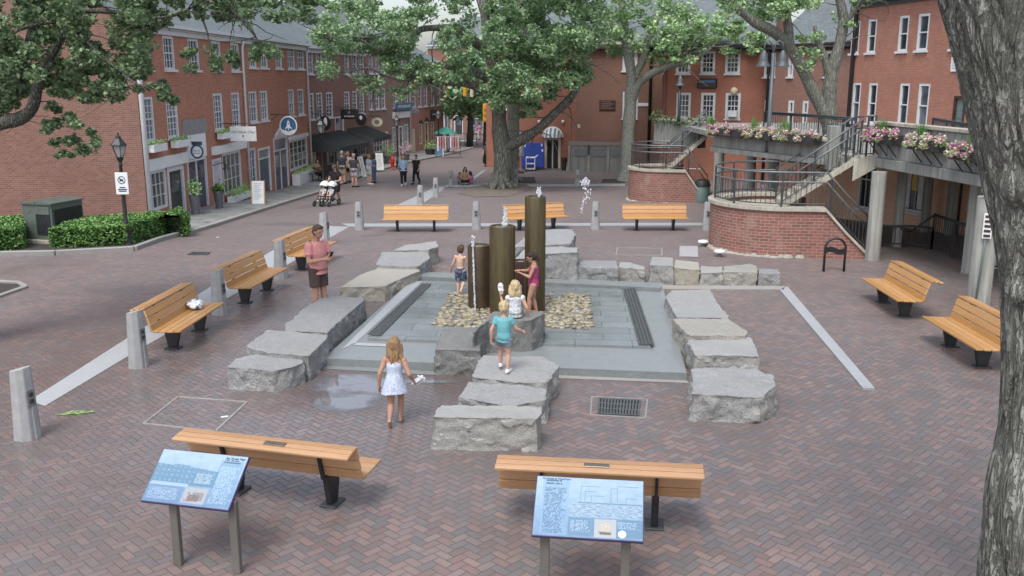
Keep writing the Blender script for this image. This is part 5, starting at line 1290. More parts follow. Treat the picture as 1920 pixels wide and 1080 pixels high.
greens(H1, 'window_foliage', [(sh2[0] + (sh2[1] - sh2[0]) * k / 8, -.3, sh2[2] + .05 + .1 * (k % 2)) for k in range(9)], .24, 55, M['leaf_pot'], .09, 7)
downpipe(H1, .06, -.3, zE - .25, r=.09); downpipe(H1, sp_ - .03, fl(457), zE - .2)
part_box(H1, 'chimney', M['brick_mauve'], 2.0, 3.0, 5.5, 6.6, zE + 2, zE + 4.6)
# wall lamp and gooseneck
mb = MB(); mb.tube([(W.s_(397, 300), -.02, d3[3] - .25), (W.s_(397, 300), -.5, d3[3] - .1), (W.s_(397, 300), -.6, d3[3] - .2)], .02, 6); mb.lathe([(.05, 0), (.16, -.2)], (W.s_(397, 300), -.6, d3[3] - .2), 10); mb.build('barn_lamp', M['black'], H1)

r3 = row(W, [(466, 480), (487, 501), (516, 528), (539, 552), (557, 569)], 80, 128, 520)
r4 = row(W, [(467, 482), (488, 502), (541, 552), (559, 570)], 170, 225, 500)
sh3 = (*W.span(463, 481, 310), fl(472) + .35, W.z_(472, 278)); d4 = (*W.span(485, 507, 310), fl(496), W.z_(496, 276)); d5 = (*W.span(514, 540, 300), fl(527), W.z_(527, 256)); sh4 = (*W.span(543, 577, 290), fl(560) + .75, W.z_(560, 259))
H2 = house('brick_shop_house', 'narrow orange brick house between two white downpipes with navy double doors', W, sp_, s577, -1.5, zE, 11, M['brick_orange'], opens=r3 + r4 + [sh3, d4, d5, sh4], roof=3.4)
for q in r3: window(H2, *q, cols=3, rows=2)
for q in r4: window(H2, *q, cols=3, rows=2)
window(H2, *sh3, cols=3, rows=4, single=True, sill=False, glassm=M['shopglass']); door(H2, *d4, M['teal_door'], transom=.4); door(H2, *d5, M['navy'], 2, 1, transom=.55); window(H2, *sh4, cols=4, rows=4, single=True, sill=False, glassm=M['shopglass'], fw=.14)
part_box(H2, 'shop_fascia', M['white'], sh4[0] - .1, sh4[1], -.12, -.004, sh4[3] + .01, sh4[3] + .2)
part_box(H2, 'planter_box', M['white2'], sh4[0] - .15, sh4[1], -.55, -.1, sh4[2] - .75, sh4[2] - .12, .015)
greens(H2, 'window_foliage', [(sh4[0] - sp_ + (sh4[1] - sh4[0]) * k / 8, -.33, sh4[2] - .05) for k in range(9)], .2, 45, M['leaf_pot'], .09, 17)
mb = MB(); xm = (d5[0] + d5[1]) / 2 - sp_; mb.prism([(xm - 1.0, -.12), (xm + 1.0, -.12), (xm + 1.0, -.004), (xm - 1.0, -.004)], d5[3] + .01, [d5[3] + .15] * 4); mb.add([(xm - 1, -.12, d5[3] + .15), (xm + 1, -.12, d5[3] + .15), (xm, -.12, d5[3] + .5), (xm - 1, -.004, d5[3] + .15), (xm + 1, -.004, d5[3] + .15), (xm, -.004, d5[3] + .5)], [(0, 1, 2), (0, 2, 5, 3), (1, 4, 5, 2)]); mb.build('pediment', M['white'], H2)
downpipe(H2, s577 - .08, fl(575), zE - .2)

# darker row further along
B3 = Fac(W.pt(s577 + .05, 0, .15), G(690, 305)); zE3 = B3.z_(630, 93)
s690 = B3.L
q1 = row(B3, [(577, 587), (593, 604), (613, 622), (646, 654), (660, 669), (673, 682)], 98, 139, 625); q2 = row(B3, [(578, 589), (594, 605), (612, 624), (646, 656), (661, 670), (674, 683)], 173, 220, 620)
fl3 = lambda px: gz(B3.pt(B3.s_(px, 310)).y) + KH
e1 = (*B3.span(581, 594, 320), fl3(590) + .5, B3.z_(590, 275)); e2 = (*B3.span(613, 628, 300), fl3(620) + .4, B3.z_(620, 262)); e3 = (*B3.span(630, 646, 280), fl3(638), B3.z_(638, 218)); e4 = (*B3.span(655, 668, 280), fl3(660), B3.z_(660, 256)); e5 = (*B3.span(672, 687, 280), fl3(680) + .5, B3.z_(680, 262))
H3 = house('dark_brick_house', 'dark brown brick house with two black awnings and a white arched doorway', B3, 0, s690, -1.8, zE3, 11, M['brick_dark'], opens=q1 + q2 + [e1, e2, e3, e4, e5], roof=3.2)
for q in q1: window(H3, *q, cols=2, rows=2)
for q in q2: window(H3, *q, cols=2, rows=3)
window(H3, *e1, cols=2, rows=2, single=True, sill=False, glassm=M['warmglass'] if 'warmglass' in M else M['shopglass']); window(H3, *e2, cols=2, rows=3, single=True, glassm=M['shopglass']); door(H3, *e3, M['white2'], transom=1.0); door(H3, *e4, M['dkgreen'], lights=1, trim=M['black']); window(H3, *e5, cols=3, rows=3, single=True, glassm=M['shopglass'])
def awning(t, fac, x0, x1, zt, zb, out, s_off=0):
    a, b = x0 - t['s0'], x1 - t['s0']; mb = MB()
    mb.add([(a, -.02, zt), (b, -.02, zt), (b, -out, zb), (a, -out, zb), (b, -out, zb - .28), (a, -out, zb - .28), (a, -.02, zb - .28), (b, -.02, zb - .28)],
           [(0, 3, 2, 1), (3, 5, 4, 2), (0, 6, 5, 3), (1, 2, 4, 7), (0, 1, 2, 3)])
    return mb.build('awning', M['awning'], t)
awning(H3, B3, B3.s_(580, 270), B3.s_(640, 250), B3.z_(600, 250), B3.z_(600, 250) - .72, 1.9); awning(H3, B3, B3.s_(651, 245), s690 - .1, B3.z_(665, 239), B3.z_(665, 239) - .62, 1.8)
# mauve brick
B4 = Fac(G(690, 305), G(770, 290)); zE4 = B4.z_(730, 97)
q3 = row(B4, [(691, 698), (703, 711), (715, 722), (737, 743), (748, 754), (759, 765)], 166, 203, 725); q4 = row(B4, [(692, 699), (704, 711), (716, 722), (738, 744), (749, 755), (760, 766)], 104, 138, 725)
fl4 = lambda px: gz(B4.pt(B4.s_(px, 300)).y) + KH
g1 = (*B4.span(701, 719, 270), fl4(710) + .5, B4.z_(710, 247)); g2 = (*B4.span(722, 728, 275), fl4(725), B4.z_(725, 247)); g3 = (*B4.span(736, 745, 270), fl4(740) + .3, B4.z_(740, 238)); g4 = (*B4.span(748, 756, 270), fl4(752), B4.z_(752, 236)); g5 = (*B4.span(758, 766, 265), fl4(762) + .3, B4.z_(762, 233))
H4 = house('mauve_brick_house', 'greyish mauve brick house with a long blue name board over a white band', B4, 0, B4.L, -1.9, zE4, 11, M['brick_mauve'], opens=q3 + q4 + [g1, g2, g3, g4, g5], roof=3.2)
for q in q3 + q4: window(H4, *q, cols=2, rows=2, fw=.07)
for q in (g1, g3, g5): window(H4, *q, cols=3, rows=3, single=True, sill=False, glassm=M['shopglass'])
for q in (g2, g4): door(H4, *q, M['dkgreen'], lights=1)
part_box(H4, 'white_band', M['white2'], B4.s_(736, 215), B4.L - .1, -.1, -.004, B4.z_(752, 221), B4.z_(752, 209))
downpipe(H4, B4.L - .1, fl4(769), zE4 - .2)
# red street house
B5 = Fac(G(770, 290), G(832, 273)); zE5 = B5.z_(800, 120)
q5 = row(B5, [(772, 779), (783, 790), (794, 801), (807, 814), (819, 826)], 160, 199, 800); q6 = row(B5, [(772, 779), (783, 790), (794, 801), (807, 814), (819, 826)], 122, 142, 800)
fl5 = lambda px: gz(B5.pt(B5.s_(px, 280)).y) + KH
h1 = (*B5.span(773, 778, 270), fl5(775), B5.z_(775, 242)); h2 = (*B5.span(786, 792, 260), fl5(789) + .5, B5.z_(789, 232)); h3 = (*B5.span(797, 803, 260), fl5(800), B5.z_(800, 228)); h4 = (*B5.span(807, 814, 255), fl5(810) + .5, B5.z_(810, 228))
H5 = house('red_corner_house', 'red brick corner house with arched shop windows where the street ends', B5, 0, B5.L, -2, zE5, 11, M['brick_red'], opens=q5 + q6 + [h1, h2, h3, h4], roof=3.0)
for q in q5 + q6: window(H5, *q, cols=2, rows=2, fw=.08)
for q in (h2, h4): window(H5, *q, cols=2, rows=3, single=True, sill=False, glassm=M['shopglass'], trim=M['cream'])
door(H5, *h1, M['cream'], trim=M['cream']); door(H5, *h3, M['dkgreen'], lights=1, trim=M['cream'])
for q in (h2, h3, h4):
    mb = MB(); xm = (q[0] + q[1]) / 2; r_ = (q[1] - q[0]) / 2
    mb.tube([(xm + r_ * math.cos(a), -.03, q[3] + r_ * .6 * math.sin(a)) for a in [math.pi * k / 10 for k in range(11)]], .05, 6); mb.add([(xm, -.012, q[3])] + [(xm + r_ * math.cos(a), -.012, q[3] + r_ * .6 * math.sin(a)) for a in [math.pi * k / 10 for k in range(11)]], [(0, k + 1, k + 2) for k in range(10)])
    mb.build('arch_head', M['dkgreen'], H5)

# ---- buildings across the far side
def fp(px, Y): p = at(px, 300, Y); return (p.x, p.y)
C1f = Fac(fp(912, 63), fp(1078, 62)); C2f = Fac(fp(1078, 62), fp(1237, 60)); C3f = Fac(fp(1237, 56), fp(1432, 54)); C4f = Fac(fp(1432, 53), fp(1592, 47)); C5f = Fac(fp(1586, 43), fp(1960, 31))
c_door = (*C1f.span(1021, 1051, 290), -1.2, C1f.z_(1036, 258))
c_arch = C1f.z_(1036, 240)
K1 = house('cafe_building', 'orange brick building with a striped arched door hood and a blue cupboard before it', C1f, 0, C1f.L, -2, C1f.z_(1000, 82), 12, M['brick_back'], opens=[c_door, (*C1f.span(935, 955, 190), C1f.z_(945, 205), C1f.z_(945, 170))], roof=3, eave=None)
door(K1, *c_door, M['black'], 2, 1, trim=M['cream'], fw=.16); window(K1, *C1f.span(935, 955, 190), C1f.z_(945, 205), C1f.z_(945, 170))
mb = MB(); mb2 = MB(); xm = (c_door[0] + c_door[1]) / 2; r_ = (c_door[1] - c_door[0]) / 2 + .1; n = 14
for k in range(n):
    a, b = math.pi * k / n, math.pi * (k + 1) / n
    for m_, mm in ((mb, 0), (mb2, 1)):
        if k % 2 != mm: continue
        for j in range(4):
            f0, f1 = j * math.pi / 8, (j + 1) * math.pi / 8
            def P(al, fi): return (xm + r_ * math.cos(al), -.02 - .75 * math.sin(fi) * math.sin(al) ** .6, c_door[3] + .03 + r_ * 1.0 * math.sin(al) * math.cos(fi))
            m_.quad(P(a, f0), P(b, f0), P(b, f1), P(a, f1))
hd = mb.build('door_hood', M['white2'], K1); mb2.build('hood_stripe', M['stripe'] if 'stripe' in M else M['panel_grey'], hd)
MB().tube([(xm + r_ * math.cos(a), -.03, c_door[3] + .03 + r_ * math.sin(a)) for a in [math.pi * k / 16 for k in range(17)]], .07, 6).build('hood_rim', M['white2'], hd)
for x_ in (1011, 1056): MB().ball((C1f.s_(x_, 228), -.1, C1f.z_(x_, 228)), .11, 10, 8).build('wall_light', M['plastic_w'], K1)
w5a = (*C2f.span(1167, 1195, 115), C2f.z_(1180, 133), C2f.z_(1180, 93)); w5b = (*C2f.span(1167, 1196, 200), C2f.z_(1180, 222), C2f.z_(1180, 172))
K2 = house('brown_brick_building', 'plain brown brick building with one column of windows behind the slender trunk', C2f, 0, C2f.L, -2, C2f.z_(1150, 82), 14, M['brick_brown'], opens=[w5a, w5b], roof=4, over=.5, eave=M['cream'])
for q in (w5a, w5b): window(K2, *q, cols=2, rows=1, fw=.22)
part_box(K2, 'white_board', M['white2'], C2f.s_(1196, 198), C2f.s_(1216, 198), -.06, -.004, C2f.z_(1205, 199), C2f.z_(1205, 193))
downpipe(K2, C2f.s_(1219, 200), -1.2, C2f.z_(1150, 82) - .2, M['black'], .1)
pl = part_box(K2, 'wall_plaque', M['maroon'], C2f.s_(1124, 197), C2f.s_(1154, 197), -.06, -.004, C2f.z_(1139, 207), C2f.z_(1139, 188))
mb = MB()
for k in range(4): mb.bb((C2f.s_(1127, 197), -.075, C2f.z_(1139, 203.5 - k * 4)), (C2f.s_(1151 - 5 * (k % 2), 197), -.062, C2f.z_(1139, 202 - k * 4)))
mb.build('lettering', M['tan_letter'] if 'tan_letter' in M else M['cream'], pl)
part_box(K2, 'alarm_sign', M['cream'], C2f.s_(1083, 236), C2f.s_(1088, 236), -.05, -.004, C2f.z_(1085, 240), C2f.z_(1085, 233))
a6 = row(C3f, [(1268, 1295), (1314, 1341), (1360, 1388)], 96, 138, 1330); b6 = row(C3f, [(1268, 1295), (1314, 1341), (1360, 1388)], 174, 222, 1330)
K3 = house('orange_brick_building', 'orange brick building with six white sash windows and a dark name board', C3f, 0, C3f.L, -2, C3f.z_(1330, 84), 14, M['brick_back'], opens=a6 + b6, roof=4, over=.4, eave=M['dark_cornice'] if 'dark_cornice' in M else M['maroon'])
for q in a6 + b6: window(K3, *q, cols=3, rows=2, fw=.14, mun=.035)
part_box(K3, 'air_conditioner', M['plastic_w'], C3f.s_(1366, 210), C3f.s_(1383, 210), -.45, .05, C3f.z_(1374, 219), C3f.z_(1374, 207), .02)
MB().ball((C3f.s_(1377, 172), -.2, C3f.z_(1377, 171)), .22, 10, 8).build('wall_light', M['cream'], K3)
sg = part_box(K3, 'name_board', M['black'], C3f.s_(1308, 157), C3f.s_(1345, 157), -.16, -.01, C3f.z_(1326, 166), C3f.z_(1326, 147), .06)
MB().bb((C3f.s_(1318, 157), -.175, C3f.z_(1326, 163.5)), (C3f.s_(1340, 157), -.162, C3f.z_(1326, 157))).build('name_strip', M['white2'], sg); MB().bb((C3f.s_(1316, 152), -.175, C3f.z_(1326, 155)), (C3f.s_(1341, 152), -.162, C3f.z_(1326, 150.5))).build('lettering', M['skyblue'], sg); MB().lathe([(.2, 0), (.2, .02)], n=12).build('emblem', M['cream'], sg).location = (C3f.s_(1313, 152), -.17, C3f.z_(1313, 154))
sg.children[-1].rotation_euler = (math.pi / 2, 0, 0)
MB().tube([(C3f.s_(1246, 200), -.12, 0), (C3f.s_(1246, 200), -.12, C3f.z_(1246, 90))], .09, 8).build('downpipe', M['copper'] if 'copper' in M else M['maroon'], K3)
a7 = row(C4f, [(1433, 1454), (1478, 1488), (1546, 1562)], 98, 144, 1480); b7 = row(C4f, [(1433, 1446), (1477, 1488), (1504, 1515), (1546, 1556)], 188, 232, 1490)
K4 = house('mauve_brick_building', 'mauve brick building partly behind the forked tree with a long slate roof', C4f, 0, C4f.L, -2, C4f.z_(1500, 84), 13, M['brick_mauve2'] if 'brick_mauve2' in M else M['brick_brown'], opens=a7 + b7, roof=5, over=.3, eave=M['maroon'])
for q in a7 + b7: window(K4, *q, cols=1, rows=1, fw=.14)
downpipe(K4, .1, -1, C4f.z_(1500, 84) - .2, M['black'], .08)
part_box(K4, 'chimney', M['brick_back'], C4f.s_(1512, 20), C4f.s_(1537, 20), 3, 5, C4f.z_(1500, 84), C4f.z_(1520, -40))
a8 = row(C5f, [(1597, 1612), (1627, 1643), (1685, 1703), (1720, 1741), (1785, 1808)], 30, 96, 1690); b8 = row(C5f, [(1597, 1612), (1627, 1643), (1685, 1703), (1720, 1741)], 156, 236, 1690)
dz = .0; dd = (*C5f.span(1786, 1808, 220), 2.55, C5f.z_(1797, 180))
cA, cB = (*C5f.span(1650, 1672, 370), .6, 2.0), (*C5f.span(1688, 1736, 370), .55, 2.1)
K5 = house('red_brick_building', 'tall bright red brick building with slim windows behind the concrete walkway', C5f, 0, C5f.L, -2, C5f.z_(1690, -8), 14, M['brick_east'], opens=a8 + b8 + [dd], roof=3.5, eave=M['dark_cornice'] if 'dark_cornice' in M else M['maroon'], over=.35)
for q in a8 + b8: window(K5, *q, cols=1, rows=1, fw=.1)
door(K5, *dd, M['can_green'], trim=M['maroon'])
sg = part_box(K5, 'wall_board', M['plastic_w'], C5f.s_(1785, 120), C5f.s_(1806, 120), -.05, -.004, C5f.z_(1797, 134), C5f.z_(1797, 107))
mb = MB()
for k in range(4): mb.bb((C5f.s_(1788, 120), -.058, C5f.z_(1797, 128 - 5 * k)), (C5f.s_(1803 - 3 * (k % 2), 120), -.0505, C5f.z_(1797, 126.5 - 5 * k)))
mb.build('lettering', M['pale_mauve'] if 'pale_mauve' in M else M['panel_grey'], sg)
downpipe(K5, .08, 0, C5f.z_(1690, -8), M['black'], .09)
# street end
Ef = Fac(fp(806, 104), fp(935, 96))
eo = [(*Ef.span(852, 868, 235), -1.2, Ef.z_(860, 216)), (*Ef.span(878, 906, 238), -.9, Ef.z_(890, 221)), (*Ef.span(832, 846, 230), -.9, Ef.z_(838, 212))]
K6 = house('far_shop_building', 'brown shop building closing the far end of the street', Ef, 0, Ef.L, -2, 8, 10, M['brick_brown'], opens=eo, roof=3)
for q in eo[1:]: window(K6, *q, cols=2, rows=1, single=True, sill=False, glassm=M['shopglass'])
door(K6, *eo[0], M['dkgreen'], lights=1)
part_box(K6, 'shop_fascia', M['white2'], Ef.s_(828, 210), Ef.s_(846, 210), -.2, -.01, Ef.z_(838, 212), Ef.z_(838, 206))

# ---- board gates and service yard wall next to the cafe
gt = Fac(fp(1066, 60.2), fp(1172, 59.6)); zt_ = gt.z_(1110, 266)
t = thing('board_gate', 'weathered grey board gates closing the yard beside the cafe door', 'gate', (gt.A.x, gt.A.y, 0), gt.rz)
mb = MB()
for k in range(int(gt.L / .14)):
    x = .07 + k * .14; mb.bb((x - .066, 0, -1.2), (x + .066, .05, zt_ - .25 + .01 * ((k * 7) % 3)))
mb.build('boards', M['grey_wood'], t); MB().bb((0, -.06, zt_ - .22), (gt.L, .1, zt_)).build('top_rail', M['grey_wood'], t)
for x in (0.05, gt.L * .36, gt.L * .7, gt.L - .05): MB().bb((x - .07, -.08, -1.2), (x + .07, -.005, zt_ - .24)).build('post', M['concrete'], t)
for f_ in (.1, .42, .74): MB().bb((gt.L * f_, -.05, zt_ - .9), (gt.L * (f_ + .22), -.004, zt_ - .45)).build('vent_panel', M['panel_grey'], t)
for x_ in (.355, .365): MB().bb((gt.L * x_ - .03, -.12, -.1), (gt.L * x_ + .03, -.085, .5)).build('latch', M['black'], t)
# hedge of chimneys on the skyline
# ------------------------------------------------------------------ raised concrete walkway
def railing(t, pts, h, name='railing', mats=None, nb=None, rails=(1.0, .72), low=.09, post_every=1.5, r=.026, gap=.13, hs=None):
    """top and middle rails, posts and bars along a 3-D line of floor points"""
    mats = mats or (M['rail_grey'], M['iron'])
    P = [V(p) for p in pts]
    mb = MB()
    for k in rails: mb.tube([p + V((0, 0, h * k)) for p in P], r, 8)
    top = mb.build('top_rail', mats[0], t, smooth=True, world=True)
    mb = MB(); mb.tube([p + V((0, 0, low)) for p in P], .018, 6)
    d = 0; nextb = 0; nextp = 0
    def post(q): MB().bar(q, q + V((0, 0, h)), .045, .045, (0, 1, 0)).build('post', mats[1], t, world=True)
    for a, b in zip(P[:-1], P[1:]):
        L = (b - a).length; s = 0
        while s <= L:
            q = a.lerp(b, s / L if L else 0)
            if d + s >= nextb: mb.bar(q + V((0, 0, low)), q + V((0, 0, h * rails[-1])), .014, .014, (0, 1, 0)); nextb += gap
            if d + s >= nextp: post(q); nextp += post_every
            s += .02
        d += L
    post(P[-1])
    mb.build('grille', mats[1], t, world=True)
def ribbon_wall(path, th, name, mat, t, zb=None, uv=True):
    """wall following a path of (x, y, ztop); outer side on the right hand of travel"""
    P = [V((p[0], p[1], 0)) for p in path]; mb = MB(); n = len(P); N_ = []
    for i in range(n):
        d = (P[min(i + 1, n - 1)] - P[max(i - 1, 0)]).normalized(); N_.append(V((-d.y, d.x, 0)))
    s = 0
    for i in range(n - 1):
        l = (P[i + 1] - P[i]).length; z0 = zb if zb is not None else -.4
        a, b, c, d = P[i], P[i + 1], P[i + 1] + N_[i + 1] * th, P[i] + N_[i] * th
        za, zb_ = path[i][2], path[i + 1][2]
        def Q(p, z): return (p.x, p.y, z)
        for (p, q, z1, z2, s0, s1) in ((a, b, za, zb_, s, s + l), (c, d, zb_, za, s + l, s)):
            mb.add([Q(p, z0), Q(q, z0), Q(q, z2), Q(p, z1)], [(0, 1, 2, 3)], [[(s0, z0), (s1, z0), (s1, z2), (s0, z1)]])
        mb.add([Q(a, za), Q(b, zb_), Q(c, zb_), Q(d, za)], [(0, 1, 2, 3)], [[(s, 0), (s + l, 0), (s + l, th), (s, th)]])
        s += l
    for i in (0, n - 1):
        a, d = P[i], P[i] + N_[i] * th; z0 = zb if zb is not None else -.4
        mb.add([Q(a, z0), Q(d, z0), Q(d, path[i][2]), Q(a, path[i][2])], [(0, 1, 2, 3)], [[(0, z0), (th, z0), (th, path[i][2]), (0, path[i][2])]])
    o = mb.build(name, mat, t); fix_normals(o); return o
def stair_drum(label):
    t = thing('brick_stair_drum', label, 'stair', (0, 0, 0))
    cx, cy, r = 0, 0, 1.8; rim = 1.25
    arc = [(cx + r * math.cos(a), cy + r * math.sin(a)) for a in [R(-90 - 225 * k / 40) for k in range(41)]]
    path = [(1.9, -2.05, .12), (1.9 - .55, -1.97, .66), (.81, -1.9, rim), (.45, -1.85, rim)] + [(x, y, rim) for x, y in arc]
    ribbon_wall(path, -.3, 'brick_wall', M['brick_drum'], t, zb=-.1)
    # coping
    def offs(path, d, dz):
        P = [V((p[0], p[1], 0)) for p in path]; out = []
        for i in range(len(P)):
            q = (P[min(i + 1, len(P) - 1)] - P[max(i - 1, 0)]).normalized(); nn = V((-q.y, q.x, 0)); out.append(P[i] + nn * d + V((0, 0, path[i][2] + dz)))
        return out
    o0, o1 = offs(path, .07, .003), offs(path, -.36, .003); mb = MB(); n = len(path)
    vs = [v for i in range(n) for v in (o0[i], o1[i], o1[i] + V((0, 0, .09)), o0[i] + V((0, 0, .09)))]
    fs = [(i * 4 + j, i * 4 + (j + 1) % 4, (i + 1) * 4 + (j + 1) % 4, (i + 1) * 4 + j) for i in range(n - 1) for j in range(4)] + [(0, 1, 2, 3), (n * 4 - 4, n * 4 - 1, n * 4 - 2, n * 4 - 3)]
    ob = mb.add(vs, fs).build('coping', M['concrete_light'], t); fix_normals(ob); sharp(ob, 35)
    # footing stones
    rnd = random.Random(5); mb = MB(); pth = offs(path[3:32], .02, 0)
    for a, b in zip(pth[:-1], pth[1:]):
        c = (a + b) / 2; mb.ball((c.x, c.y, -.02), (rnd.uniform(.1, .18), rnd.uniform(.07, .13), rnd.uniform(.06, .12)), 7, 5)
    mb.build('footing_stones', M['boulder_warm'], t)
    mb = MB(); mb.prism([(x * .8, y * .8) for x, y in arc] + [(.9, 1.2), (.9, -1.4)], 1.0, 1.15); mb.build('landing', M['concrete_light'], t)
    rl = offs(path, -.12, .09); railing(t, rl, .92, post_every=1.35)
    # flight up to the walkway
    S, E = V((.15, .2, 1.15)), V((2.1, -.1, 2.58)); n = 9; ud = (E - S); ud.z = 0; ud.normalize(); nn = V((-ud.y, ud.x, 0))
    mb = MB()
    for k in range(n):
        a = S.lerp(E, k / n); b = S.lerp(E, (k + 1) / n); z = b.z
        q = [a - nn * .62, b + ud * .03 - nn * .62, b + ud * .03 + nn * .62, a + nn * .62]; mb.prism([(p.x, p.y) for p in q], z - .17, z)
    mb.build('steps', M['concrete_light'], t)
    for sg_ in (-1, 1):
        mb = MB(); a, b = S + nn * .7 * sg_, E + nn * .7 * sg_
        mb.prism([((a + nn * k).x, (a + nn * k).y) for k in (-.07,)] + [((b + nn * k).x, (b + nn * k).y) for k in (-.07, .07)] + [((a + nn * .07).x, (a + nn * .07).y)], [a.z - .02, b.z - .1, b.z - .1, a.z - .02], [a.z + .1, b.z + .1, b.z + .1, a.z + .1])
        mb.build('stringer', M['concrete_light'], t)
        railing(t, [a + V((0, 0, .1)), b + V((0, 0, .1))], .9, post_every=1.0)
    mb = MB()
    for k in range(5): mb.bb((1.75 - k * .24, -1.65, 0), (1.99 - k * .24, -.75, .2 * (k + 1)))
    mb.build('lower_steps', M['concrete'], t)
    return t
DO = V((7.45, 26.3, 0))
dr = stair_drum('near rounded brick stair drum with pale coping and curved grey railing'); 
dr2 = copy_tree(dr); dr.location = DO; dr2.location = (7.0, 43.3, gz(43.3)); dr2.scale = (.88, .9, 1.15)
tag(dr2, 'farther, smaller rounded brick stair drum by the slender grey trunk')

PL = Fac((6.6, 31), (8.75, 26.1)); PR = Fac((9.75, 25.4), (10.95, 15.5)); PB_ = Fac(fp(1224, 47), fp(1312, 43.6))
deck = thing('concrete_walkway', 'raised grey concrete walkway on columns with a high parapet above the shops', 'walkway', (0, 0, 0))
mb = MB(); mb.prism([(6.9, 31), (8.95, 26.25), (10.1, 26.4), (10.1, 25.4), (11.15, 15.5), (22, 15.5), (18, 47), (8, 47), (8.3, 36)], 2.3, 2.5); mb.build('floor_slab', M['concrete'], deck)
def parapet(F, z0, z1, th, ledge, nj):
    mb = MB(); L = F.L
    def pr(s0, s1, y0, y1, a, b): mb.prism([(F.pt(s, 0, y).x, F.pt(s, 0, y).y) for s, y in ((s0, y0), (s1, y0), (s1, y1), (s0, y1))], a, b)
    for k in range(nj): pr(L * k / nj + .006, L * (k + 1) / nj - .006, 0, th, z0 + ledge, z1 - .09)
    o = mb.build('parapet', M['concrete'], deck, bevel=.008)
    mb.v, mb.f, mb.mi = [], [], []
    pr(0, L, -.06, th + .03, z1 - .088, z1); mb.build('parapet_cap', M['concrete_light'], deck, bevel=.01)
    mb = MB(); mb.prism([(F.pt(s, 0, y).x, F.pt(s, 0, y).y) for s, y in ((0, -.09), (L, -.09), (L, .35), (0, .35))], z0, z0 + ledge - .004); mb.build('edge_beam', M['concrete'], deck, bevel=.01)
parapet(PR, 2.36, 3.56, .22, .26, 5); parapet(PL, 2.32, 3.05, .3, .16, 3)
PBz = 2.72
parapet(PB_, 1.5, PBz, .3, .0 + .02, 1)
mb = MB(); pp = PL.pt(PL.L + .1, 0, .1); mb.prism([(pp.x - .14, pp.y - .14), (pp.x + .14, pp.y - .14), (pp.x + .14, pp.y + .2), (pp.x - .14, pp.y + .2)], 2.2, 3.4); mb.build('end_post', M['concrete'], deck, bevel=.01)
# haunch under the stair head
mb = MB(); a = V((9.3, 25.1, 0)); mb.prism([(9.2, 25.25), (9.8, 25.1), (10.2, 25.9), (9.45, 26.05)], [1.95, 2.34, 2.3, 1.95], [2.52, 2.75, 2.52, 2.5]); mb.build('stair_head', M['concrete_light'], deck, bevel=.01)
def column(px, pyb, r, label, zt=2.33, mat='concrete_col'):
    p = G(px, pyb); t = thing('concrete_column', label, 'column', (p.x, p.y + r, gz(p.y)), 0, 'columns carrying the walkway')
    MB().cyl((0, 0, -.05), r, zt - gz(p.y) + .05, 32).build('shaft', M[mat], t, auto=40); MB().cyl((0, 0, 0), r + .02, .03, 32).build('foot', M['concrete'], t, auto=40)
    return t
column(1640, 491, .185, 'slim column at the foot of the sloping stair coping'); column(1842, 588, .225, 'thick grey column behind the bench, with the striped notice beside it', 2.36)
column(1346, 392, .2, 'column behind the trash can, half hidden by the near drum', 2.3); column(1405, 405, .19, 'column seen through the curved railing, first of two', 2.3); column(1447, 412, .19, 'column seen through the curved railing, second of two', 2.3)
column(1684, 464, .13, 'narrow column at the corner of the dark iron railing'); column(1784, 442, .17, 'pale column behind the iron railing, before the dark doorway'); column(1822, 515, .17, 'short column at the end of the iron railing'); column(1736, 436, .14, 'back column beside the poster window')
# shop wall under the walkway
US = Fac(fp(1500, 37), fp(1990, 26))
uo = [(*US.span(1608, 1642, 365), US.z_(1625, 392), 2.2), (*US.span(1693, 1736, 365), US.z_(1715, 398), 2.25), (*US.span(1778, 1800, 400), -.6, 2.1)]
U1 = house('under_walkway_shop', 'brick shop front in the shade under the walkway with coloured posters', US, 0, US.L, -1.2, 2.29, .4, M['brick_lightened'], opens=uo, roof=0, eave=None, roofmat=M['concrete'])
window(U1, *uo[0], cols=3, rows=1, trim=M['white2']); w_ = window(U1, *uo[1], cols=2, rows=1, single=True, trim=M['white2']); door(U1, *uo[2], M['black'], trim=M['black'])
for k, (c_, f0, f1, g0, g1) in enumerate((((.75, .55, .12), .3, .55, .35, 1), ((.6, .06, .07), .82, .98, .3, 1), ((.75, .76, .78), .05, .25, .0, .8), ((.72, .74, .76), .58, .8, 0, .9))):
    a, b, z0, z1 = uo[1]; MB().bb((a + (b - a) * f0, .055, z0 + .1 + (z1 - z0 - .2) * g0), (a + (b - a) * f1, .075, z0 + .1 + (z1 - z0 - .2) * g1)).build('poster', paint('poster %d' % k, c_, .5), U1)
ban = G(1868, 508); t = tag(MB().box((0, 0, .65), (.6, .04, 1.3)).build('banner_stand', M['white2']), 'white banner with a blue letter A behind the big trunk', 'banner'); t.location = (ban.x + .1, ban.y + .3, 0); t.rotation_euler = (0, 0, .1)
mb = MB(); mb.bar((-.13, -.03, .5), (0, -.03, .95), .06, .01, (0, 1, 0)); mb.bar((.13, -.03, .5), (0, -.03, .95), .06, .01, (0, 1, 0)); mb.bar((-.09, -.03, .66), (.09, -.03, .66), .05, .01, (0, 1, 0)); mb.build('lettering', M['navy'], t)
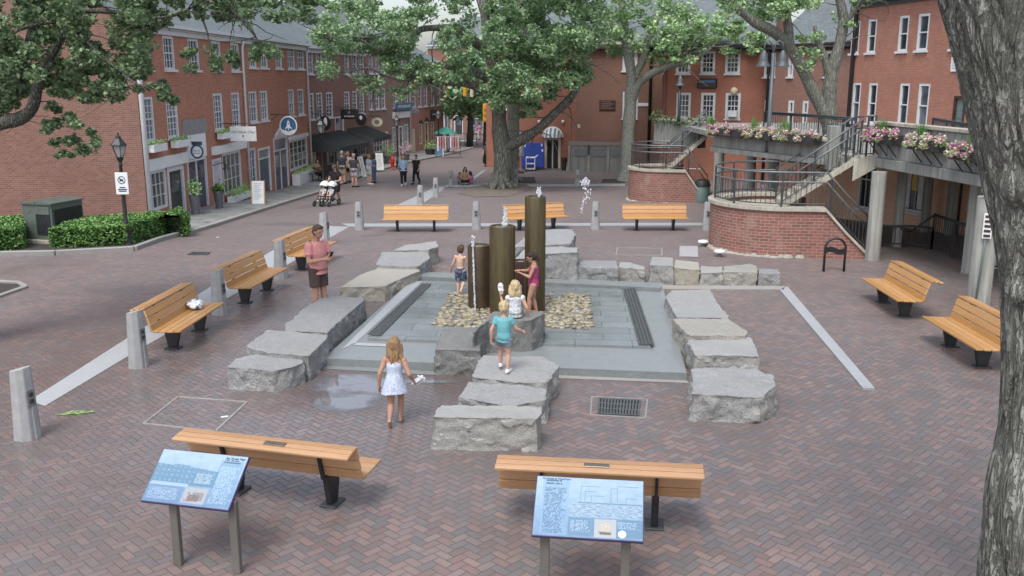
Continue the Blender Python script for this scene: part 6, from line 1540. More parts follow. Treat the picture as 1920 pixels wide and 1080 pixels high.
# iron railings guarding the ramp
def rail_thing(pix, h, label, name='iron_railing', lift=.02):
    P = [G(*q) for q in pix]; t = thing(name, label, 'railing', P[0]); railing(t, [p + V((0, 0, lift)) for p in P], h, rails=(1.0, .97), mats=(M['iron'], M['iron']), post_every=1.3); return t
rail_thing([(1746, 468), (1822, 501)], .98, 'black iron railing running towards the thick column'); rail_thing([(1650, 464), (1704, 464), (1746, 468)], .6, 'low black iron railing at the top of the ramp'); rail_thing([(1858, 507), (1900, 511)], .95, 'short black railing in front of the white banner')
mb = MB()
a, b = G(1704, 464), G(1746, 468); mb.tube([a + V((0, 0, .45)), b + V((0, 0, .98))], .03, 8); mb.tube([a + V((-.3, 0, .55)), a + V((0, 0, .45))], .03, 8)
tag(mb.build('ramp_handrail', M['iron'], smooth=True), 'slanting handrail joining the low and the high iron railing', 'handrail')
for pts, lab in (([V((*fp(1742, 28), 2.5)), V((*fp(1845, 23), 2.5))], 'black balcony railing in front of the green door'), ([V((*fp(1428, 33), 2.5)), V((*fp(1520, 30.5), 2.5)), V((*fp(1600, 28), 2.5))], 'black railing along the walkway behind the forked tree')):
    t = thing('iron_railing', lab, 'railing', pts[0]); railing(t, pts, 1.02, rails=(1.0, .95), mats=(M['iron'], M['iron']))
t = thing('iron_railing', 'short railing at the stair head beside the parapet end', 'railing', (9.6, 25.6, 2.5)); railing(t, [(9.35, 25.75, 2.55), (9.62, 25.35, 2.6), (9.75, 25.35, 2.6)], 1.1, post_every=.4)
# ---- flower boxes
def flowers(t, pts, n, seed, pink, size=.075, r=.125, name='blossoms'):
    greens(t, 'foliage', [p + V((0, .02, -.03)) for p in pts], r * 1.05, int(n * .55), M['leaf_pot'], size, seed, world=True)
    greens(t, name, pts, r, n, M['petal_pink' if pink else 'petal_pale'], size * .85, seed + 1, world=True)
def flower_box(F, s0, s1, z, label, pink, seed, tuft=.5, brackets=True):
    c = F.pt((s0 + s1) / 2, z, -.2); t = thing('flower_box', label, 'flower box', c, F.rz, 'flower boxes hung on the walkway')
    L = s1 - s0; mb = MB(); mb.prism([(-L / 2, -.16), (L / 2, -.16), (L / 2, .16), (-L / 2, .16)], -.26, 0); 
    for v in mb.v[:4]: v.y *= .75; v.x *= .95
    mb.build('box', M['terra'], t, bevel=.01)
    if brackets:
        for f_ in (-.3, 0, .3): MB().tube([(L * f_, -.1, -.26), (L * f_, .17, -.58)], .015, 6).build('bracket', M['black'], t)
    P = [F.pt(s0 + L * k / 9, z + .0 + .04 * (k % 3), -.22 - .08 * (k % 2)) for k in range(10)]
    P += [F.pt(s0 + L * k / 6, z - .1, -.4) for k in (1, 2, 4)]
    half = len(P) // 2
    flowers(t, P[:half] + P[-1:], 70, seed, pink); flowers(t, P[half:-1], 70, seed + 5, pink and (seed in (1, 10)))
    rnd = random.Random(seed); mb = MB(); cc = V((L * (tuft - .5), 0, .0))
    for k in range(120):
        d = V((rnd.gauss(0, .13), rnd.gauss(0, .1), 1)).normalized(); a = cc + V((rnd.gauss(0, .07), rnd.gauss(0, .05), 0)); h_ = rnd.uniform(.2, .5); w2 = V((.012, 0, 0)); mb.add([a - w2, a + w2, a + d * h_], [(0, 1, 2)])
    mb.build('rosemary', M['leaf_hedge'], t)
def fs(F, px, py): return F.s_(px, py)
flower_box(PR, fs(PR, 1640, 255), fs(PR, 1697, 262), PR.z_(1668, 250), 'flower box of deep pink petunias nearest the stair head', True, 1, .5)
flower_box(PR, fs(PR, 1722, 265), fs(PR, 1786, 272), PR.z_(1752, 262), 'flower box of pale and white flowers trailing down, middle of the three', False, 2, .3)
flower_box(PR, fs(PR, 1802, 280), fs(PR, 1868, 290), PR.z_(1835, 280), 'flower box touching the big trunk, pink and yellowish blooms', True, 3, .55)
for k, (a, b, lab, pk, tu) in enumerate(((.02, .36, 'long planter trough of bright pink petunias at the far end of the walkway', True, .0), (.37, .62, 'planter trough of pale pink flowers with tall grass tufts', False, .3), (.63, .97, 'planter trough of small pink and cream flowers by the end post', False, .2))):
    flower_box(PL, PL.L * a, PL.L * b, 3.12, lab, pk, 10 + k, tu, False)
t = thing('ivy_planter', 'far concrete trough overgrown with trailing green ivy', 'planter', PB_.pt(0, PBz))
MB().bb((0, 0, -.02), (.1, .1, .0)).build('soil', M['mulch'], t)
greens(t, 'ivy', [PB_.pt(PB_.L * k / 14, PBz + .05 - .18 * (k % 2), -.1) for k in range(15)] + [PB_.pt(.3, PBz + .35, 0), PB_.pt(.1, PBz + .2, 0)], .22, 40, M['leaf_ivy'], .1, 3, world=True)
# ---- lamps on the walkway
def deck_lamp(px, y0, y1, Y, arms, label):
    p = at(px, y0, Y); zb = 2.5; zt = top_z(px, y1, Y); t = thing('walkway_lamp', label, 'street lamp', (p.x, p.y, zb)); h = zt - zb
    MB().tube([(0, 0, 0), (0, 0, .4), (0, 0, h - .35)], [.1, .07, .055], 10).build('pole', M['lamp_grey'] if arms > 1 else M['lamp_dark'], t, smooth=True)
    for k in range(arms):
        sx = (-1, 1)[k % 2] if arms > 1 else 0; mb = MB()
        if arms > 1: mb.tube([(0, 0, h - .4), (sx * .05, 0, h - .1), (sx * .15, 0, h), (sx * .26, 0, h - .08), (sx * .28, 0, h - .3)], .028, 8)
        o = mb.build('arm', M['lamp_grey'], t, smooth=True) if arms > 1 else t
        MB().lathe([(.04, .0), (.1, -.12), (.13, -.3), (.13, -.34), (.21, -.44), (.21, -.47), (.1, -.45)], (sx * .28, 0, h - .28), 18).build('shade', M['lamp_grey'], o, auto=40)
deck_lamp(1441, 255, 76, 28.5, 2, 'grey walkway lamp with two bell shaped shades')
deck_lamp(1272, 238, 130, 45, 1, 'slim walkway lamp with a single shade before the brick wall')
# ---- small fittings
for k, (px, py, lab) in enumerate(((1318, 462, 'white mushroom light at the side of the near brick drum'), (1349, 481, 'white mushroom light in front of the near brick drum'))):
    p = G(px, py); t = thing('mushroom_light', lab, 'ground light', p, 0, 'mushroom lights'); MB().lathe([(.06, 0), (.06, .1)], n=12).build('stem', M['panel_grey'], t); MB().lathe([(.12, .1), (.16, .13), (.14, .17), (.05, .19)], n=18).build('cap', M['plastic_w'], t, smooth=True)
a, b = G(1544, 509), G(1582, 509); t = thing('bike_rack', 'black arched bicycle rack with a wavy middle bar', 'bike rack', a); d = b - a; hh = top_z(1563, 447, a.y)
mb = MB(); mb.tube([a] + [a + d * (.5 - .5 * math.cos(k)) + V((0, 0, hh - d.length * .5 + d.length * .5 * math.sin(k))) for k in [math.pi * j / 14 for j in range(15)]] + [b], .03, 10); mb.build('loop', M['black'], t, smooth=True, world=True)
mb = MB(); n = 12
for j in range(n):
    f0, f1 = j / n, (j + 1) / n; z = lambda f: hh * .63 + .04 * math.sin(f * 6.3); mb.bar(a + d * f0 + V((0, 0, z(f0))), a + d * f1 + V((0, 0, z(f1))), .03, .13)
mb.build('wavy_plate', M['black'], t, world=True)
p = G(1318, 381); t = thing('trash_can', 'grey green trash can with a dark domed lid beside the far drum', 'trash can', (p.x, p.y + .3, gz(p.y)))
MB().lathe([(.3, 0), (.33, .1), (.34, .72), (.33, .75)], n=20).build('bin', M['can_green'], t, auto=40); MB().lathe([(.36, .73), (.37, .8), (.3, .98), (.1, 1.05)], n=20).build('lid', M['bin_dark'], t, auto=40)
# pole with the striped vertical notice
p = G(1826, 588) ; t = thing('notice_pole', 'thin galvanised pole with a maroon striped notice plate', 'sign', (p.x, p.y, 0))
zt = top_z(1838, 362, p.y); MB().tube([(0, 0, 0), (.1, 0, zt)], .022, 8).build('pole', M['can_green'], t, smooth=True); MB().box((.06, .05, zt + .03), (.3, .12, .09), rz=-.1).build('lamp_head', M['panel_grey'], t, bevel=.02)
z0, z1 = top_z(1835, 447, p.y), top_z(1835, 400, p.y); pl = MB().box((.06, -.04, (z0 + z1) / 2), (.17, .015, z1 - z0), rz=-.5).build('plate', M['white2'], t, bevel=.006)
for k in range(5): MB().box((.06 - .006, -.054, z0 + (z1 - z0) * (.12 + .19 * k)), (.12, .008, (z1 - z0) * .1), rz=-.5).build('stripe', M['maroon'], pl)
# ------------------------------------------------------------------ trees
def smooth_path(pts, k=5):
    P = [(*V(p[:3]), p[3]) for p in pts]; out = []
    for i in range(len(P) - 1):
        p0, p1, p2, p3 = P[max(i - 1, 0)], P[i], P[i + 1], P[min(i + 2, len(P) - 1)]
        for j in range(k):
            t = j / k; out.append([.5 * (2 * p1[c] + (p2[c] - p0[c]) * t + (2 * p0[c] - 5 * p1[c] + 4 * p2[c] - p3[c]) * t * t + (3 * p1[c] - p0[c] - 3 * p2[c] + p3[c]) * t ** 3) for c in range(4)])
    out.append(list(P[-1])); return out
def limb(mb, pix, n=10, wob=.06, seed=0, k=6):
    """pix: (px, py, depth, radius)"""
    pts = [(*at(q[0], q[1], q[2]), q[3]) for q in pix]; S = smooth_path(pts, k); out = []; rr = []
    for q in S:
        p = V(q[:3]); d = noise.noise_vector(p * .9 + V((seed, 0, 0))) * q[3] * wob * 4
        out.append(p + d); rr.append(max(.012, q[3] * (1 + .15 * noise.noise(p * 1.7 + V((0, seed, 0))))))
    mb.tube(out, rr, n); return out
def twigs(mb, path, n, L, r, seed):
    rnd = random.Random(seed)
    tips = []
    for _ in range(n):
        p = path[rnd.randrange(len(path) // 3, len(path))]
        d = V((rnd.gauss(0, 1), rnd.gauss(0, 1), rnd.gauss(.1, .6))).normalized(); q = [p]; l = L * rnd.uniform(.5, 1.2)
        for j in range(4): d = (d + V((rnd.gauss(0, .25), rnd.gauss(0, .25), rnd.gauss(-.05, .2)))).normalized(); q.append(q[-1] + d * l / 4)
        mb.tube(q, [r, r * .8, r * .6, r * .4, r * .25], 5); tips += q[2:]
    return tips
def cloud(mb, c, r, n, size, rnd, flat=.75, shell=.45, droop=.35):
    for _ in range(n):
        d = V((rnd.gauss(0, 1), rnd.gauss(0, 1), rnd.gauss(0, 1))).normalized() * (shell + (1 - shell) * rnd.random()) * r
        d.z *= flat; leafq(mb, c + d, size * rnd.uniform(.6, 1.35), rnd, droop)
def inpoly(x, y, P):
    c = False
    for (x0, y0), (x1, y1) in zip(P, P[1:] + P[:1]):
        if (y0 > y) != (y1 > y) and x < (x1 - x0) * (y - y0) / (y1 - y0) + x0: c = not c
    return c
def crown(mb, poly, Y, dY, rpx, nclump, nleaf, size, seed, flat=.7, keep=1.0, gap=.0):
    rnd = random.Random(seed); xs = [p[0] for p in poly]; ys = [p[1] for p in poly]; k = 0; tries = 0
    while k < nclump and tries < nclump * 30:
        tries += 1; x, y = rnd.uniform(min(xs), max(xs)), rnd.uniform(min(ys), max(ys))
        if not inpoly(x, y, poly): continue
        if gap and noise.noise(V((x * .013, y * .02, seed))) < gap - .5: continue
        k += 1; yy = Y + rnd.uniform(-dY, dY); c = at(x, y, yy); r = rpx * rnd.uniform(.5, 1.25) / F * yy
        cloud(mb, c, r, int(nleaf * rnd.uniform(.6, 1.3)), size, rnd, flat)
def flare_base(mb, p, r, seed, spread=2.1, n=7, h=1.0):
    rnd = random.Random(seed)
    for k in range(n):
        a = 6.283 * k / n + rnd.uniform(-.3, .3); d = V((math.cos(a), math.sin(a), 0)); R_ = r * spread * rnd.uniform(.8, 1.2)
        mb.tube([p + d * r * .55 + V((0, 0, h * .8)), p + d * r * .8 + V((0, 0, h * .35)), p + d * R_ * .75 + V((0, 0, .08)), p + d * R_ + V((0, 0, -.08))], [r * .38, r * .36, r * .25, r * .08], 8)
# ---- big tree in the middle
b = G(938, 352); Yc = b.y
t = thing('shade_tree', 'big leafy tree in the middle with a thick trunk on bare dirt', 'tree', (b.x, b.y, gz(b.y)))
mb = MB(); rt = .62
limb(mb, [(936, 354, Yc, .66), (939, 335, Yc, .55), (944, 305, Yc, .5), (942, 275, Yc, .5), (937, 240, Yc, .42), (934, 190, Yc, .36), (924, 120, Yc, .32), (914, 60, Yc, .26), (905, -10, Yc, .25), (900, -90, Yc, .15)], 16, .03, 1)
p1 = limb(mb, [(942, 287, Yc, .36), (962, 270, Yc - .2, .32), (1000, 248, Yc - .8, .26), (1045, 208, Yc - 1.2, .21), (1075, 176, Yc - 1.6, .2), (1100, 120, Yc - 2, .12)], 12, .04, 2)
p2 = limb(mb, [(935, 195, Yc, .35), (890, 160, Yc - 1, .25), (830, 153, Yc - 2, .2), (810, 156, Yc - 2.4, .18), (790, 138, Yc - 2.6, .15), (740, 145, Yc - 3, .1), (690, 128, Yc - 3, .07), (640, 138, Yc - 3, .04)], 10, .05, 3)
p3 = limb(mb, [(928, 150, Yc, .3), (870, 130, Yc + 1, .22), (800, 122, Yc + 1, .16), (720, 140, Yc + .5, .1), (680, 150, Yc, .05)], 10, .05, 4)
p4 = limb(mb, [(920, 100, Yc, .3), (860, 60, Yc - 1, .22), (790, 55, Yc - 1.5, .16), (720, 95, Yc - 2, .1), (650, 60, Yc - 2.5, .06), (615, 80, Yc - 2.5, .03)], 10, .05, 5)
p5 = limb(mb, [(915, 65, Yc, .25), (960, 20, Yc - 1.5, .2), (1010, -10, Yc - 2.5, .12), (1060, 20, Yc - 3, .06)], 10, .05, 6)
p6 = limb(mb, [(910, 30, Yc, .22), (890, -20, Yc, .16), (850, -60, Yc, .1)], 8, .05, 7)
for k, P in enumerate((p1, p2, p3, p4, p5)): twigs(mb, P, 16, 2.4, .045, k)
flare_base(mb, V((b.x, b.y, gz(b.y))), .55, 3, 2.1, 8, .9)
o = mb.build('trunk', M['bark'], t, smooth=True, world=True)
mb = MB()
crown(mb, [(900, -60), (1135, -70), (1130, 60), (1118, 118), (1085, 160), (1040, 178), (1000, 185), (960, 180), (925, 160), (905, 120), (920, 60)], Yc - 2.5, 3.2, 22, 215, 190, .175, 21, gap=.2)
crown(mb, [(905, 150), (960, 175), (1040, 172), (1010, 205), (985, 225), (962, 222), (930, 205), (908, 190)], Yc - 2, 2, 16, 34, 100, .165, 26, gap=.3)
crown(mb, [(600, 112), (590, 70), (620, 25), (640, -50), (905, -60), (880, 20), (905, 90), (870, 110), (800, 105), (740, 100), (660, 92)], Yc - 1.5, 3.5, 20, 150, 140, .165, 22, gap=.34)
crown(mb, [(590, 128), (640, 100), (740, 95), (860, 118), (900, 150), (845, 150), (790, 165), (740, 155), (680, 172), (640, 150), (600, 148)], Yc - 2, 2, 15, 84, 95, .15, 23, gap=.36)
crown(mb, [(690, 160), (740, 150), (780, 168), (765, 190), (720, 188)], Yc - 2.5, 1.5, 13, 10, 40, .17, 24)
mb.build('crown', M['leaf_maple'], t, world=True)
# ---- second grey trunk behind
b2 = G(958, 340); t = thing('shade_tree', 'straight grey trunk close behind the big tree, its crown lost in the leaves', 'tree', (b2.x, b2.y, gz(b2.y)))
mb = MB(); limb(mb, [(955, 341, b2.y, .5), (960, 300, b2.y, .42), (962, 240, b2.y, .38), (965, 150, b2.y, .32), (985, 60, b2.y, .25), (1005, -60, b2.y, .18)], 14, .02, 9); flare_base(mb, V((b2.x, b2.y, gz(b2.y))), .42, 5, 1.6, 6, .6); mb.build('trunk', M['bark_smooth'], t, smooth=True, world=True)
mb = MB(); crown(mb, [(940, -80), (1120, -80), (1100, 40), (1010, 130), (960, 160)], b2.y + 2, 3, 36, 26, 100, .34, 31); mb.build('crown', M['leaf_far'], t, world=True)
# ---- slender tree by the gates
b3 = G(1187, 339); Y3 = b3.y; t = thing('slender_tree', 'slender grey tree with a feathery crown in front of the brown building', 'tree', (b3.x, b3.y, gz(b3.y)))
mb = MB(); limb(mb, [(1170, 342, Y3, .45), (1174, 320, Y3, .38), (1178, 250, Y3, .36), (1182, 190, Y3, .36), (1184, 140, Y3, .3), (1172, 70, Y3, .24), (1168, 20, Y3, .18), (1150, -40, Y3, .1)], 14, .02, 11)
q1_ = limb(mb, [(1183, 190, Y3, .3), (1196, 160, Y3 - .3, .25), (1222, 138, Y3 - .8, .22), (1262, 122, Y3 - 1.4, .18), (1300, 112, Y3 - 2, .12), (1340, 85, Y3 - 2.5, .06)], 10, .04, 12)
q2_ = limb(mb, [(1186, 150, Y3, .26), (1206, 110, Y3 + .5, .22), (1218, 60, Y3 + 1, .18), (1240, 20, Y3 + 1, .12), (1280, -30, Y3 + 1, .06)], 10, .03, 13)
q3_ = limb(mb, [(1262, 122, Y3 - 1.4, .1), (1290, 95, Y3 - 1.8, .07), (1310, 60, Y3 - 2, .04)], 8, .04, 14)
for k, P in enumerate((q1_, q2_, q3_)): twigs(mb, P, 14, 2.2, .04, 40 + k)
mb.build('trunk', M['bark_smooth'], t, smooth=True, world=True)
mb = MB()
crown(mb, [(1125, -40), (1300, -40), (1300, 40), (1240, 70), (1190, 110), (1150, 95), (1120, 60)], Y3, 2.5, 22, 75, 80, .2, 41, gap=.3)
crown(mb, [(1210, 100), (1260, 45), (1330, 28), (1400, 40), (1440, 75), (1430, 98), (1380, 100), (1330, 92), (1290, 118), (1240, 125)], Y3 - 2, 2, 17, 85, 80, .2, 42, flat=.5)
mb.build('crown', M['leaf_locust'], t, world=True)
# ---- forked tree on the walkway
Yf = 31; pf = at(1556, 250, Yf); t = thing('forked_tree', 'forked grey tree rising through the walkway between the brick buildings', 'tree', (pf.x, pf.y, 2.4))
mb = MB(); limb(mb, [(1560, 275, Yf, .3), (1556, 232, Yf, .27), (1538, 195, Yf, .22), (1522, 165, Yf, .2), (1500, 122, Yf, .19), (1478, 85, Yf, .19), (1450, 60, Yf - .2, .17), (1415, 42, Yf - .4, .15), (1385, 18, Yf - .6, .12), (1350, -15, Yf - .8, .08)], 12, .03, 21)
f1 = limb(mb, [(1556, 225, Yf, .26), (1555, 175, Yf, .23), (1560, 135, Yf, .2), (1572, 92, Yf, .18), (1582, 40, Yf, .16), (1572, -10, Yf, .13), (1560, -80, Yf, .1)], 12, .03, 22)
limb(mb, [(1556, 150, Yf, .14), (1546, 110, Yf, .12), (1534, 75, Yf, .1), (1528, 50, Yf + .2, .06)], 8, .03, 23)
f2 = limb(mb, [(1482, 90, Yf, .15), (1478, 50, Yf, .14), (1474, 15, Yf, .12), (1478, -40, Yf, .1)], 10, .03, 24)
f3 = limb(mb, [(1580, 50, Yf, .1), (1610, 10, Yf, .07), (1640, -20, Yf, .04)], 8, .03, 25)
for k, P in enumerate((f1, f2, f3)): twigs(mb, P, 8, 1.4, .025, 60 + k)
mb.build('trunk', M['bark_mid'], t, smooth=True, world=True)
mb = MB(); crown(mb, [(1330, -40), (1520, -40), (1530, 15), (1480, 40), (1420, 30), (1360, 25)], Yf, 1.5, 22, 60, 75, .13, 51, gap=.25); crown(mb, [(1500, 60), (1540, 70), (1535, 110), (1505, 130), (1490, 100)], Yf + .5, .8, 14, 14, 40, .12, 52); crown(mb, [(1560, -40), (1660, -40), (1648, 12), (1600, 50), (1565, 40)], Yf, 1, 18, 18, 55, .13, 53, gap=.4)
mb.build('crown', M['leaf_locust'], t, world=True)
# ---- trees beyond the end of the street
def far_tree(poly, Y, label, seed, nc, rp=30, nl=90, size=.5, trunk=None):
    cx = sum(p[0] for p in poly) / len(poly); p = at(cx, 262, Y); t = thing('street_tree', label, 'tree', (p.x, p.y, -1.2), 0, 'trees beyond the shops')
    mb = MB(); top = at(cx, min(q[1] for q in poly) + 40, Y).z; mb.tube([(p.x, p.y, -1.2), (p.x + .2, p.y, top * .5), (p.x, p.y, top)], [.3, .22, .1], 8)
    mb.build('trunk', M['bark_dark'], t, smooth=True, world=True)
    mb = MB(); crown(mb, poly, Y, 3, rp, nc, nl, size, seed, flat=.8); mb.build('crown', M['leaf_far'], t, world=True)
far_tree([(832, 120), (870, 90), (930, 90), (935, 190), (915, 215), (880, 205), (850, 212), (832, 190)], 82, 'soft green street tree hiding the traffic lights corner', 71, 40, 26)
far_tree([(890, 60), (960, 40), (960, 190), (900, 190)], 88, 'pale green tree behind the big trunk at the street end', 72, 26, 28)
far_tree([(540, 10), (580, -10), (640, 10), (640, 40), (590, 48), (550, 40)], 75, 'treetop peeping over the dark brick roof', 73, 12, 20)
# ---- overhanging limbs of the tree beside the west edge
t = thing('overhanging_tree', 'dark leafy limbs reaching in over the red side wall and shop roofs', 'tree', (-9.6, 16, 0))
mb = MB(); X0 = -95
limb(mb, [(X0 - 20, 700, 16, .5), (X0, 500, 16, .42), (X0 + 5, 330, 16, .36), (X0 + 20, 200, 16, .3), (X0, 50, 16, .25)], 14, .03, 31)
l1 = limb(mb, [(X0 + 5, 330, 16, .25), (-30, 245, 16, .15), (0, 232, 16, .12), (38, 222, 15.8, .115), (60, 202, 15.6, .09), (72, 160, 15.4, .07), (95, 120, 15.2, .04)], 10, .04, 32)
l2 = limb(mb, [(X0 + 10, 260, 16, .2), (-10, 215, 16.3, .1), (22, 180, 16.5, .1), (48, 115, 16.6, .095), (62, 60, 16.8, .09), (78, 5, 17, .085), (90, -60, 17, .08)], 10, .03, 33)
l3 = limb(mb, [(75, 140, 16, .06), (108, 85, 16, .06), (125, 50, 16, .055), (150, 5, 16, .05), (165, -40, 16, .05)], 8, .03, 34)
l4 = limb(mb, [(128, 45, 16, .04), (160, 75, 15.6, .03), (195, 108, 15.3, .025), (238, 145, 15, .02), (280, 170, 14.8, .014)], 7, .03, 35)
l5 = limb(mb, [(140, 20, 16, .045), (205, 22, 15.6, .035), (260, 30, 15.3, .03), (305, 33, 15, .026), (345, 22, 14.8, .02), (385, -5, 14.6, .016)], 7, .03, 36)
l6 = limb(mb, [(300, -30, 15, .03), (400, 5, 14.8, .025), (460, 40, 14.6, .018), (485, 80, 14.5, .01)], 6, .03, 37)
l7 = limb(mb, [(360, -10, 15, .02), (385, 50, 14.9, .014), (395, 90, 14.8, .01), (400, 118, 14.8, .007)], 6, .03, 38)
l8 = limb(mb, [(0, 76, 16, .03), (50, 50, 16, .025), (110, 42, 16, .02)], 6, .03, 39)
for k, P in enumerate((l1, l2, l3, l4, l5, l6)): twigs(mb, P, 12, .9, .012, 80 + k)
mb.build('trunk', M['bark_dark'], t, smooth=True, world=True)
mb = MB()
crown(mb, [(-60, -40), (300, -40), (285, 60), (275, 110), (240, 150), (225, 190), (150, 175), (110, 180), (60, 170), (-60, 170)], 16.5, 1.6, 22, 270, 125, .082, 61, gap=.22)
crown(mb, [(-60, 160), (60, 165), (50, 200), (-60, 215)], 16.5, 1, 19, 18, 95, .082, 62)
crown(mb, [(230, -40), (590, -40), (585, 35), (540, 30), (480, 48), (430, 40), (380, 30), (300, 55), (250, 60)], 15.4, 1.2, 18, 115, 100, .078, 63, gap=.3)
for poly, n in (([(285, 150), (330, 160), (345, 185), (310, 195), (270, 180)], 6), ([(90, 195), (130, 205), (190, 262), (170, 300), (110, 295), (85, 250)], 15), ([(345, 100), (365, 95), (370, 135), (350, 130)], 3), ([(395, 90), (415, 100), (412, 138), (392, 128)], 4), ([(430, 95), (455, 95), (450, 128), (432, 120)], 3), ([(460, 80), (520, 90), (515, 118), (470, 112)], 6), ([(250, 120), (280, 130), (270, 170), (248, 165)], 5), ([(150, 120), (240, 120), (230, 190), (150, 190)], 16)):
    crown(mb, poly, 15.6, .6, 13, int(n * 1.6), 64, .078, int(poly[0][0]))
mb.build('crown', M['leaf_near'], t, world=True)
# ---- the great trunk at the east edge
t = thing('great_trunk', 'great furrowed grey trunk with knots at the east edge of the plaza', 'tree', (3.75, 6.6, 0))
cl = [(1965, 1180, .5), (1962, 1100, .47), (1965, 1000, .455), (1972, 900, .44), (1986, 800, .43), (1991, 650, .43), (1990, 520, .42), (1982, 420, .425), (1970, 330, .44), (1952, 240, .45), (1930, 150, .44), (1905, 70, .42), (1880, 0, .4), (1850, -90, .38), (1820, -200, .36)]
pts = [(*at(a, b_, 6.6), r_) for a, b_, r_ in cl]; pts = [(pts[0][0] - .0, 6.6, -.1, .62), (pts[0][0], 6.6, .25, .53)] + [p for p in pts if p[2] > .4]
S = smooth_path(pts, 26); n = 150; vs = []; mb = MB()
for q in S:
    for j in range(n):
        a = 6.283 * j / n; c_, s_ = math.cos(a), math.sin(a)
        P = V((c_ * 1.0, s_ * 1.0, q[2]))
        u = V((c_ * 4.4, s_ * 4.4, q[2] * .5)); wv = noise.noise_vector(u * .6) * .35
        f = noise.noise(u * 1.5 + wv); f2 = noise.noise(V((c_ * 9, s_ * 9, q[2] * 2.2)) + wv)
        ridge = -.034 * math.exp(-(f / .1) ** 2) - .014 * math.exp(-(f2 / .12) ** 2) + f2 * .006
        big_ = noise.noise(V((c_ * .9, s_ * .9, q[2] * .7)) + V((3, 1, 5))) * .06
        kn = 0
        for (ka, kz, kr, kh) in KN if 'KN' in globals() else ((3.7, 3.95, .16, .06), (4.2, 3.55, .2, .08), (4.35, 4.35, .14, -.06), (3.55, 3.2, .12, .05), (4.3, 2.9, .15, .04)):
            da = (a - ka + math.pi) % (2 * math.pi) - math.pi; dd_ = math.hypot(da * .44, (q[2] - kz)) / kr
            if dd_ < 1.6: kn += kh * math.exp(-dd_ * dd_ * 1.8) - .02 * math.exp(-((dd_ - 1.0) ** 2) * 14)
        r_ = q[3] + ridge + big_ + kn
        vs.append((q[0] + c_ * r_, q[1] + s_ * r_, q[2]))
k = len(S); mb.add(vs, [(i * n + j, i * n + (j + 1) % n, (i + 1) * n + (j + 1) % n, (i + 1) * n + j) for i in range(k - 1) for j in range(n)] + [[(k - 1) * n + j for j in range(n)]])
mb.build('trunk', M['bark_big'], t, smooth=True, world=True)
mb = MB(); rnd = random.Random(5)
for k in range(5):
    a = rnd.uniform(0, 6.28); s = V((S[-1][0], S[-1][1], S[-1][2] - .1)); q = [s]
    d = V((math.cos(a) * .6, math.sin(a) * .6, 1)).normalized()
    for j in range(6): d = (d + V((math.cos(a) * .15, math.sin(a) * .15, -.08))).normalized(); q.append(q[-1] + d * .9)
    mb.tube(q, [.2, .17, .14, .11, .08, .06, .03], 10)
mb.build('limb', M['bark_big'], t, smooth=True, world=True)
mb = MB(); top = S[-1]
for k in range(60): cloud(mb, V((top[0] + rnd.gauss(0, 2.2), top[1] + rnd.gauss(0, 2.2), top[2] + 3.8 + rnd.gauss(0, .8))), .7, 40, .14, rnd)
mb.build('crown', M['leaf_locust'], t, world=True)
# ------------------------------------------------------------------ hedges and bedding
def hedge(poly, h, label, seed, cores=None):
    c = sum((V(p) for p in poly), V()) / len(poly); t = thing('clipped_hedge', label, 'hedge', (c.x, c.y, gz(c.y)), 0, 'clipped yew hedges'); rnd = random.Random(seed)
    P = [V((p[0], p[1], 0)) for p in poly]; mb = MB();
    for q in (cores or [poly]):
        qc = sum((V(p) for p in q), V()) / len(q); mb.prism([(qc.x + (p[0] - qc.x) * .86, qc.y + (p[1] - qc.y) * .86) for p in q], gz(c.y) - .1, gz(c.y) + h * .88)
    mb.build('core', M['dark_leaf'], t, world=True)
    mb = MB(); z0 = gz(c.y)
    per = sum((b - a).length for a, b in zip(P, P[1:] + P[:1]))
    for a, b in zip(P, P[1:] + P[:1]):
        for _ in range(int((b - a).length * h * 1900)):
            f = rnd.random(); z = rnd.random() ** .9 * h; p = a.lerp(b, f); inw = (V((c.x, c.y, 0)) - p).normalized() * rnd.uniform(-.05, .1)
            p = p + inw + V((0, 0, z0 + z)); leafq(mb, p + noise.noise_vector(p * 3) * .05, .075 * rnd.uniform(.6, 1.3), rnd, 0)
    xs = [p.x for p in P]; ys = [p.y for p in P]; area = (max(xs) - min(xs)) * (max(ys) - min(ys)); PP = [(p.x, p.y) for p in P]
    for _ in range(int(area * 1500)):
        x, y = rnd.uniform(min(xs), max(xs)), rnd.uniform(min(ys), max(ys))
        if inpoly(x, y, PP): leafq(mb, V((x, y, z0 + h - .03 + noise.noise(V((x * 2, y * 2, seed))) * .06 + rnd.uniform(-.05, .05))), .075 * rnd.uniform(.6, 1.3), rnd, -.3)
    mb.build('foliage', M['leaf_hedge'], t, world=True)
M['dark_leaf'] = paint('hedge inside', (.012, .02, .01), .9)
hedge([G(96, 468), G(170, 466), G(238, 462), G(300, 446), G(340, 433), atz(352, 397, .66), atz(300, 392, .66), atz(150, 402, .66)], .68, 'long clipped hedge behind the lamp with the white notice plate', 1, [[G(96, 468), G(238, 462), atz(262, 396, .66), atz(150, 402, .66)], [G(238, 462), G(300, 446), atz(308, 392, .66), atz(230, 398, .66)], [G(290, 448), G(338, 434), atz(346, 397, .66), atz(296, 393, .66)]])
hedge([G(-90, 482), G(44, 470), atz(48, 404, .66), atz(-90, 407, .66)], .68, 'short hedge block at the west edge beside the grey cabinet', 2)
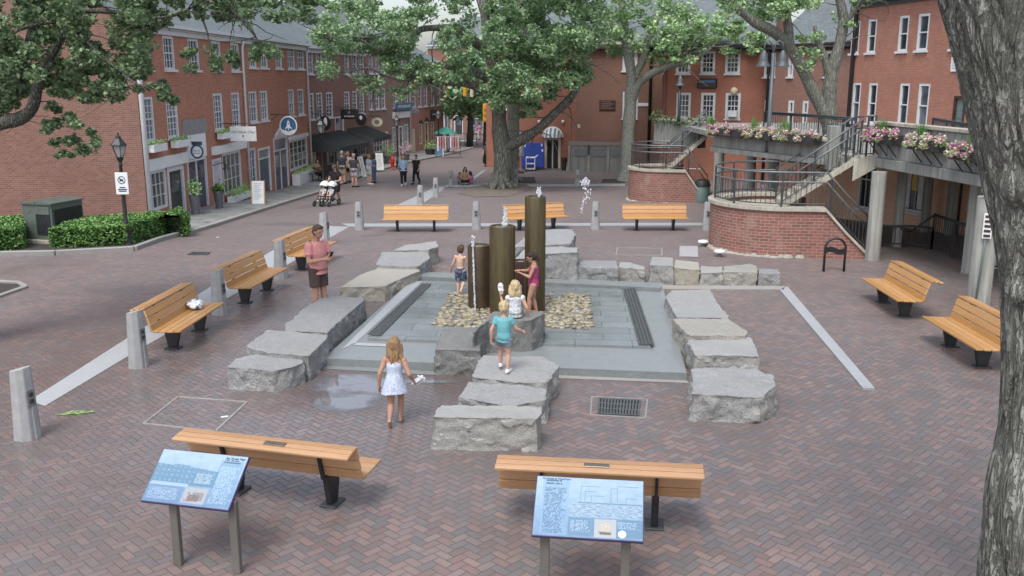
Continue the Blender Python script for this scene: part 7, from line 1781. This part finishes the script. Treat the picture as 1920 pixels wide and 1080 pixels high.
# weeds and litter
def sprig(px, py, n, L, label, name='weed'):
    p = G(px, py); rnd = random.Random(n); mb = MB()
    for _ in range(n):
        a = rnd.uniform(0, 6.28); d = V((math.cos(a), math.sin(a), rnd.uniform(.3, 1))).normalized(); l = L * rnd.uniform(.5, 1); w2 = V((-d.y, d.x, 0)) * l * .22; mb.add([(0, 0, 0), d * l * .55 + w2, d * l, d * l * .55 - w2], [(0, 1, 2, 3)])
    o = mb.build(name, M['leaf_pot']); o.location = p; tag(o, label, 'weed'); return o
sprig(567, 714, 16, .14, 'small bright green weed at the corner of the nearest west block')
p = G(140, 776); mb = MB(); rnd = random.Random(3)
for k in range(26):
    f = k / 26; c_ = V((-.2 + .42 * f, -.05 + .1 * f, .012)); a = .35 + rnd.choice((-1, 1)) * rnd.uniform(.3, .8); d = V((math.cos(a), math.sin(a), rnd.uniform(0, .15))); l = .16 * (1 - .5 * f); w2 = V((-d.y, d.x, 0)) * .012; mb.add([c_, c_ + d * l * .5 + w2, c_ + d * l, c_ + d * l * .5 - w2], [(0, 1, 2, 3)])
mb.tube([(-.25, -.06, .01), (.25, .06, .015)], .006, 5); o = mb.build('fallen_frond', M['leaf_pot']); o.location = p; tag(o, 'fallen pale green frond lying on the brick near the first bollard', 'frond')
for k, (px, py, lab) in enumerate(((421, 782, 'white scrap of paper on the brick inside the steel edged hatch'), (408, 395 + 50, 'white scrap on the street near the hedge end'))):
    o = MB().box((0, 0, .006), (.1, .05, .006), rz=.4).build('paper_scrap', M['white2']); o.location = G(px, py); tag(o, lab, 'litter')
# ------------------------------------------------------------------ shop signs on brackets
def hang_sign(fac, px, py, wpx, hpx, label, shape, mat, off=.85, rim=None, name='hanging_sign', bracket_up=.12):
    B2 = Fac(fac.pt(0, 0, -off), fac.pt(fac.L, 0, -off)); s, z = B2.sz(px, py); P = fac.pt(s, z, -off); k = (P - CAM).length / F
    w_, h_ = wpx * k, hpx * k
    # plate turned to face along the street, like any projecting sign
    rz = math.atan2(-fac.ey.y, -fac.ey.x); fwd = V((-fac.ex.x, -fac.ex.y, 0))
    ang = math.atan2(fwd.y, fwd.x) + math.pi / 2
    t = thing(name, label, 'shop sign', P, ang, 'projecting shop signs')
    if shape == 'box': MB().box((0, 0, 0), (w_, .05, h_)).build('plate', mat, t, bevel=.01)
    else:
        n = 32; pts = [(math.cos(6.283 * j / n) * w_ / 2, math.sin(6.283 * j / n) * h_ / 2) for j in range(n)]
        mb = MB(); mb.add([(x, y, z_) for y in (.025, -.025) for x, z_ in pts], [list(range(n)), list(range(n, 2 * n))[::-1]] + [(j, n + j, n + (j + 1) % n, (j + 1) % n) for j in range(n)]); fix_normals(mb.build('plate', mat, t))
        if rim: MB().tube([(x * 1.0, -.03, z_ * 1.0) for x, z_ in pts], .035 * max(1, w_), 8, closed=True).build('rim', rim, t, smooth=True)
    zt = h_ / 2 + bracket_up; side = -1 if (Matrix.Rotation(ang, 3, 'Z') @ V((1, 0, 0))).dot(fac.ey) > 0 else 1
    mb = MB(); far = off * -side; mb.tube([(far, 0, zt), (-far * .45, 0, zt)], .02, 6); mb.tube([(far, 0, zt - .3), (far * .5, 0, zt)], .012, 6)
    for x in (-w_ * .3, w_ * .3): mb.tube([(x, 0, zt), (x, 0, h_ / 2 * (.75 if shape != 'box' else 1))], .01, 5)
    mb.build('bracket', M['black'], t); return t, w_, h_
def strokes(t, rows, mat, y=-.03, name='lettering'):
    mb = MB(); rnd = random.Random(len(rows))
    for x, z, w_, h_ in rows:
        n = max(3, int(w_ / (h_ * .7)))
        for k in range(n):
            xa = x - w_ / 2 + w_ * (k + .15) / n; xb = xa + w_ / n * .6; mb.bar((xa, y, z - h_ * .4), ((xa + xb) / 2, y, z + h_ * rnd.uniform(.2, .5)), h_ * .16, .006, (0, 1, 0)); mb.bar(((xa + xb) / 2, y, z + h_ * .3), (xb, y, z - h_ * .4), h_ * .16, .006, (0, 1, 0))
    return mb.build(name, mat, t)
t, w_, h_ = hang_sign(W, 370, 284, 20, 22, 'round white sign with a dark scroll rim over the navy double doors', 'round', M['white2'], .45, M['ink']); strokes(t, [(0, .06 * h_, w_ * .6, h_ * .13), (0, -.14 * h_, w_ * .62, h_ * .15)], M['ink'])
MB().box((0, 0, h_ * .6), (w_ * .95, .03, h_ * .22)).build('scroll', M['ink'], t, bevel=.02)
t, w_, h_ = hang_sign(W, 456, 251, 47, 26, 'white rectangular sign with grey script hanging before the downpipe', 'box', M['white2'], .9); text_part('Old Velvet Chair', w_ * .135, M['grey_ink'] if 'grey_ink' in M else M['panel_grey'], t, (0, -.03, h_ * .12), (math.pi / 2, 0, 0), shear=.3); MB().ball((0, -.03, -h_ * .14), (h_ * .05, .01, h_ * .09), 8, 6).build('emblem', M['ink'], t)
t, w_, h_ = hang_sign(W, 541, 236, 30, 32, 'round blue sign with a white rocket over white clouds', 'round', M['skyblue'], .9, M['white2'])
mb = MB(); y = -.032
def poly2(pts): mb.add([(x * w_ / 2, y, z * h_ / 2) for x, z in pts], [list(range(len(pts)))])
poly2([(-.13, -.25), (-.2, .05), (-.14, .4), (0, .66), (.14, .4), (.2, .05), (.13, -.25)]); poly2([(-.19, .0), (-.42, -.28), (-.36, -.36), (-.13, -.2)]); poly2([(.13, -.2), (.36, -.36), (.42, -.28), (.19, .0)]); poly2([(-.08, -.28), (0, -.62), (.08, -.28)])
mb.build('rocket', M['white2'], t); mb = MB(); poly2([(.075 * math.cos(a), .25 + .075 * math.sin(a)) for a in [k * .5236 for k in range(12)]]); 
for v in mb.v: v.y -= .002
mb.build('porthole', M['ink'], t); mb = MB(); poly2([(-.8, -.42), (-.62, -.4), (-.5, -.5), (-.34, -.46), (-.22, -.58), (0, -.66), (.22, -.58), (.34, -.46), (.5, -.5), (.62, -.4), (.8, -.42), (.62, -.68), (.3, -.85), (0, -.9), (-.3, -.85), (-.62, -.68)]); mb.build('clouds', M['white2'], t)
t, w_, h_ = hang_sign(B3, 609, 231, 24, 26, 'round black sign with a pale shape behind the nearer lamp', 'round', M['black'], .8); MB().ball((0.05, -.03, h_ * .1), (w_ * .15, .01, h_ * .3), 10, 8).build('emblem', M['plastic_w'], t)
t, w_, h_ = hang_sign(B3, 655, 214, 33, 18, 'wide black sign board with a silver strip above the second awning', 'box', M['black'], .9); strokes(t, [(0, -.2 * h_, w_ * .6, h_ * .2)], M['plastic_w']); MB().ball((0, -.03, h_ * .15), (w_ * .09, .008, h_ * .13), 10, 8).build('emblem', M['panel_grey'], t)
t, w_, h_ = hang_sign(B3, 677, 224, 20, 22, 'round black sign with a reddish foot next to the wide black board', 'round', M['black'], .9); MB().ball((0, -.03, h_ * .15), (w_ * .14, .008, h_ * .17), 10, 8).build('emblem', M['plastic_w'], t); strokes(t, [(0, -.22 * h_, w_ * .5, h_ * .13)], M['terra_red'] if 'terra_red' in M else M['maroon'])
t, w_, h_ = hang_sign(B4, 707, 229, 22, 16, 'oval cream sign with a green tint on the mauve house', 'round', M['cream'], .8); MB().ball((0, -.028, 0), (w_ * .22, .006, h_ * .28), 12, 8).build('emblem', M['can_green'], t)
t, w_, h_ = hang_sign(B5, 779, 209, 16, 8, 'small grey sign board between the white band and the red house', 'box', M['panel_grey'], .9)
t, w_, h_ = hang_sign(B5, 818, 214, 23, 17, 'dark square sign hanging from the red corner house', 'box', M['black'], .9); strokes(t, [(0, 0, w_ * .6, h_ * .16)], M['plastic_w'])
nb = thing('name_board', 'blue name board with white letters fixed over the white band', 'shop sign', B4.pt(B4.s_(753, 200), B4.z_(753, 200), -.2), B4.rz); wL = B4.s_(768, 200) - B4.s_(738, 200); hL = B4.z_(753, 194) - B4.z_(753, 207)
MB().box((0, 0, 0), (wL, .06, hL)).build('board', M['skyblue'], nb); strokes(nb, [(0, .05, wL * .8, hL * .5)], M['plastic_w'], -.045)
# ------------------------------------------------------------------ things on the pavement
def aframe(px, pyb, pyt, face, label, mat, wpx=22, ink=True, wood_=False):
    p = G(px, pyb); h = top_z(px, pyt, p.y) - p.z; k = (p - CAM).length / F; w_ = wpx * k; t = thing('sandwich_board', label, 'sidewalk sign', (p.x, p.y + .1, p.z + (KH if px < 720 else 0)), math.atan2(face[1], face[0]) + math.pi / 2, 'standing boards on the pavement')
    for s in (-1, 1):
        mb = MB(); mb.bar((0, s * .28, 0), (0, s * .03, h), w_, .03, (0, 1, 0)); mb.build('panel', mat, t)
        for x in (-w_ / 2, w_ / 2): MB().bar((x, s * .3, 0), (x, s * .03, h + .02), .04, .045, (0, 1, 0)).build('rail', M['wood'] if wood_ else M['white2'], t)
    if ink:
        mb = MB()
        for k in range(9):
            f = .9 - k * .085; yy = -(.28 - .25 * f) - .02; mb.bar((-w_ * .34, yy, h * f), (w_ * (.34 - .12 * (k % 3)), yy, h * f), .022, .006)
        mb.build('lettering', M['ink'], t)
    return t
aframe(485, 386, 345, (.15, -1), 'wood framed white menu board on the flagstones near the window box', M['white2'], 22, True, True)
aframe(711, 322, 291, (.4, -1), 'tall white standing board beside the woman in blue grey', M['white2'], 12)
aframe(676, 335, 298, (.9, -.5), 'narrow white standing board behind the man in lilac shorts', M['white2'], 9)
aframe(824, 293, 274, (.1, -1), 'blue and white standing board at the far corner shop', M['skyblue'], 13, False)
def pot(px, pyb, h, label, r=.2, leafr=.3, mat='leaf_pot', n=220, name='potted_plant', seed=0, lz=.25, pm='pot'):
    p = G(px, pyb); t = thing(name, label, 'potted plant', (p.x, p.y + r, p.z + KH)); MB().lathe([(r * .7, 0), (r, h - .03), (r * 1.06, h - .02), (r * 1.06, h), (r * .85, h), (r * .8, h - .06)], n=18).build('pot', M[pm], t, auto=40); greens(t, 'foliage', [(0, 0, h + lz * .4), (.05, 0, h + lz), (-.05, .05, h + lz * .7)], leafr, n // 3, M[mat], .09, seed); return t
pot(364, 408, .72, 'tall grey pot with a loose green plant beside the navy doors', .2, .3, 'leaf_pot', 260, seed=1, lz=.4); pot(409, 396, .7, 'tall grey pot with a clipped dark ball by the grey door', .2, .24, 'leaf_hedge', 500, seed=2, lz=.12)
pot(726, 310, .5, 'leafy green plant pot on the pavement before the red hydrant', .25, .5, 'leaf_pot', 360, seed=3, lz=.5); pot(759, 304, .45, 'bushy yellow flowering tub behind the woman in light blue', .35, .55, 'petal_pale', 300, seed=4, lz=.6); pot(806, 293, .4, 'low wide planter before the red corner house', .45, .5, 'leaf_pot', 300, seed=5, lz=.35, pm='terra')
p = G(736, 319); t = thing('fire_hydrant', 'red fire hydrant on the pavement edge beside the lamp', 'hydrant', p + V((0, .1, KH))); hh = top_z(736, 292, p.y) - p.z - KH; s = hh / .8
MB().lathe([(.17, 0), (.17, .05), (.12, .06), (.12, .52), (.15, .53), (.15, .57), (.12, .58), (.11, .66), (.06, .74), (.03, .75), (.03, .8)], n=16).build('barrel', M['red'], t, auto=40)
for d in ((-1, 0), (1, 0), (0, -1)): MB().tube([(d[0] * .08, d[1] * .08, .42), (d[0] * .2, d[1] * .2, .42)], [.065, .06], 10).build('outlet', M['red'], t, auto=40)
for ch in list(t.children): ch.scale = (s, s, s)
# cafe tables under the awning
p = G(604, 345); t = thing('cafe_table', 'dark cafe table under the nearer awning', 'table', p + V((-.3, .5, KH))); MB().lathe([(.35, .72), (.36, .74), (.35, .76)], n=20).build('table_top', M['bin_dark'], t); MB().lathe([(.22, 0), (.2, .03), (.03, .06), (.03, .72)], n=14).build('stem', M['black'], t)
def chair(loc, rz, label):
    t = thing('cafe_chair', label, 'chair', loc, rz, 'dark chairs under the awning')
    MB().bb((-.2, -.2, .42), (.2, .2, .46)).build('seat', M['bin_dark'], t, bevel=.01); MB().bb((-.2, .17, .5), (.2, .2, .9)).build('backrest', M['bin_dark'], t, bevel=.01)
    for x in (-.18, .18):
        for y in (-.18, .18): MB().bar((x, y, 0), (x, y, .5 if y > 0 else .42), .03, .03, (0, 1, 0)).build('leg', M['black'], t)
chair(G(592, 345) + V((-.4, .3, KH)), 1.9, 'dark cafe chair at the wall side of the table'); chair(G(618, 345) + V((-.3, .9, KH)), -2.2, 'dark cafe chair on the far side of the table')
# wicker screen / railing before the restaurant
p = G(690, 330)
# ------------------------------------------------------------------ electric cabinet
a, b = G(49, 458), G(97, 461); ex = b - a; rz = math.atan2(ex.y, ex.x) + .12; dep = 1.3; wd = ex.length
t = thing('utility_cabinet', 'grey green ventilated utility cabinet between the two hedges', 'cabinet', (a.x, a.y, gz(a.y)), rz); h = 1.18
MB().bb((-.12, -.1, 0), (wd + .12, dep + .1, .16)).build('plinth', M['concrete_light'], t, bevel=.01)
MB().bb((0, 0, .16), (wd, dep, h)).build('body', M['trans'], t, bevel=.008)
mb = MB(); mb.prism([(-.04, -.05), (wd * .5 - .01, -.05), (wd * .5 - .01, dep + .05), (-.04, dep + .05)], h + .003, [h + .04, h + .09, h + .09, h + .04]); mb.prism([(wd * .5 + .01, -.05), (wd + .04, -.05), (wd + .04, dep + .05), (wd * .5 + .01, dep + .05)], h + .003, [h + .09, h + .04, h + .04, h + .09]); mb.build('lid', M['trans'], t)
def louvre(x0, x1, z0, z1, sidep=False):
    mb = MB(); n = int(abs(x1 - x0) / .045)
    for k in range(n):
        x = x0 + (x1 - x0) * (k + .5) / n
        if sidep: mb.bb((wd - .005, x - .012, z0), (wd + .018, x + .012, z1))
        else: mb.bb((x - .012, -.018, z0), (x + .012, .005, z1))
    return mb.build('vent_grille', M['bin_dark'], t)
louvre(wd * .45, wd * .95, .3, h - .12); louvre(dep * .06, dep * .95, .3, h - .15, True); MB().bb((wd * .46, -.03, .9), (wd * .94, -.006, h - .06)).build('vent_cover', M['trans'], t)
MB().bb((wd * .12, -.012, h - .25), (wd * .26, -.004, h - .15)).build('label_plate', M['panel_grey'], t)
# ------------------------------------------------------------------ by the cafe door
p = at(978, 316, 61.2); q = at(1020, 316, 61.2); t = thing('blue_cupboard', 'bright blue cupboard panel against the cafe wall', 'cupboard', (p.x, p.y, -1.2)); w_ = q.x - p.x; h = top_z(1000, 268, 61.2) + 1.2
MB().bb((0, 0, .1), (w_, .6, h)).build('carcass', M['blue'], t, bevel=.02)
for k in range(2): MB().bb((w_ * (.03 + .48 * k), -.03, .2), (w_ * (.48 + .48 * k), -.004, h - .08)).build('door', M['blue'], t, bevel=.008)
for x_, z_ in ((.1, .86), (.85, .88), (.88, .68)): MB().bb((w_ * x_, -.045, h * z_), (w_ * (x_ + .08), -.032, h * (z_ + .09))).build('sticker', M['plastic_w'], t)
def cart(px0, px1, pyb, pyt, label):
    p = G((px0 + px1) / 2, pyb); k = (p - CAM).length / F; w_ = (px1 - px0) * k; h = top_z(px0, pyt, p.y) - p.z; t = thing('service_cart', label, 'cart', (p.x, p.y + .2, p.z))
    for z in (.14, .5, .92): MB().bb((-w_ / 2, -.25, h * z - .02), (w_ / 2, .25, h * z + .05)).build('shelf', M['plastic_w'], t, bevel=.015)
    for x in (-1, 1):
        for y in (-.22, .22): MB().bar((x * w_ * .47, y, .1), (x * w_ * .47, y, h * .9), .05, .05, (0, 1, 0)).build('post', M['plastic_w'], t); MB().ball((x * w_ * .45, y, .06), .06, 10, 8).build('castor', M['bin_dark'], t)
    MB().tube([(w_ * .5, -.2, h * .95), (w_ * .8, -.15, h * 1.12)], .04, 8).build('handle', M['plastic_w'], t)
cart(986, 1003, 321, 294, 'white plastic service cart before the blue cupboard')
def folded(px, pyb, pyt, rr, label, mat='white2', base=.5):
    p = G(px, pyb); h = top_z(px, pyt, p.y) - p.z; t = thing('folded_parasol', label, 'parasol', p); MB().lathe([(.03, 0), (.03, h)], n=8).build('pole', M['rail_grey'], t)
    prof = [(.05, h), (rr * .5, h * .9), (rr * .8, h * .7), (rr, h * base), (rr * .6, h * base - .06)]; n = 16; vs = []
    for r_, z in prof:
        for j in range(n): q_ = r_ * (1 + .22 * (j % 2) - .1); vs.append((q_ * math.cos(6.283 * j / n), q_ * math.sin(6.283 * j / n), z))
    MB().add(vs, [(i * n + j, i * n + (j + 1) % n, (i + 1) * n + (j + 1) % n, (i + 1) * n + j) for i in range(4) for j in range(n)]).build('cloth', M[mat], t, smooth=True); MB().lathe([(.35, 0), (.33, .08), (.05, .12)], n=16).build('base', M['bin_dark'], t)
folded(973, 324, 246, .32, 'folded white parasol leaning out beside the second grey trunk', base=.42); folded(948, 326, 260, .4, 'folded white parasol between the two big trunks', base=.42)
p = G(950, 330); t = tag(MB().bb((-.7, 0, 0), (.5, .6, .75)).build('draped_table', M['bin_dark'], bevel=.05), 'black draped table in the gap between the two big trunks', 'table'); t.location = p + V((0, 1.0, 0))
for px, pyb, pyt, wpx, mat, lab in ((1058, 320, 296, 11, 'bin_dark', 'tall dark litter bin beside the cafe door'), (1063, 320, 307, 6, 'plastic_w', 'small pale bucket next to the dark bin')):
    p = G(px, pyb); k = (p - CAM).length / F; h = top_z(px, pyt, p.y) - p.z; t = thing('bin', lab, 'bin', p + V((0, .3, 0))); r = wpx * k / 2; MB().lathe([(r * .85, 0), (r, h * .85), (r * 1.03, h * .87), (r * .9, h), (.05, h)], n=16).build('shell', M[mat], t, auto=40); MB().tube([(-r * .5, -r * .95, h * .8), (0, -r * 1.1, h * .82), (r * .5, -r * .95, h * .8)], .02, 6).build('handle', M['black'], t)
# ------------------------------------------------------------------ far end of the street
pp = at(911, 328, 66); zb = gz(66); t = thing('signal_pole', 'black signal pole with yellow traffic lights and a pale mast arm', 'traffic light', (pp.x, pp.y, zb)); zt = top_z(911, 160, 66) - zb
MB().tube([(0, 0, 0), (0, 0, zt * .5), (0, 0, zt)], [.22, .17, .12], 12).build('pole', M['black'], t, smooth=True)
ax_ = at(893, 168, 66); L_ = ax_.x - pp.x; z1 = ax_.z - zb
mb = MB(); mb.tube([(0, 0, z1 - .5), (L_ * .5, 0, z1 - .05), (L_ - .3, 0, z1 + .1)], .05, 8); mb.tube([(0, 0, z1 + .05), (L_ * .6, 0, z1 + .22)], .04, 8); mb.build('mast_arm', M['plastic_w'], t, smooth=True)
def signal(px, py, wpx, hpx, mat, yoff=0):
    c = at(px, py, 66 + yoff); k = (c - CAM).length / F; x = c.x - pp.x; z = c.z - zb; w_, h_ = wpx * k, hpx * k; b_ = MB().box((x, yoff, z), (w_, .3, h_)).build('signal_head', M[mat], t, bevel=.03)
    for j in (-1, 0, 1): MB().lathe([(w_ * .33, 0), (w_ * .36, .18)], n=12).build('visor', M[mat], b_, auto=40).location = (x, yoff - .15, z + j * h_ * .31); b_.children[-1].rotation_euler = (math.pi / 2, 0, 0)
    for j in (-1, 0, 1): MB().ball((x, yoff - .16, z + j * h_ * .31), (w_ * .28, .03, w_ * .28), 10, 6).build('lens', M['bin_dark'] if j else M['cream'], b_)
signal(872, 171, 8, 18, 'yellow'); signal(885, 173, 7, 18, 'cream'); signal(910, 212, 9, 34, 'yellow', -.4)
pu = at(836, 285, 74); t = thing('patio_umbrella', 'teal green patio umbrella by the corner shop', 'parasol', (pu.x, pu.y, -1.2)); zt = top_z(836, 238, 74) + 1.2; zl = top_z(836, 250, 74) + 1.2
M['teal'] = paint('teal canvas', (.035, .2, .17), .7); MB().lathe([(.03, 0), (.03, zt)], n=8).build('pole', M['rail_grey'], t); MB().lathe([(.95, zl), (.5, (zl + zt) / 2 + .05), (.04, zt)], n=8).build('canopy', M['teal'], t)
pr = at(848, 291, 70); t = thing('clothes_rail', 'clothes rail hung with pink and white garments on the corner', 'clothes rail', (pr.x - .3, pr.y, -1.2 + KH)); mb = MB(); mb.tube([(-.9, 0, 0), (-.9, 0, 1.5), (.9, 0, 1.5), (.9, 0, 0)], .03, 8); mb.build('rail', M['rail_grey'], t)
for k in range(9):
    MB().bb((-.8 + k * .19, -.22, .45 + .1 * (k % 3)), (-.68 + k * .19, .22, 1.45)).build('garment', (M['plastic_w'], CL['pink top'], CL['tan top'], CL['red floral'], CL['grey top'])[k % 5], t, bevel=.03)
tag(sheet('crossing_kerb', [GP((850, 262), (893, 262), (893, 266), (850, 266))], M['strip'], .03), kind='structure')
for px in (862, 884):
    a = at(px - 9, 262, 84); t = thing('street_barrier', 'grey barrier at the end of the street, %s' % ('nearer the shop door' if px == 862 else 'before the bright window'), 'barrier', (a.x, a.y, -1.2)); mb = MB(); mb.tube([(0, 0, 0), (0, 0, 1), (.9, 0, 1), (.9, 0, 0)], .04, 8); mb.tube([(0, 0, .5), (.9, 0, .5)], .03, 6); mb.build('frame', M['rail_grey'], t)
    MB().bb((-.1, -.3, 0), (.0, .3, .06)).build('foot', M['bin_dark'], t); MB().bb((.9, -.3, 0), (1.0, .3, .06)).build('foot', M['bin_dark'], t)
M_done = True
